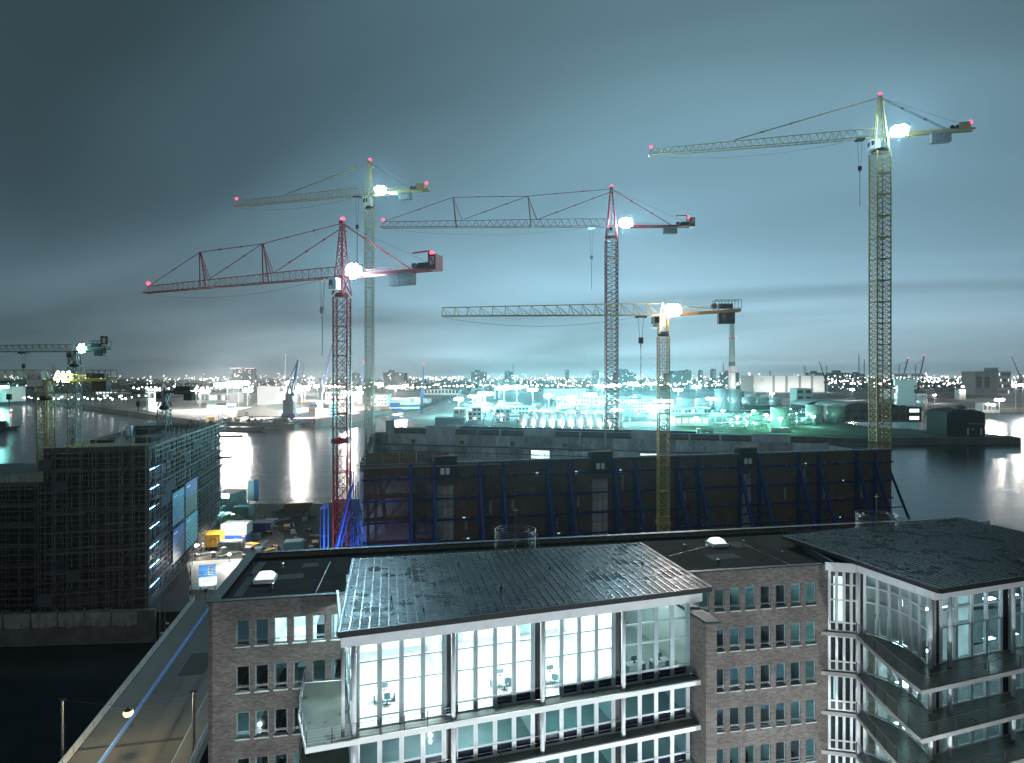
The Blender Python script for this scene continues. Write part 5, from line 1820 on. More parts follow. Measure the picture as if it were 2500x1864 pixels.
# portable toilet and clutter on the roof
pt = thing('portable_toilet', 'blue and white portable toilet on the unfinished roof', 'toilet', SBM @ Vector((5.5, 26, SHt + .02)), HSb)
obj('cabin', MB().box(-.55, -.55, 0, .55, .55, 2.1), MAT('toilet_blue_plastic', (.10, .30, .55), .5), pt)
obj('door', MB().box(-.42, -.58, .15, .42, -.552, 1.95), m_white, pt)
obj('roof', MB().box(-.6, -.6, 2.1, .6, .6, 2.25), m_white, pt)
for i, (x, y, l, lab) in enumerate(((3, 12, 4, 'left of the portable toilet'), (9, 20, 5, 'right of the portable toilet'), (11, 35, 4, 'near the far end of the roof'))):
    sk_ = thing('timber_stack', 'stack of formwork timber on the unfinished roof, ' + lab, 'timber', SBM @ Vector((x, y, SHt + .02)), HSb + .3 * i, 'timber stacks on the roof')
    for k in range(3):
        for j in range(4):
            obj('beam', MB().box(0, j * .3, k * .22, l, j * .3 + .24, k * .22 + .18), m_wood, sk_)

# second, lower building farther left
LB0 = Vector((-130, 112, 5))
lb = thing('building_under_construction', 'lower unfinished building with pale floor bands at the left edge', 'building', LB0, R(4))
LW, LD, LH, LN = 42.0, 26, 22.6, 6
obj('core', MB().box(.8, .8, 0, LW - .8, LD, LH - .3), m_newc, lb)
for k in range(LN + 1):
    z = LH / LN * k
    obj('floor_slab', MB().box(0, 0, max(0, z - .4), LW, LD, z + .5), m_slabc if k > 1 else m_newc, lb)
    if k < LN:
        for i in range(15):
            x = .5 + (LW - 1) * i / 14
            obj('column', MB().box(x - .2, .2, z + .5, x + .2, .6, z + LH / LN - .41), m_newc, lb)
        for i in range(14):
            x = .5 + (LW - 1) * (i + .5) / 14
            obj('window', MB().box(x - 1.1, .7, z + .5, x + 1.1, .79, z + LH / LN - .41), m_winn, lb)
for i, (x, k, s) in enumerate(((27.5, 5, 'upper'), (27.5, 3, 'middle'), (29.5, 2, 'lower'), (31, 3.02, 'side'))):
    k2 = int(k)
    obj('lit_window', MB().box(x - .35, .6, LH / LN * k2 + .8, x + .35, .69, LH / LN * k2 + 2.8), em('site_window', (.7, .92, 1), 2.5), lb)
scl = thing('scaffolding', 'steel tube scaffolding in front of the lower building at the left edge', 'scaffolding', LB0, R(4))
st2 = MB().tube((0, 0, 0), (0, 0, LH + 1), .05, 5).mesh('standard')
st2.materials.append(m_tube)
lg2 = MB().tube((10, 0, 0), (LW + .3, 0, 0), .04, 5).mesh('ledger')
lg2.materials.append(m_tube)
dk2 = MB().box(10, -1.45, 0, LW, -.5, .06).mesh('deck_board')
dk2.materials.append(m_wood)
for i in range(14):
    for row in (-1.5, -.5):
        o_ = mobj('standard', st2, scl, (10.2 + 2.48 * i + rnd.uniform(-.2, .2), row, 0))
        o_.scale.z = rnd.uniform(.9, 1.09)
for k in range(1, 12):
    mobj('ledger', lg2, scl, (0, -1.58, 2 * k))
    mobj('ledger', lg2, scl, (0, -1.58, 2 * k - 1 + .02))
    mobj('deck_board', dk2, scl, (0, 0, 2 * k))

# quay strip before the scaffold: sheet wall with hanging tarpaulins and rubbish bags
qw = thing('quay_wall', 'dark quay wall with hung pale tarpaulins below the scaffolding', 'wall', (-130, 106.9, 0), R(4.2))
obj('wall_face', MB().box(0, -.6, -.5, 66, 0, 5.9), m_conc_dark, qw)
m_tarp = MAT('pale_tarpaulin', (.26, .27, .28), .6, var=.4, scale=.8)
for i in range(9):
    x = 22 + 4.6 * i
    tp = MB()
    n = 10
    vs = []
    for j in range(n + 1):
        for h in range(4):
            vs.append((x + 4.3 * j / n, -.72 - .18 * math.sin(j * 1.9 + i) * (h / 3), 5.75 - 2.3 * h / 3 - .3 * math.sin(math.pi * j / n) * (h == 3)))
    fs = [(j * 4 + h, j * 4 + h + 1, (j + 1) * 4 + h + 1, (j + 1) * 4 + h) for j in range(n) for h in range(3)]
    obj('tarpaulin', tp.add(vs, fs), m_tarp, qw)
    obj('post', MB().box(x - .2, -.85, 3.0, x - .05, -.65, 6.6), m_steel, qw)
m_bag = MAT('rubbish_bag', (.20, .22, .27), .5, var=.6, scale=2)
for i in range(22):
    x = rnd.uniform(34, 62)
    g = obj('sandbag', MB().sphere((0, 0, .34), rnd.uniform(.4, .65), 8, 5, .75), m_bag, None, Vector((-130 + x * math.cos(R(4.2)), 107.2 + x * math.sin(R(4.2)) + rnd.uniform(.3, 1.1), 5.0)), rnd.random() * 3)
    tag(g, 'grey filled bag lying in the row along the quay below the scaffolding', 'bag', 'filled bags along the quay')

# ---------------------------------------------------------------- bridge
ZD = 7.0
b0 = P(165, 1864, ZD)
bdv = (P(465, 1482, ZD) - b0).normalized()
HBr = math.atan2(bdv.y, bdv.x) - R(90)
b0 = b0 - bdv * 16
b0.z = 0
BW_, BLg = 13.1, 64.0
m_road = MAT('worn_asphalt', (.075, .072, .066), .62, var=.35, scale=.35, bump=.15, stretch=(1.4, .25, 1))
m_walk = MAT('footway_slabs', (.10, .098, .09), .7, var=.3, scale=.6)
m_bline = MAT('blue_highlight_rail', (.16, .30, .62), .4, var=.2)  # bluish highlight along the rail put into its colour
bg_ = thing('road_bridge', 'road bridge with panel railings and a blue rail line crossing the dark canal', 'bridge', b0, HBr)
obj('deck', MB().box(0, 0, ZD - 1.0, BW_, BLg, ZD - .02), m_conc_dark, bg_)
obj('carriageway', MB().box(3.6, 0, ZD - .02, BW_ - 2.4, BLg, ZD + .004), m_road, bg_)
obj('footway', MB().box(.1, 0, ZD - .02, 3.35, BLg, ZD + .12), m_walk, bg_)
obj('footway', MB().box(BW_ - 2.3, 0, ZD - .02, BW_ - .1, BLg, ZD + .12), m_walk, bg_)
obj('kerb_rail', MB().box(3.36, 0, ZD - .02, 3.58, BLg, ZD + .42), m_bline, bg_)
obj('kerb', MB().box(BW_ - 2.395, 0, ZD + .006, BW_ - 2.31, BLg, ZD + .14), m_concrete, bg_)
obj('expansion_joint', MB().box(3.62, 18.0, ZD + .005, BW_ - 2.42, 18.5, ZD + .014), m_dark, bg_)
obj('expansion_joint', MB().box(.14, 18.0, ZD + .121, 3.3, 18.4, ZD + .13), m_dark, bg_)
for y in (9, 22, 30, 44, 52):
    obj('drain_cover', MB().box(3.75, y, ZD + .005, 4.2, y + .5, ZD + .012), m_dark, bg_)
for y in (14.5, 27, 38, 47):
    obj('slab_joint', MB().box(3.62, y, ZD + .005, BW_ - 2.42, y + .06, ZD + .008), m_dark, bg_)
for x in (6.2, 8.6):
    obj('wheel_track', MB().box(x, .2, ZD + .005, x + .55, BLg - .2, ZD + .0065), MAT('worn_wheel_track', (.05, .049, .046), .5, var=.5, scale=.5, stretch=(1, .2, 1)), bg_)
obj('patch', MB().box(5.5, 34, ZD + .007, 8.8, 41, ZD + .011), m_ground, bg_)
m_panel = MAT('pale_railing_panel', (.36, .37, .36), .5, var=.2, scale=1)
for sx in (.05, BW_ - .05):
    for i in range(26):
        y = 2.45 * i
        pn = obj('railing_panel', MB().box(sx - .025, y + .06, ZD + .2, sx + .025, y + 2.4, ZD + 1.12), m_panel, bg_)
        obj('railing_post', MB().box(sx - .06, y - .04, ZD + .1, sx + .06, y + .05, ZD + 1.2), m_steel, pn)
    obj('handrail', MB().tube((sx, 0, ZD + 1.22), (sx, BLg, ZD + 1.22), .05, 6), m_steel, bg_)
for i in range(5):
    y = 8 + 13 * i
    if y < 58:
        obj('pier', MB().box(2, y - .5, -.5, BW_ - 2, y + .5, ZD - 1.0), m_conc_dark, bg_)

# poles, span wire and hanging street lamp over the bridge
pole_pts = [(Q(152, 1710, 66.4), 'pale lamp pole at the left of the bridge holding the span wire'), (Q(473, 1690, 66.4), 'lamp pole at the right of the bridge holding the span wire')]
for tp_, lab in pole_pts:
    zb_ = 5.0 if tp_.x > -40 else 0.0
    pl_ = thing('lamp_pole', lab, 'pole', (tp_.x, tp_.y, zb_), 0, 'span wire poles')
    obj('shaft', MB().lathe([(.22, 0), (.2, 1), (.11, tp_.z - zb_)], 10), m_steel, pl_)
    obj('cap', MB().box(-.35, -.1, tp_.z - zb_, .35, .1, tp_.z - zb_ + .12), m_dark, pl_)
    obj('base', MB().lathe([(.4, 0), (.4, .25), (.24, .4)], 10), m_conc_dark, pl_)
lp = Q(313, 1737, 66.4)
sl_ = thing('street_lamp', 'lit street lamp hanging on a span wire over the bridge', 'street lamp', (lp.x, lp.y, lp.z))
a_, b_ = pole_pts[0][0] - lp, pole_pts[1][0] - lp
obj('span_wire', MB().tube(a_, (0, 0, .45), .018, 4).tube((0, 0, .45), b_, .018, 4), m_cable, sl_)
obj('lamp_body', MB().lathe([(.42, .06), (.36, .2), (.12, .34), (.05, .45)], 14), m_dark, sl_)
obj('lamp_bulb', MB().sphere((0, 0, -.16), .5, 12, 8, .9), em('bridge_lamp', (1.0, .80, .34), 2.6, sample=False), sl_)
ld = bpy.data.lights.new('street_lamp_light', 'POINT')
ld.energy = 9000
ld.color = (1, .76, .40)
ld.shadow_soft_size = .35
lo = bpy.data.objects.new('lamp_light', ld)
col.objects.link(lo)
lo.parent = sl_
lo.location = (0, 0, -.45)
# more unlit poles and signs near the bridge
for px, py, pyt, D, lab in ((390, 1580, 1470, 104, 'slim dark pole by the left bridge railing'), (465, 1480, 1382, 116, 'red and white striped pole at the far end of the bridge'), (403, 1522, 1462, 110, 'short pole with small signs by the bridge')):
    bt_, tt_ = Q(px, py, D), Q(px, pyt, D)
    po = thing('signal_pole', lab, 'pole', (bt_.x, bt_.y, 5.0 if D > 112 else 0))
    hgt = tt_.z - po.location.z
    if 'striped' in lab:
        for k in range(8):
            obj('band', MB().tube((0, 0, hgt * k / 8), (0, 0, hgt * (k + 1) / 8), .11, 8), m_white if k % 2 else (m_redt if k < 2 else m_dark), po)
    else:
        obj('shaft', MB().lathe([(.12, 0), (.08, hgt)], 8), m_steel, po)
        obj('sign', MB().box(.1, -.03, hgt * .45, .7, .03, hgt * .45 + .35), m_white, po)

# ---------------------------------------------------------------- site yard
ZG = 5.0


def corr_box(w_, d_, h, n):
    """corrugated container walls"""
    s = MB()
    for (ax, ay, bx_, by_) in ((0, 0, w_, 0), (w_, 0, w_, d_), (w_, d_, 0, d_), (0, d_, 0, 0)):
        L_ = math.hypot(bx_ - ax, by_ - ay)
        m = max(4, int(L_ * n))
        ex, ey = (bx_ - ax) / L_, (by_ - ay) / L_
        nx_, ny_ = ey, -ex
        pts = []
        for i in range(m + 1):
            o = -.035 if (i // 2) % 2 else 0.0
            pts.append((ax + ex * L_ * i / m + nx_ * o, ay + ey * L_ * i / m + ny_ * o))
        for p, q in zip(pts[:-1], pts[1:]):
            s.add([(*p, .1), (*q, .1), (*q, h - .08), (*p, h - .08)], [(0, 1, 2, 3)])
    s.box(-.02, -.02, h - .12, w_ + .02, d_ + .02, h)
    s.box(-.02, -.02, 0, w_ + .02, d_ + .02, .12)
    return s


def container(px, py, colr, lab, w_=6, d_=2.44, h=2.6, z=ZG, rz=0, win=0, stripe=None, cat='container', roofm=None):
    p = P(px, py, z)
    t = thing('site_container', lab, cat, p, rz, 'site containers')
    m = MAT('container_paint_' + str(len(bpy.data.materials)), colr, .45, var=.2, scale=.8)
    obj('body', corr_box(w_, d_, h, 4), m, t)
    obj('roof', MB().box(.05, .05, h + .002, w_ - .05, d_ - .05, h + .04), roofm or m, t)
    for k in range(win):
        x = .6 + k * 1.9
        wn = obj('window', MB().box(x, -.06, 1.2, x + 1.1, -.01, 2.0), m_white, t)
        obj('pane', MB().box(x + .08, -.09, 1.28, x + 1.02, -.062, 1.92), m_winn, wn)
    return t


yr = R(9)
t_ = container(482, 1338, (.52, .30, .03), 'orange site cabin with arched emblem, lowest of the two yellow cabins', 5.1, 5, 3.0, ZG + .9, yr, 1)
obj('support_legs', MB().box(.2, .3, -.9, .5, .6, 0).box(4.6, .3, -.9, 4.9, .6, 0).box(2.4, .3, -.9, 2.7, .6, 0).box(.2, 4.4, -.9, 4.9, 4.7, 0), m_dark, t_)
arch = MB()
for k in range(8):
    a0, a1 = math.pi * k / 8, math.pi * (k + 1) / 8
    arch.add([(3.7 + .75 * math.cos(a0), -.075, 1.45 + .75 * math.sin(a0)), (3.7 + .75 * math.cos(a1), -.075, 1.45 + .75 * math.sin(a1)), (3.7 + .5 * math.cos(a1), -.075, 1.45 + .5 * math.sin(a1)), (3.7 + .5 * math.cos(a0), -.075, 1.45 + .5 * math.sin(a0))], [(0, 1, 2, 3)])
obj('arch_emblem', arch, m_black_t, t_)
container(481, 1299, (.20, .15, .035), 'ochre site cabin behind the orange one', 6, 8, 3.7, ZG, R(-2), 0, roofm=MAT('pale_cabin_roof', (.4, .45, .44), .5))
t3_ = container(539, 1333, (.02, .10, .55), 'blue corrugated container below the white cabin', 6.3, 3, 2.6, ZG, R(2), 0)
wc_ = container(539, 1333, (.72, .74, .75), 'bright white cabin stacked on the blue container', 6.3, 4.2, 2.7, ZG, R(2), 0)
wc_.location = t3_.location + Vector((0, 0, 2.66))
container(610, 1300, (.01, .03, .16), 'dark blue container right of the white cabin', 5.5, 4.5, 2.4, ZG, R(5), 0)
container(570, 1274, (.07, .13, .15), 'grey-teal cabin with pale shutter behind the white cabin', 4.6, 3.5, 4.2, ZG, R(-4), 1)
t6_ = container(504, 1252, (.015, .11, .14), 'two-storey teal site office block with floodlights on its roof', 6.6, 12, 5.3, ZG, R(-6), 1)
gp = container(692, 1352, (.22, .48, .52), 'small pale turquoise gatehouse cabin by the barrier', 4.2, 3.2, 2.6, ZG, R(10), 0)
sk6 = container(532, 1346, (.10, .14, .14), 'low green-grey corrugated skip in front of the blue container', 5.6, 2.2, 2.0, ZG, R(3), 0, cat='skip')
obj('load', MB().cbox((2.8, 1.1, 2.15), 5.0, 1.8, .35, .05).cbox((2.2, 1.0, 2.4), 3.6, .5, .2, .3), m_sill, sk6)
st = MB()
for k in range(10):
    st.box(6.8, 1 + .35 * k, .3 + .27 * k, 7.8, 1.4 + .35 * k, .36 + .27 * k)
st.beam((7.8, 1, .3), (7.8, 4.6, 3.0), .12).beam((7.8, 1, 1.3), (7.8, 4.6, 4.0), .06)
obj('outside_stair', st, m_steel, t6_)
# floodlight pair on the teal office roof
for k, (px, lab) in enumerate(((517, 'left teal floodlight on the site office roof'), (550, 'right teal floodlight on the site office roof'))):
    p = P(px, 1222, ZG + 5.45)
    fl_ = thing('floodlight', lab, 'floodlight', p, 0, 'teal floodlights on the site office')
    obj('stand', MB().tube((0, 0, 0), (0, 0, .9), .06), m_dark, fl_)
    hd = obj('housing', MB().box(-1.1, -.1, .7, 1.1, .25, 1.9), m_dark, fl_)
    obj('lens', MB().box(-1.0, -.14, .78, 1.0, -.102, 1.82), m_flood_t, hd)
    ld = bpy.data.lights.new('teal_flood', 'POINT')
    ld.energy = 2600
    ld.color = (.35, .95, 1)
    ld.shadow_soft_size = .5
    lo = bpy.data.objects.new('lamp_light', ld)
    col.objects.link(lo)
    lo.parent = fl_
    lo.location = (0, -.8, 2.0)
# tall white sign board at the quay
wb = P(608, 1250, ZG)
sgb = thing('site_sign_tower', 'tall white site sign tower by the water', 'sign', wb, R(20))
for x in (0, 2.2):
    obj('leg', MB().beam((x, 0, 0), (x, 0, 10.5), .2), m_steel, sgb)
obj('board', MB().box(-.3, -.2, 3.5, 1.4, .05, 9.6), m_white, sgb)
obj('side_board', MB().box(1.42, -.2, 3.2, 2.9, 2.0, 10), MAT('blue_grey_board', (.10, .2, .36), .5), sgb)
# lamp pole with curved arm in the yard
cp_ = P(598, 1345, ZG)
cl_ = thing('street_lamp', 'curved-arm street lamp in the container yard', 'street lamp', cp_)
arm = MB().lathe([(.13, 0), (.08, 7.6)], 8)
pv = Vector((0, 0, 7.6))
for k in range(1, 9):
    a = k / 8 * math.pi / 2
    q_ = Vector((-2.6 * math.sin(a), 0, 7.6 + 1.6 * (1 - math.cos(a)) * .0 + 1.4 * math.sin(a)))
    arm.tube(pv, q_, .06, 6)
    pv = q_
obj('shaft', arm, m_steel, cl_)
obj('lamp_head', MB().cbox(pv + Vector((-.3, 0, 0)), .8, .3, .14), m_dark, cl_)
obj('lamp_glass', MB().cbox(pv + Vector((-.3, 0, -.09)), .6, .24, .04), em('yard_lamp', (1, .96, .9), 60, sample=False), cl_)
ld = bpy.data.lights.new('yard_lamp_light', 'SPOT')
ld.energy = 14000
ld.color = (1, .96, .88)
ld.spot_size = R(150)
ld.spot_blend = .5
ld.shadow_soft_size = .3
lo = bpy.data.objects.new('lamp_light', ld)
col.objects.link(lo)
lo.parent = cl_
lo.location = pv + Vector((-.3, 0, -.25))
# lamp beside the yellow cabin
worklight('white work light on a stand left of the orange cabin', P(478, 1350, ZG), P(500, 1345, ZG + 2), (1, .9, .7), 5000, spot=150)
# the pale floodlit apron
worklight('white work light shining over the pale forecourt', P(560, 1372, ZG), P(575, 1405, ZG), (1, 1, .95), 6000, spot=120)
struct('forecourt_paving', MB().prism([tuple(P(455, 1372, ZG))[:2], tuple(P(620, 1362, ZG))[:2], tuple(P(560, 1440, ZG))[:2], tuple(P(470, 1440, ZG))[:2]], ZG + .002, ZG + .006), MAT('pale_concrete_paving', (.36, .36, .33), .7, var=.25, scale=.3))
# cars and vans in the yard


def car(px, py, colr, lab, rz, van=False):
    p = P(px, py, ZG)
    t = thing('parked_car', lab, 'van' if van else 'car', p, rz, 'vehicles in the yard')
    m = MAT('car_paint_' + str(len(bpy.data.materials)), colr, .3, var=.05)
    h = 2.1 if van else 1.45
    prof = [(-2.2, .35), (-2.2, .8), (-1.5, .95), (-.9, h - .02), (1.3, h), (2.0, .95), (2.25, .85), (2.25, .35)]
    s = MB()
    n = len(prof)
    vs = [(x, -.85, z) for x, z in prof] + [(x, .85, z) for x, z in prof]
    s.add(vs, [(i, (i + 1) % n, (i + 1) % n + n, i + n) for i in range(n)] + [tuple(range(n))[::-1], tuple(range(n, 2 * n))])
    bd = obj('body', s, m, t)
    obj('window', MB().box(-.85, -.87, .98, 1.35, .87, h - .12), m_winn, bd)
    for x in (-1.35, 1.4):
        for y in (-.82, .82):
            obj('wheel', MB().tube((x, y - .1, .32), (x, y + .1, .32), .32, 12), m_black, t)
    for y in (-.6, .6):
        obj('headlight', MB().box(-2.22, y - .16, .6, -2.19, y + .16, .74), m_sill, t)
    return t


car(606, 1357, (.35, .38, .36), 'pale van parked beside the skip', R(100), True)
car(632, 1352, (.12, .16, .2), 'dark car parked right of the pale van', R(95))
bl_ = thing('waste_igloo', 'blue round recycling bin at the roof edge of the yard', 'bin', P(680, 1358, ZG))
obj('body', MB().lathe([(.6, 0), (.75, .4), (.72, 1.1), (.4, 1.6), (.05, 1.75)], 14), m_blue, bl_, smooth=True)
obj('slot', MB().box(-.3, -.76, 1.0, .3, -.6, 1.15), m_black, bl_)
ba_ = thing('barrier_gate', 'raised striped barrier arm beside the gatehouse', 'barrier', P(731, 1342, ZG))
obj('post', MB().box(-.2, -.2, 0, .2, .2, 1.1), m_white, ba_)
for k in range(6):
    a0, a1 = Vector((0, 0, 1)).lerp(Vector((-1.6, 0, 6.6)), k / 6), Vector((0, 0, 1)).lerp(Vector((-1.6, 0, 6.6)), (k + 1) / 6)
    obj('arm_band', MB().beam(a0, a1, .12), m_white if k % 2 else m_redt, ba_)
for px, py, lab in ((462, 1350, 'round red and white road sign by the orange cabin'), (594, 1322, 'round red and white road sign before the blue container')):
    rs = thing('road_sign', lab, 'road sign', P(px, py + 12, ZG))
    obj('post', MB().tube((0, 0, 0), (0, 0, 2.6), .04), m_steel, rs)
    ds = obj('disc', MB().tube((0, -.06, 2.6), (0, -.03, 2.6), .42, 18), m_redt, rs)
    obj('disc_centre', MB().tube((0, -.08, 2.6), (0, -.062, 2.6), .27, 18), m_white, ds)
# billboard by the road
bbp = P(506, 1448, ZG)
bbd = thing('billboard', 'billboard with a blue building picture above a white lettered strip', 'billboard', bbp, R(14))
for x in (-1.3, 0, 1.3):
    obj('leg', MB().beam((x, .15, 0), (x, .15, 1.5), .12).beam((x, .15, 1.3), (x, 1.3, 0), .09), m_steel, bbd)
pcm = BANNER('billboard_print', (.10, .35, .75), (.02, .06, .14), (.8, .85, .9), 'slant')
obj('picture', MB().box(-1.55, 0, 3.08, 1.5, .1, 5.5), pcm, bbd)
ptr = obj('picture_tower', MB().box(.15, -.04, 3.6, 1.0, -.004, 5.2), m_sill, bbd)
for k in range(5):
    obj('storey_line', MB().box(.3, -.06, 3.75 + .28 * k, .98, -.042, 3.88 + .28 * k), m_navy, ptr)
strip = obj('lettered_strip', MB().box(-1.55, 0, 1.35, 1.75, .1, 3.06), m_white, bbd)
text_mesh('lettering', 'GIRBI', .75, m_black_t, strip, (.1, -.02, 2.35), (R(90), 0, 0))
worklight('white work light in front of the billboard', bbp + Vector((1.6, -4.0, 0)), bbp + Vector((0, 0, 3.5)), (.8, .93, 1), 1100, spot=80)
# rubble, pipes and fences on the quay
m_rub = MAT('rubble', (.10, .095, .09), .9, var=.6, scale=1)
for i, (px, py, lab) in enumerate(((690, 1250, 'rubble heap at the water edge left of the rusty girder stack'), (742, 1262, 'rubble heap at the water edge right of the rusty girder stack'), (640, 1345, 'rubble heap behind the parked cars'))):
    p = P(px, py, ZG)
    s = MB()
    for k in range(26):
        a, r_ = rnd.random() * 6.28, rnd.random() ** .6 * 3.2
        s.cbox((r_ * math.cos(a), r_ * .6 * math.sin(a), max(.15, 1.1 - r_ * .3) * rnd.uniform(.4, 1)), rnd.uniform(.3, 1.2), rnd.uniform(.3, .9), rnd.uniform(.2, .7), rnd.random() * 3)
    o = obj('rubble_heap', s, m_rub, None, p)
    tag(o, lab, 'rubble')
gs = thing('girder_stack', 'rusty steel girder stack at the water edge', 'girders', P(722, 1248, ZG), R(10))
for k in range(3):
    for j in range(2):
        obj('girder', MB().box(-4.5 + k * .5, j * 1.1, k * .75, 4.5 + k * .3, j * 1.1 + .8, k * .75 + .7), m_rust, gs)
fp = [P(650, 1285, ZG), P(668, 1310, ZG), P(690, 1322, ZG)]
for a, b, lab in ((fp[0], fp[1], 'first pale site fence panel in the yard'), (fp[1], fp[2], 'second pale site fence panel in the yard')):
    f_ = thing('site_fence', lab, 'fence', a)
    d_ = b - a
    obj('frame', MB().tube((0, 0, .1), d_ + Vector((0, 0, .1)), .04, 5).tube((0, 0, 1.9), d_ + Vector((0, 0, 1.9)), .04, 5).tube((0, 0, 0), (0, 0, 2), .04, 5).tube(d_, d_ + Vector((0, 0, 2)), .04, 5), m_steel, f_)
    s = MB()
    for k in range(1, 16):
        q_ = d_ * k / 16
        s.tube(q_ + Vector((0, 0, .1)), q_ + Vector((0, 0, 1.9)), .012, 4, cap=False)
    obj('mesh_wires', s, m_steel, f_)

# building materials standing about the yard
m_pal = MAT('wrapped_pallet', (.34, .35, .36), .5, var=.3, scale=2)
yard = [(545, 1352), (563, 1357), (585, 1340), (618, 1335), (630, 1318), (648, 1330), (655, 1305), (665, 1292), (600, 1282), (625, 1278), (640, 1268), (662, 1275), (520, 1360), (486, 1358), (470, 1362), (700, 1290), (715, 1305), (735, 1318), (755, 1300), (770, 1330), (745, 1275), (690, 1272), (672, 1340), (655, 1350), (760, 1345), (780, 1310)]
for i, (px, py) in enumerate(yard):
    p = P(px, py, ZG)
    kd = i % 4
    if kd == 0:
        t = thing('pallet_stack', 'wrapped pallet load standing on the site yard', 'pallet', p, rnd.random() * 3, 'wrapped pallets on the yard')
        obj('pallet', MB().box(-.7, -.5, 0, .7, .5, .15), m_wood, t)
        obj('load', MB().box(-.65, -.46, .152, .65, .46, rnd.uniform(.8, 1.5)), m_pal, t)
    elif kd == 1:
        t = thing('pipe_bundle', 'bundle of steel tubes lying on the site yard', 'tubes', p, rnd.random() * 3, 'tube bundles on the yard')
        for j in range(7):
            obj('tube', MB().tube((-2.6, .22 * (j % 4) + .11 * (j // 4), .12 + .2 * (j // 4)), (2.6, .22 * (j % 4) + .11 * (j // 4), .12 + .2 * (j // 4)), .1, 8), m_steel, t)
    elif kd == 2:
        t = thing('barrier_board', 'red and white barrier board on the site yard', 'barrier', p, rnd.random() * 3, 'barrier boards on the yard')
        for j in range(5):
            obj('band', MB().box(-1 + .4 * j, -.02, .7, -.6 + .4 * j, .02, .95), m_white if j % 2 else m_redt, t)
        obj('foot', MB().box(-.9, -.25, 0, -.8, .25, .7).box(.8, -.25, 0, .9, .25, .7), m_dark, t)
    else:
        t = thing('formwork_stack', 'stack of formwork panels on the site yard', 'formwork', p, rnd.random() * 3, 'formwork stacks on the yard')
        for j in range(5):
            obj('panel', MB().box(-1.6, -.8, .18 * j, 1.6 + rnd.uniform(-.2, .2), .8, .18 * j + .13), m_wood if j % 2 else m_orange, t)
# ---------------------------------------------------------------- far side of the harbour
m_silver = MAT('silver_tank_steel', (.46, .49, .51), .38, metal=.35, var=.2, scale=.15, stretch=(1, 1, .12))
m_tankw = MAT('white_tank_paint', (.62, .65, .66), .5, var=.15, scale=.1, stretch=(1, 1, .2))
m_wallp = MAT('pale_hall_wall', (.62, .62, .58), .6, var=.1, scale=.06)
m_wallg = MAT('grey_hall_wall', (.26, .27, .28), .7, var=.2, scale=.06)
m_walld = MAT('dark_hall_wall', (.02, .021, .022), .9, var=.3, scale=.1, spec=.15)
m_wallr = MAT('red_brown_brick_hall', (.17, .055, .04), .8, var=.3, scale=.15)
m_roofg = MAT('grey_hall_roof', (.16, .17, .18), .6, var=.3, scale=.05)
m_glassd = MAT('far_window', (.02, .03, .035), .2, var=.3)
m_litwin = em('far_lit_window', (.85, 1, 1), 1.6, sample=False)
m_cont = [MAT('container_' + n, c, .5, var=.2, scale=.3) for n, c in (('red', (.30, .05, .04)), ('orange', (.45, .12, .03)), ('blue', (.02, .07, .26)), ('grey', (.3, .3, .3)), ('green', (.04, .16, .12)), ('white', (.6, .6, .58)))]
m_hullr = MAT('dark_red_hull', (.12, .025, .025), .5, var=.3, scale=.05)
m_hullb = MAT('black_hull', (.02, .022, .025), .5, var=.3)
m_hullw = MAT('pale_grey_hull', (.45, .46, .48), .5, var=.15)
m_cblue = MAT('harbour_crane_blue', (.03, .12, .34), .45, var=.25)
m_cgrey = MAT('harbour_crane_grey', (.10, .15, .18), .5, var=.25)


def lamp_light(parent, loc, power, colr, soft=1.0):
    ld = bpy.data.lights.new('lamp_light', 'POINT')
    ld.energy = power
    ld.color = colr
    ld.shadow_soft_size = soft
    lo = bpy.data.objects.new('lamp_light', ld)
    col.objects.link(lo)
    lo.parent = parent
    lo.location = loc


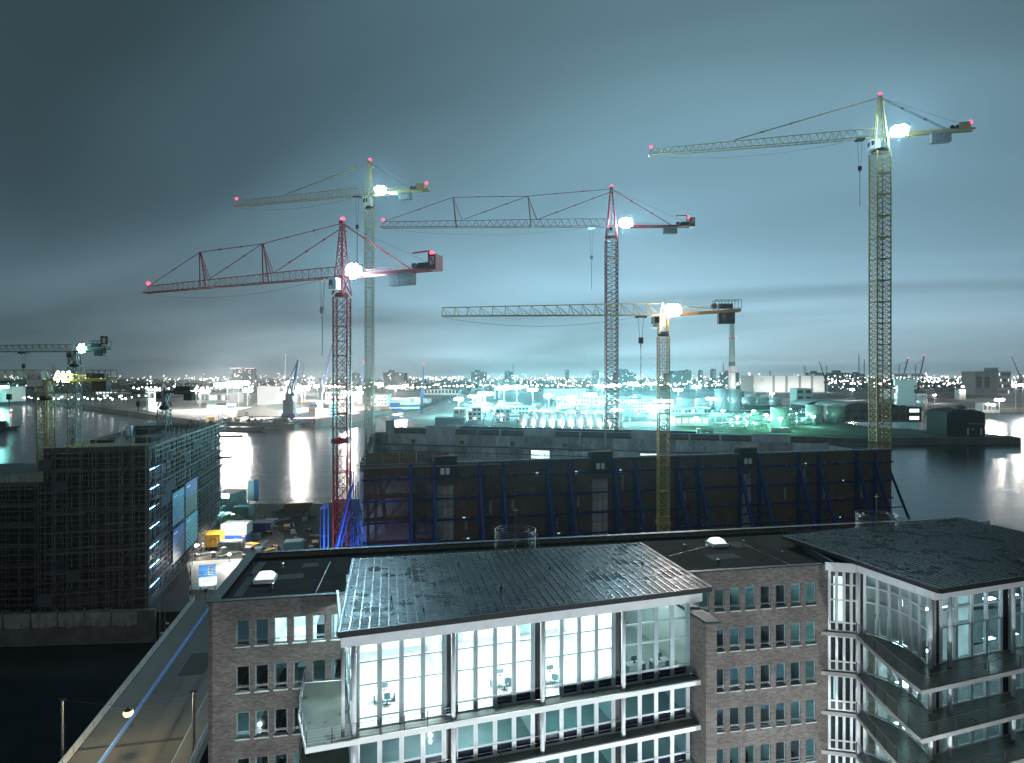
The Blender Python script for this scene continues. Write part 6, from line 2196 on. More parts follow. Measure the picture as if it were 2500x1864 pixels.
def hall(label, px0, px1, yb, yt, dep, wall, roof='flat', win=(0, 0), rz=0.0, name='port_hall', cat='hall', z=5.0, group=None, rise=.25, winmat=None, lit=.25, door=False, roofm=None):
    p0 = P(px0, yb, z)
    w_ = (px1 - px0) / F * p0.y / max(.3, math.cos(rz))
    h = (yb - yt) / F * p0.y
    t = thing(name, label, cat, p0, rz, group)
    if roof == 'flat':
        obj('wall', MB().box(0, 0, 0, w_, dep, h), wall, t)
        obj('roof', MB().box(-.4, -.4, h, w_ + .4, dep + .4, h + .5), roofm or m_roofg, t)
    elif roof == 'gable':
        e = h * (1 - rise)
        s = MB().add([(0, 0, 0), (w_, 0, 0), (w_, 0, e), (w_ / 2, 0, h), (0, 0, e), (0, dep, 0), (w_, dep, 0), (w_, dep, e), (w_ / 2, dep, h), (0, dep, e)],
                     [(0, 1, 2, 3, 4), (9, 8, 7, 6, 5), (0, 4, 9, 5), (1, 6, 7, 2)])
        obj('wall', s, wall, t)
        o_ = .5
        for sg in (-1, 1):
            x1 = w_ / 2 + sg * (w_ / 2 + o_)
            z1 = e - (h - e) * o_ / (w_ / 2)
            vs = [(w_ / 2, -o_, h + .02), (x1, -o_, z1 + .02), (x1, dep + o_, z1 + .02), (w_ / 2, dep + o_, h + .02)]
            vs += [(a, b, c + .35) for a, b, c in vs]
            obj('roof', MB().add(vs, [(0, 3, 2, 1), (4, 5, 6, 7), (0, 1, 5, 4), (1, 2, 6, 5), (2, 3, 7, 6), (3, 0, 4, 7)]), roofm or m_roofg, t)
    else:
        e = h * (1 - rise)
        n = 12
        arc = [(w_ / 2 + (w_ / 2) * math.cos(math.pi * i / n) * -1, e + (h - e) * math.sin(math.pi * i / n)) for i in range(n + 1)]
        front = [(0, 0, 0)] + [(x, 0, zz) for x, zz in arc] + [(w_, 0, 0)]
        back = [(x, dep, zz) for x, y, zz in front]
        m_ = len(front)
        s = MB().add(front + back, [tuple(range(m_))[::-1], tuple(range(m_, 2 * m_)), (0, 1, m_ + 1, m_), (m_ - 2, m_ - 1, 2 * m_ - 1, 2 * m_ - 2)])
        obj('wall', s, wall, t)
        r_ = MB()
        for i in range(n):
            (xa, za), (xb, zb) = arc[i], arc[i + 1]
            r_.add([(xa, -.6, za + .05), (xb, -.6, zb + .05), (xb, dep + .6, zb + .05), (xa, dep + .6, za + .05), (xa, -.6, za + .4), (xb, -.6, zb + .4), (xb, dep + .6, zb + .4), (xa, dep + .6, za + .4)],
                   [(0, 3, 2, 1), (4, 5, 6, 7), (0, 1, 5, 4), (2, 3, 7, 6)])
        obj('roof', r_, roofm or m_roofg, t)
        h = e
    nx, nz = win
    for i in range(nx):
        for k in range(nz):
            cw_, chh = w_ / nx, h / nz
            x, zz = (i + .5) * cw_, (k + .55) * chh
            m = winmat or (m_litwin if rnd.random() < lit else m_glassd)
            obj('window', MB().box(x - cw_ * .33, -.12, zz - chh * .24, x + cw_ * .33, -.03, zz + chh * .24), m, t)
    if door:
        obj('door', MB().box(w_ * .18, -.15, 0, w_ * .18 + 4.2, -.03, min(4.5, h * .7)), m_wallg if wall is not m_wallg else m_dark, t)
    return t, w_, h


def tank(label, px0, px1, yb, yt, mat, group=None, cone=.12, stair=True, z=5.0):
    r_ = (px1 - px0) / 2 / F
    d = (CAM_H - z) * F / (yb - HY)
    r_ = r_ * d
    c = Vector((((px0 + px1) / 2 - CX) / F * (d + r_), d + r_, z))
    h = (yb - yt) / F * d
    t = thing('storage_tank', label, 'tank', c, 0, group)
    obj('shell', MB().lathe([(r_, 0), (r_, h)], 28), mat, t, smooth=True)
    obj('roof', MB().lathe([(r_ + .12, h), (r_ + .12, h + .25), (.3, h + .25 + r_ * cone)], 28), m_silver, t)
    rl = MB().ring((0, 0, h + 1.2), r_, .07, 28)
    for i in range(14):
        a = 2 * math.pi * i / 14
        rl.tube((r_ * math.cos(a), r_ * math.sin(a), h + .25), (r_ * math.cos(a), r_ * math.sin(a), h + 1.2), .05, 4)
    obj('railing', rl, m_steel, t)
    if h > 8:
        for k in (1, 2):
            obj('hoop', MB().ring((0, 0, h * k / 3), r_ + .04, .09, 28), m_steel, t)
    if stair:
        s = MB()
        a0 = -2.2
        for i in range(14):
            a, b = a0 + i * .1, a0 + (i + 1) * .1
            s.beam(((r_ + .5) * math.cos(a), (r_ + .5) * math.sin(a), h * i / 14), ((r_ + .5) * math.cos(b), (r_ + .5) * math.sin(b), h * (i + 1) / 14), .35)
        obj('stair', s, m_cgrey, t)
    return t


lamp_me = {}


def lamp_mast(label, p, h, mat, r=.7, heads=3, power=0, colr=(1, 1, 1), group=None, name='floodlight_mast'):
    t = thing(name, label, 'floodlight', p, 0, group)
    k1 = ('pole', round(h, 1))
    if k1 not in lamp_me:
        me = MB().lathe([(.28, 0), (.14, h)], 6).box(-1.6, -.12, h - .2, 1.6, .12, h).mesh('mast')
        me.materials.append(m_steel)
        lamp_me[k1] = me
    mobj('mast', lamp_me[k1], t)
    k2 = (r, mat.name)
    if k2 not in lamp_me:
        me = MB().sphere((0, 0, 0), r, 8, 6, .8).mesh('lamp')
        me.materials.append(mat)
        lamp_me[k2] = me
    for i in range(heads):
        mobj('lamp', lamp_me[k2], t, ((i - (heads - 1) / 2) * r * 1.7, -.2, h + r * .3))
    if power:
        lamp_light(t, (0, -1.5 - r, h - 1.0), power, colr, r)
    return t


m_bigw = em('port_floodlamp', (1.0, .97, .93), 90, sample=False)
m_bigt = em('refinery_floodlamp', (.55, 1.0, 1.0), 60, sample=False)
m_bigg = em('refinery_green_lamp', (.35, 1.0, .75), 60, sample=False)
WH_, TE_, GR_ = (1, .92, .82), (.36, .95, 1.0), (.22, 1.0, .62)

# ---- port peninsula (left centre)
hall('wide grey gabled quay shed behind the pipe stack', 579, 687, 1016, 992, 70, m_wallp, 'gable', rz=R(-6), door=True, rise=.45, roofm=m_wallp)
hall('long pale shed far behind the harbour crane', 1035, 1120, 965, 950, 60, m_wallp, 'gable', (10, 1), rise=.3, winmat=m_glassd)
hall('low white shed by the channel bend', 985, 1045, 985, 970, 40, m_wallp, 'gable', rise=.3)
hall('white shed left of the lattice tower crane', 955, 1000, 990, 976, 40, m_wallp, 'flat')
hall('large dark shed with lit roof edge behind the white ship', 628, 690, 990, 944, 60, m_wallg, 'flat', lit=.1)
hall('dark long shed left of the white ship', 480, 560, 985, 960, 50, m_wallg, 'flat', (8, 1))
hall('long low dark warehouse on the left far bank', 250, 420, 972, 962, 60, m_walld, 'flat', (20, 1), lit=.5)
hall('bright hall front above the dark trees at left', 232, 285, 966, 952, 40, m_wallp, 'flat', (6, 1), winmat=m_litwin)
hall('pale hall behind the left tower cranes', 118, 160, 975, 962, 40, m_wallp, 'flat')
hall('teal lit hall at the left frame edge', -30, 14, 982, 945, 40, m_wallp, 'flat')
hall('white long shed right of the grey crane column', 795, 850, 985, 958, 50, m_wallp, 'flat', (6, 2), lit=.6)
hall('white port office behind the pale tower crane', 905, 945, 992, 965, 30, m_wallp, 'flat', (5, 3), lit=.4)

# white lit ship superstructure glow at left and quay ships


def ship(label, bow, stern, hw_, hh_, hull, sup, group=None, name='cargo_ship', sup_at=.8, sup_h=16, masts=1):
    bow, stern = Vector(bow), Vector(stern)
    d = bow - stern
    L_ = d.length
    t = thing(name, label, 'ship', (stern.x, stern.y, 0), math.atan2(d.y, d.x), group)
    n = 14
    s = MB()
    rows = []
    for i in range(n + 1):
        f = i / n
        wd_ = hw_ * (1 if f < .72 else max(.03, 1 - ((f - .72) / .28) ** 1.8))
        wd_ *= (.82 + .18 * min(1, f / .08))
        sheer = hh_ * (1 + .28 * max(0, (f - .6) / .4) ** 2)
        rk = 3.5 * max(0, (f - .8) / .2)
        rows.append([(f * L_ - rk * .4, -wd_ * .85, -.6), (f * L_ + rk, -wd_, sheer), (f * L_ + rk, wd_, sheer), (f * L_ - rk * .4, wd_ * .85, -.6)])
    vs = [v for r_ in rows for v in r_]
    fs = []
    for i in range(n):
        a, b = i * 4, (i + 1) * 4
        fs += [(a, b, b + 1, a + 1), (a + 1, b + 1, b + 2, a + 2), (a + 2, b + 2, b + 3, a + 3)]
    fs += [(0, 1, 2, 3), (n * 4 + 3, n * 4 + 2, n * 4 + 1, n * 4)]
    obj('hull', s.add(vs, fs), hull, t)
    if sup_h:
        x0 = L_ * (1 - sup_at)
        su = obj('superstructure', MB().box(x0 - 9, -hw_ * .8, hh_, x0 + 5, hw_ * .8, hh_ + sup_h * .55).box(x0 - 6, -hw_ * .7, hh_ + sup_h * .55, x0 + 4, hw_ * .7, hh_ + sup_h * .8).box(x0 - 4, -hw_ * .95, hh_ + sup_h * .8, x0 + 4, hw_ * .95, hh_ + sup_h), sup, t)
        for k in range(4):
            z = hh_ + sup_h * (.1 + .2 * k)
            for sgn in (-1, 1):
                obj('window_row', MB().box(x0 - 8 + k, sgn * hw_ * (.82 if k < 3 else .97) - .08, z, x0 + 3, sgn * hw_ * (.82 if k < 3 else .97) + .08, z + 1.0), m_glassd, su)
        obj('funnel', MB().lathe([(2, 0), (1.7, 6)], 10, (x0 - 7, 0, hh_ + sup_h * .55)), sup, t)
    for k in range(masts):
        x = L_ * (.35 + .3 * k)
        obj('mast', MB().tube((x, 0, hh_), (x, 0, hh_ + 14), .35, 6).tube((x, 0, hh_ + 3), (x + 9, 0, hh_ + 12), .25, 5), m_white, t)
    return t


ship('dark red hulled freighter with white bridge at the quay behind the near red crane', (-158, 676, 0), (-186, 566, 0), 9, 8, m_hullr, m_white, sup_at=.72, sup_h=15, masts=2)
ship('dark low barge moored along the pipe quay', (-214, 532, 0), (-262, 545, 0), 5, 3.0, m_hullb, m_white, sup_h=0, masts=0, name='barge')
ship('brightly lit white ship with tall superstructure at the right edge', (420, 640, 0), (455, 735, 0), 11, 9, m_hullw, m_white, sup_at=.55, sup_h=34, masts=1)
ship('white hulled vessel at the left end of the port', (-455, 770, 0), (-395, 700, 0), 8, 6, m_hullw, m_white, sup_at=.45, sup_h=26, masts=1)
ship('dark tug with red lamp at the left frame edge', (-438, 548, 0), (-458, 540, 0), 4, 2.4, m_hullb, m_walld, name='tug_boat', sup_at=.55, sup_h=5, masts=0)
fb = Q(563, 1062, 0) if False else P(563, 1066, 0)
fy = thing('moored_pontoon', 'small flat pontoon boat in the bright water reflection', 'boat', fb, R(4))
obj('hull', MB().prism([(-8, -2.5), (8, -2.5), (9.5, 0), (8, 2.5), (-8, 2.5)], -.3, 1.0), m_hullb, fy)
obj('canopy', MB().box(-5, -2, 2.8, 5, 2, 3.1), m_walld, fy)
for x in (-4.8, 4.8):
    for y in (-1.9, 1.9):
        obj('post', MB().box(x - .1, y - .1, 1.0, x + .1, y + .1, 2.8), m_walld, fy)

# pipe sections lying on the quay
pr_ = [P(610 + 13 * i, 1034, 5.0) for i in range(9)]
for i, p in enumerate(pr_):
    lab = 'pale steel pipe section on the quay, number %s from the left' % ['one', 'two', 'three', 'four', 'five', 'six', 'seven', 'eight', 'nine'][i]
    t = thing('pipe_section', lab, 'pipe', p + Vector((0, rnd.uniform(-3, 3), 0)), R(75 + 4 * i if i < 8 else 10), 'pipe sections on the quay')
    r_ = 2.2
    n = 16
    vs = []
    for x in (0, 17):
        for rr in (r_, r_ * .9):
            for k in range(n):
                a = 2 * math.pi * k / n
                vs.append((x, rr * math.cos(a), r_ + rr * math.sin(a)))
    fs = []
    for k in range(n):
        j = (k + 1) % n
        fs += [(k, j, 2 * n + j, 2 * n + k), (n + j, n + k, 3 * n + k, 3 * n + j), (j, k, n + k, n + j), (2 * n + k, 2 * n + j, 3 * n + j, 3 * n + k)]
    obj('tube', MB().add(vs, fs), m_silver, t)
    obj('saddle', MB().box(3, -1.6, 0, 3.6, 1.6, .5).box(13, -1.6, 0, 13.6, 1.6, .5), m_wood, t)
for i in range(16):
    p = P(500 + i * 9, 1031 - (i % 3) * 3, 5.0)
    t = obj('cargo_crate', MB().box(-2.5, -2, 0, 2.5, 2, rnd.uniform(2, 3.4)).box(-2.6, -2.1, .0, 2.6, -2.02, .5), rnd.choice([m_wallg, m_walld, m_sill, m_orange]), None, p, rnd.random() * 3)
    tag(t, 'crate or machine part stored on the quay left of the pipe sections', 'crate', 'crates on the pipe quay')

# blue mobile harbour crane
hc0 = P(707, 1030, 5.0)
hc = thing('harbour_crane', 'blue and grey mobile harbour crane standing on the pipe quay', 'crane', hc0, R(0))
ch = MB()
ch.add([(-8, -5, 1.2), (8, -5, 1.2), (8, 5, 1.2), (-8, 5, 1.2), (-5.5, -3.5, 8), (5.5, -3.5, 8), (5.5, 3.5, 8), (-5.5, 3.5, 8)], [(0, 3, 2, 1), (4, 5, 6, 7), (0, 1, 5, 4), (1, 2, 6, 5), (2, 3, 7, 6), (3, 0, 4, 7)])
obj('chassis', ch, m_blue, hc)
for x in (-7, 7):
    for y in (-5.5, 5.5):
        obj('outrigger_foot', MB().box(x - 1.2, y - 1.2, 0, x + 1.2, y + 1.2, 1.3), m_cblue, hc)
obj('machine_house', MB().box(-5.2, -3, 8.2, 4.4, 3, 20), m_cgrey, hc)
tw = MB()
for x, y in ((-3, -2), (3, -2), (3, 2), (-3, 2)):
    tw.beam((x, y, 20), (x * .35 + 0, y * .6, 33), .9)
tw.box(-3.2, -2.2, 20, 3.2, 2.2, 26)
obj('tower', tw, m_cgrey, hc)
obj('cab', MB().box(2.6, -2.4, 24, 5.2, 0, 27), m_cblue, hc)
bm = MB()
tipb_ = Vector((8.0, 0, 57))
for y in (-1, 1):
    bm.beam((2.2, y, 27), tipb_ + Vector((0, y * .4, 0)), 1.5)
    bm.beam((4.4, y, 28), tipb_ + Vector((0, y * .4, -3)), 1.0)
for k in range(9):
    f = k / 9
    bm.tube(Vector((2.2, 0, 27)).lerp(tipb_, f), Vector((4.4, 0, 28)).lerp(tipb_ - Vector((0, 0, 3)), f + .08), .2, 4)
obj('boom', bm, m_cblue, hc)
obj('back_tie', MB().beam((-2.6, 0, 33), tipb_, .9).beam((-7.5, 0, 33), (-2.6, 0, 33.5), .4), m_cblue, hc)
obj('tail_arm', MB().beam((-7.5, 0, 27), (-8, 0, 36), .8).beam((-8, 0, 36), (-5, 0, 28), .5).cbox((-7, 0, 29), 3, 2.5, 2.5), m_cgrey, hc)
obj('hoist_rope', MB().tube(tipb_ + Vector((.8, 0, 0)), (13, 0, 50), .12, 4).tube((13, 0, 50), (10.5, 0, 33), .12, 4), m_cable, hc)
obj('hook_block', MB().cbox((10.2, 0, 31), 1.6, 1, 3), m_orange, hc)

# column crane with lattice boom, more harbour cranes


def boom_crane(label, px, yb, colw, ytop, tip_px, mat, mat2, D=None, foot=None):
    p = P(px, yb, 5.0)
    D = p.y
    t = thing('harbour_crane', label, 'crane', p, 0)
    h = (yb - ytop) / F * D
    w_ = colw / F * D / 2
    obj('column', MB().box(-w_, -w_, 0, w_, w_, h), mat, t)
    obj('machine_house', MB().box(-w_ * 1.8, -w_ * 1.5, h * .55, w_ * 1.9, w_ * 1.5, h * .55 + 4), mat, t)
    tp = Q(*tip_px, D) - p
    f0 = Vector(foot(p, D)) if foot else Vector((w_, 0, h * .55))
    s = MB()
    for y in (-.9, .9):
        s.beam(f0 + Vector((-1, y, 0)), tp + Vector((0, y * .3, 0)), .55)
        s.beam(f0 + Vector((1, y, 0)), tp + Vector((0, y * .3, 0)), .55)
    for k in range(14):
        a, b = k / 14, (k + 1) / 14
        s.tube((f0 + Vector((-1, -.9, 0))).lerp(tp, a), (f0 + Vector((1, -.9, 0))).lerp(tp, b), .14, 4)
        s.tube((f0 + Vector((1, .9, 0))).lerp(tp, a), (f0 + Vector((-1, .9, 0))).lerp(tp, b), .14, 4)
    bo = obj('boom', s, mat2, t)
    obj('boom_tie', MB().tube((0, 0, h), tp, .12, 4), m_cable, t)
    beacon(bo, tp + Vector((0, 0, .8)), .9)
    return t


boom_crane('harbour crane with grey column and tall blue lattice boom', 783, 1000, 7, 925, (812, 838), m_cgrey, m_cblue)
boom_crane('blue luffing harbour crane left of the pale tower crane', 878, 985, 9, 945, (889, 886), m_white, m_cblue)
boom_crane('white portal crane with thin mast left of the blue harbour crane', 690, 968, 9, 930, (697, 868), m_white, m_white)
boom_crane('blue lattice crane tower with red light by the channel', 1030, 985, 6, 950, (1034, 892), m_cblue, m_cblue)
boom_crane('small luffing crane on the far white hall roof', 2016, 962, 4, 915, (1999, 881), m_walld, m_walld)
boom_crane('luffing crane boom at the far right edge', 2492, 950, 6, 915, (2469, 869), m_cgrey, m_cgrey)
for i, (px, yt, lab) in enumerate(((2200, 877, 'left raised gantry crane on the hazy right horizon'), (2240, 870, 'right raised gantry crane on the hazy right horizon'))):
    p = P(px, 936, 4)
    p = Vector(((px - CX) / F * 2200, 2200, 4))
    t = thing('gantry_crane', lab, 'crane', p, 0, 'gantry cranes on the right horizon')
    s = MB()
    for x in (-14, 14):
        for y in (-10, 10):
            s.beam((x, y, 0), (x * .8, y, 48), 2.2)
    s.box(-16, -11, 40, 16, 11, 44).box(-40, -3, 46, 16, 3, 49)
    obj('portal', s, m_cgrey, t)
    tipz = CAM_H + (HY - yt) / F * 2200 - 4
    obj('raised_boom', MB().beam((10, 0, 48), (24, 0, tipz), 3).beam((-8, 0, 48), (-6, 0, 80), 2).beam((-6, 0, 80), (24, 0, tipz - 8), .8), m_cgrey, t)
    beacon(t, (24, 0, tipz + 2), 1.8)

# container stacks: port side and right side
cme = MB().box(0, 0, 0, 12.2, 2.44, 2.6).box(-.05, -.05, 0, .15, 2.5, 2.65).box(12.05, -.05, 0, 12.25, 2.5, 2.65)


ORD = ['first', 'second', 'third', 'fourth', 'fifth', 'sixth', 'seventh', 'eighth', 'ninth']


def cstack(px, py, n, lvls, lab, group, rz=0, pick=None):
    p = P(px, py, 5.0)
    for i in range(n):
        for k in range(rnd.randint(max(1, lvls - 2), lvls)):
            m = rnd.choice(pick or m_cont)
            key = ('cont', m.name)
            if key not in lamp_me:
                me = cme.mesh('container')
                me.materials.append(m)
                lamp_me[key] = me
            o = mobj('shipping_container', lamp_me[key], None, p + Vector((math.cos(rz) * 12.7 * i, math.sin(rz) * 12.7 * i, k * 2.66)), rz)
            tag(o, '%s container, %s column from left, %s tier, %s' % (m.name.split('_')[1], ORD[i], ORD[k], lab), 'container', group)


cstack(730, 1004, 2, 4, 'behind the blue harbour crane', 'containers behind the harbour crane', 0, [m_cont[1], m_cont[1], m_cont[2], m_cont[3]])
cstack(952, 1000, 3, 3, 'on the channel quay', 'containers on the channel quay', R(20), [m_cont[2], m_cont[2], m_cont[5]])
cstack(930, 1004, 2, 2, 'beside the channel bend', 'containers at the channel bend', R(10))
cstack(505, 996, 3, 2, 'left of the white ship', 'containers left of the white ship')
for r_ in range(3):
    cstack(2165 + 6 * r_, 972 - 8 * r_, 9, 4, ['front', 'middle', 'back'][r_] + ' row, right of tall yellow crane', 'container stacks at right', R(1))

# ---- refinery and tank farm (centre)
for i in range(11):
    x0 = 1266 + 23.4 * i
    tank('slim silver silo in the bright row behind the warehouse shell, number %s from the left' % ['one', 'two', 'three', 'four', 'five', 'six', 'seven', 'eight', 'nine', 'ten', 'eleven'][i], x0, x0 + 20.5, 1044, 1012 - (i % 2), m_silver, 'row of silver silos', stair=False)
tank('tall silver tank, left of the tall pair', 1745, 1776, 1005, 952, m_silver)
tank('tall silver tank, right of the tall pair', 1778, 1809, 1005, 953, m_silver)
tank('broad white tank with diagonal stair by the green yard', 1882, 1925, 1046, 998, m_tankw)
tank('grey tank left of the pair before the arched sheds', 1968, 2009, 1034, 992, m_silver)
tank('grey tank right of the pair before the arched sheds', 2019, 2060, 1034, 993, m_silver)
tank('squat pale tank before the long pipe bridge, left', 1652, 1695, 1000, 976, m_tankw)
tank('squat pale tank before the long pipe bridge, right', 1698, 1742, 998, 975, m_tankw)
tank('small blue-lit tank in the rear tank row, first', 1812, 1842, 992, 972, m_silver)
tank('small blue-lit tank in the rear tank row, second', 1848, 1876, 992, 973, m_silver)
tank('small blue-lit tank in the rear tank row, third', 1880, 1908, 990, 972, m_silver)
tank('rear round tank below the white hall, left', 1818, 1845, 975, 960, m_silver)
tank('rear round tank below the white hall, right', 1850, 1880, 975, 960, m_silver)
tank('white silo right of the tall yellow crane, first', 2216, 2237, 1000, 965, m_silver)
tank('white silo right of the tall yellow crane, second', 2240, 2262, 1002, 964, m_silver)
for i in range(3):
    tank('narrow distillation silo left end, ' + ['first', 'second', 'third'][i], 1160 + 9 * i, 1168 + 9 * i, 995, 970 - 2 * i, m_tankw, stair=False)
cl2 = [P(1208, 975, 5), P(1218, 973, 5)]
for i, p in enumerate(cl2):
    t = thing('process_column', 'tall slim process column at the left of the refinery, ' + ['left one', 'right one'][i], 'column', p)
    obj('shaft', MB().lathe([(1.6, 0), (1.6, 24 + 5 * i), (.4, 26 + 5 * i)], 12), m_silver, t)
    for k in range(4):
        obj('platform', MB().lathe([(2.4, 5 + 6 * k), (2.4, 5.4 + 6 * k)], 12), m_steel, t)
hall('white three-storey refinery office with window bands', 1368, 1440, 998, 969, 22, m_whitew, 'flat', (10, 3), rz=R(8), lit=.1)
hall('pale refinery hall with gridded windows', 1515, 1600, 1008, 976, 30, m_whitew, 'flat', (12, 4), winmat=m_glassd, rz=R(4))
hall('white refinery block with punched windows', 1225, 1290, 1014, 994, 22, m_whitew, 'flat', (8, 2), lit=.1)
hall('bright white refinery block at the left end', 1107, 1135, 1030, 1000, 22, m_whitew, 'flat', (2, 2), lit=.2)
hall('second bright refinery block at the left end', 1143, 1175, 1028, 996, 22, m_whitew, 'flat', (3, 3), lit=.3)
hall('third bright refinery block beside the bare trees', 1210, 1245, 1030, 1000, 22, m_whitew, 'flat', (3, 3), lit=.1)
hall('low white workshop with large panes before the green lawn', 1648, 1730, 1040, 1018, 18, m_whitew, 'flat', (5, 1), winmat=m_litwin)
hall('long saw-tooth roofed refinery shed', 1640, 1735, 1012, 998, 40, m_wallg, 'flat', (12, 1))
hall('wide white tank hall behind the dark chimney', 1330, 1430, 975, 950, 40, m_tankw, 'flat', (9, 1), winmat=m_silver)
hall('small white plant block right of the chimney', 1450, 1500, 990, 970, 25, m_whitew, 'flat', (4, 2))
hall('tall dark twin silo block below the white hall', 1945, 1983, 996, 950, 20, m_wallg, 'flat', (2, 3), winmat=m_walld)
hall('dark low boiler hall behind the tall tank pair', 1815, 1880, 1006, 990, 18, m_walld, 'flat')
hall('small dark jetty building at the left shore of the refinery', 1062, 1130, 1040, 1022, 16, m_walld, 'flat', (4, 1), lit=.0)
w0, ww_, hh2 = hall('very large white windowless hall with grey piers and ring emblem', 1840, 2020, 958, 918, 90, m_whitew, 'flat', name='white_storage_hall')
for f in (.27, .445, .625, .79):
    obj('pier', MB().box(ww_ * f - 2.6, -1.2, 0, ww_ * f + 2.6, -.03, hh2 + .2), m_wallg, w0)
rg = MB()
for k in range(20):
    a, b = 2 * math.pi * k / 20, 2 * math.pi * (k + 1) / 20
    rg.beam((ww_ * .11 + 3 * math.cos(a), -.3, hh2 * .75 + 3 * math.sin(a)), (ww_ * .11 + 3 * math.cos(b), -.3, hh2 * .75 + 3 * math.sin(b)), .7)
obj('ring_emblem', rg, m_wallg, w0)
for k in range(9):
    lamp_light(w0, (ww_ * (k + .5) / 9, -30, 8), 15000, (1, .96, .9), 2)
# chimneys
cp1 = Vector(((1787 - CX) / F * 1750, 1750, 4))
ch1 = thing('power_station_chimney', 'very tall pale tapering chimney rising behind the tank farm', 'chimney', cp1)
hz_ = CAM_H + (HY - 778) / F * 1750 - 4
obj('shaft', MB().lathe([(10.5, 0), (8, hz_ * .5), (6, hz_)], 24), m_whitew, ch1, smooth=True)
obj('dark_band', MB().lathe([(8.9, hz_ * .34), (8.75, hz_ * .40)], 24), m_wallg, ch1)
for z in (.72, .25):
    obj('platform', MB().lathe([(8.5 + (1 - z) * 3, hz_ * z), (8.5 + (1 - z) * 3, hz_ * z + 1.5)], 24), m_steel, ch1)
    for sx in (-1, 1):
        beacon(ch1, (sx * (8 + (1 - z) * 3), -6, hz_ * z + 3), 1.4)
for k in range(3):
    lamp_light(ch1, (-30 + 30 * k, -45, 6), 40000, (1, .95, .9), 3)
ch2 = thing('factory_chimney', 'slim dark chimney among the bright refinery buildings', 'chimney', P(1329, 972, 5))
obj('shaft', MB().lathe([(2.1, 0), (1.6, 25)], 14), m_cgrey, ch2)
obj('rim', MB().lathe([(1.85, 24.6), (1.85, 25.6)], 14), m_dark, ch2)
# brick sheds with shallow arched roofs at right
hall('left red brick shed with shallow arched roof and tall windows', 2062, 2132, 1031, 985, 55, m_wallr, 'arch', (4, 2), rise=.22, winmat=m_glassd, roofm=m_roofg)
hall('right red brick shed with gabled roof behind the tall yellow crane', 2136, 2214, 1031, 985, 55, m_wallr, 'gable', (4, 2), rise=.3, winmat=m_glassd, roofm=m_roofg)
hall('arched grey roofed shed behind the grey tank pair', 1970, 2058, 1010, 978, 40, m_walld, 'arch', rise=.4, roofm=m_wallg)
hall('low brick annex with small lit sign right of the sheds', 2214, 2250, 1031, 995, 20, m_walld, 'flat', (1, 2), lit=1)
ds, dw_, dh_ = hall('dark arched roof boat shed on the right point', 2312, 2400, 1066, 1002, 24, m_walld, 'arch', rise=.16, roofm=m_walld, rz=R(-4))
for x, z0, z1 in ((.55, 1, 6), (.9, 1, 6), (.68, 4.5, 5.6)):
    obj('window', MB().box(dw_ * x - .5, -.2, z0, dw_ * x + .5, -.03, z1), m_sill, ds)
for k in range(5):
    obj('window', MB().box(dw_ * (.56 + .08 * k), -.2, 8.6, dw_ * (.56 + .08 * k) + 1.1, -.03, 9.6), m_wallg, ds)
hall('pale windowless silo block on the right skyline', 2380, 2420, 965, 908, 40, m_wallg, 'flat', (2, 1), winmat=m_walld)
hall('tall pale silo tower on the right skyline', 2420, 2437, 965, 899, 20, m_wallg, 'flat')
hall('long pale silo building with lit windows on the right skyline', 2438, 2468, 965, 908, 40, m_wallg, 'flat', (8, 4), lit=.3)
hall('white box hall right of the tall yellow crane', 2173, 2212, 975, 951, 30, m_whitew, 'flat')
hall('white twin tower plant by the right basin', 2342, 2358, 975, 952, 12, m_whitew, 'flat')
hall('lit quay shed along the right basin', 2400, 2440, 1008, 985, 12, m_wallg, 'flat', (4, 1), lit=.5)
# pipe bridges
for i, (a, b, z, lab) in enumerate((((1740, 1022), (1885, 1022), 8, 'long lit pipe bridge before the tall tank pair'), ((1720, 1032), (1880, 1032), 6, 'lower pipe bridge above the green yard'), ((1925, 1040), (1985, 1040), 7, 'pipe bridge with white crossbeam before the grey tanks'), ((1985, 966), (2150, 966), 7, 'long dark pipe bridge below the white hall'))):
    p, q = P(*a, 5), P(*b, 5)
    t = thing('pipe_bridge', lab, 'pipe bridge', p)
    d_ = q - p
    for y in (-1.2, -.4, .4, 1.2):
        obj('pipe', MB().tube(Vector((0, y, z)), d_ + Vector((0, y, z + .3 * (y > 0))), .28, 8), m_silver, t)
    n = max(3, int(d_.length / 9))
    for k in range(n + 1):
        c_ = d_ * k / n
        obj('trestle', MB().beam(c_ + Vector((0, -1.5, 0)), c_ + Vector((0, -1.5, z + .5)), .3).beam(c_ + Vector((0, 1.5, 0)), c_ + Vector((0, 1.5, z + .5)), .3).beam(c_ + Vector((0, -1.6, z - .5)), c_ + Vector((0, 1.6, z - .5)), .25), m_steel, t)

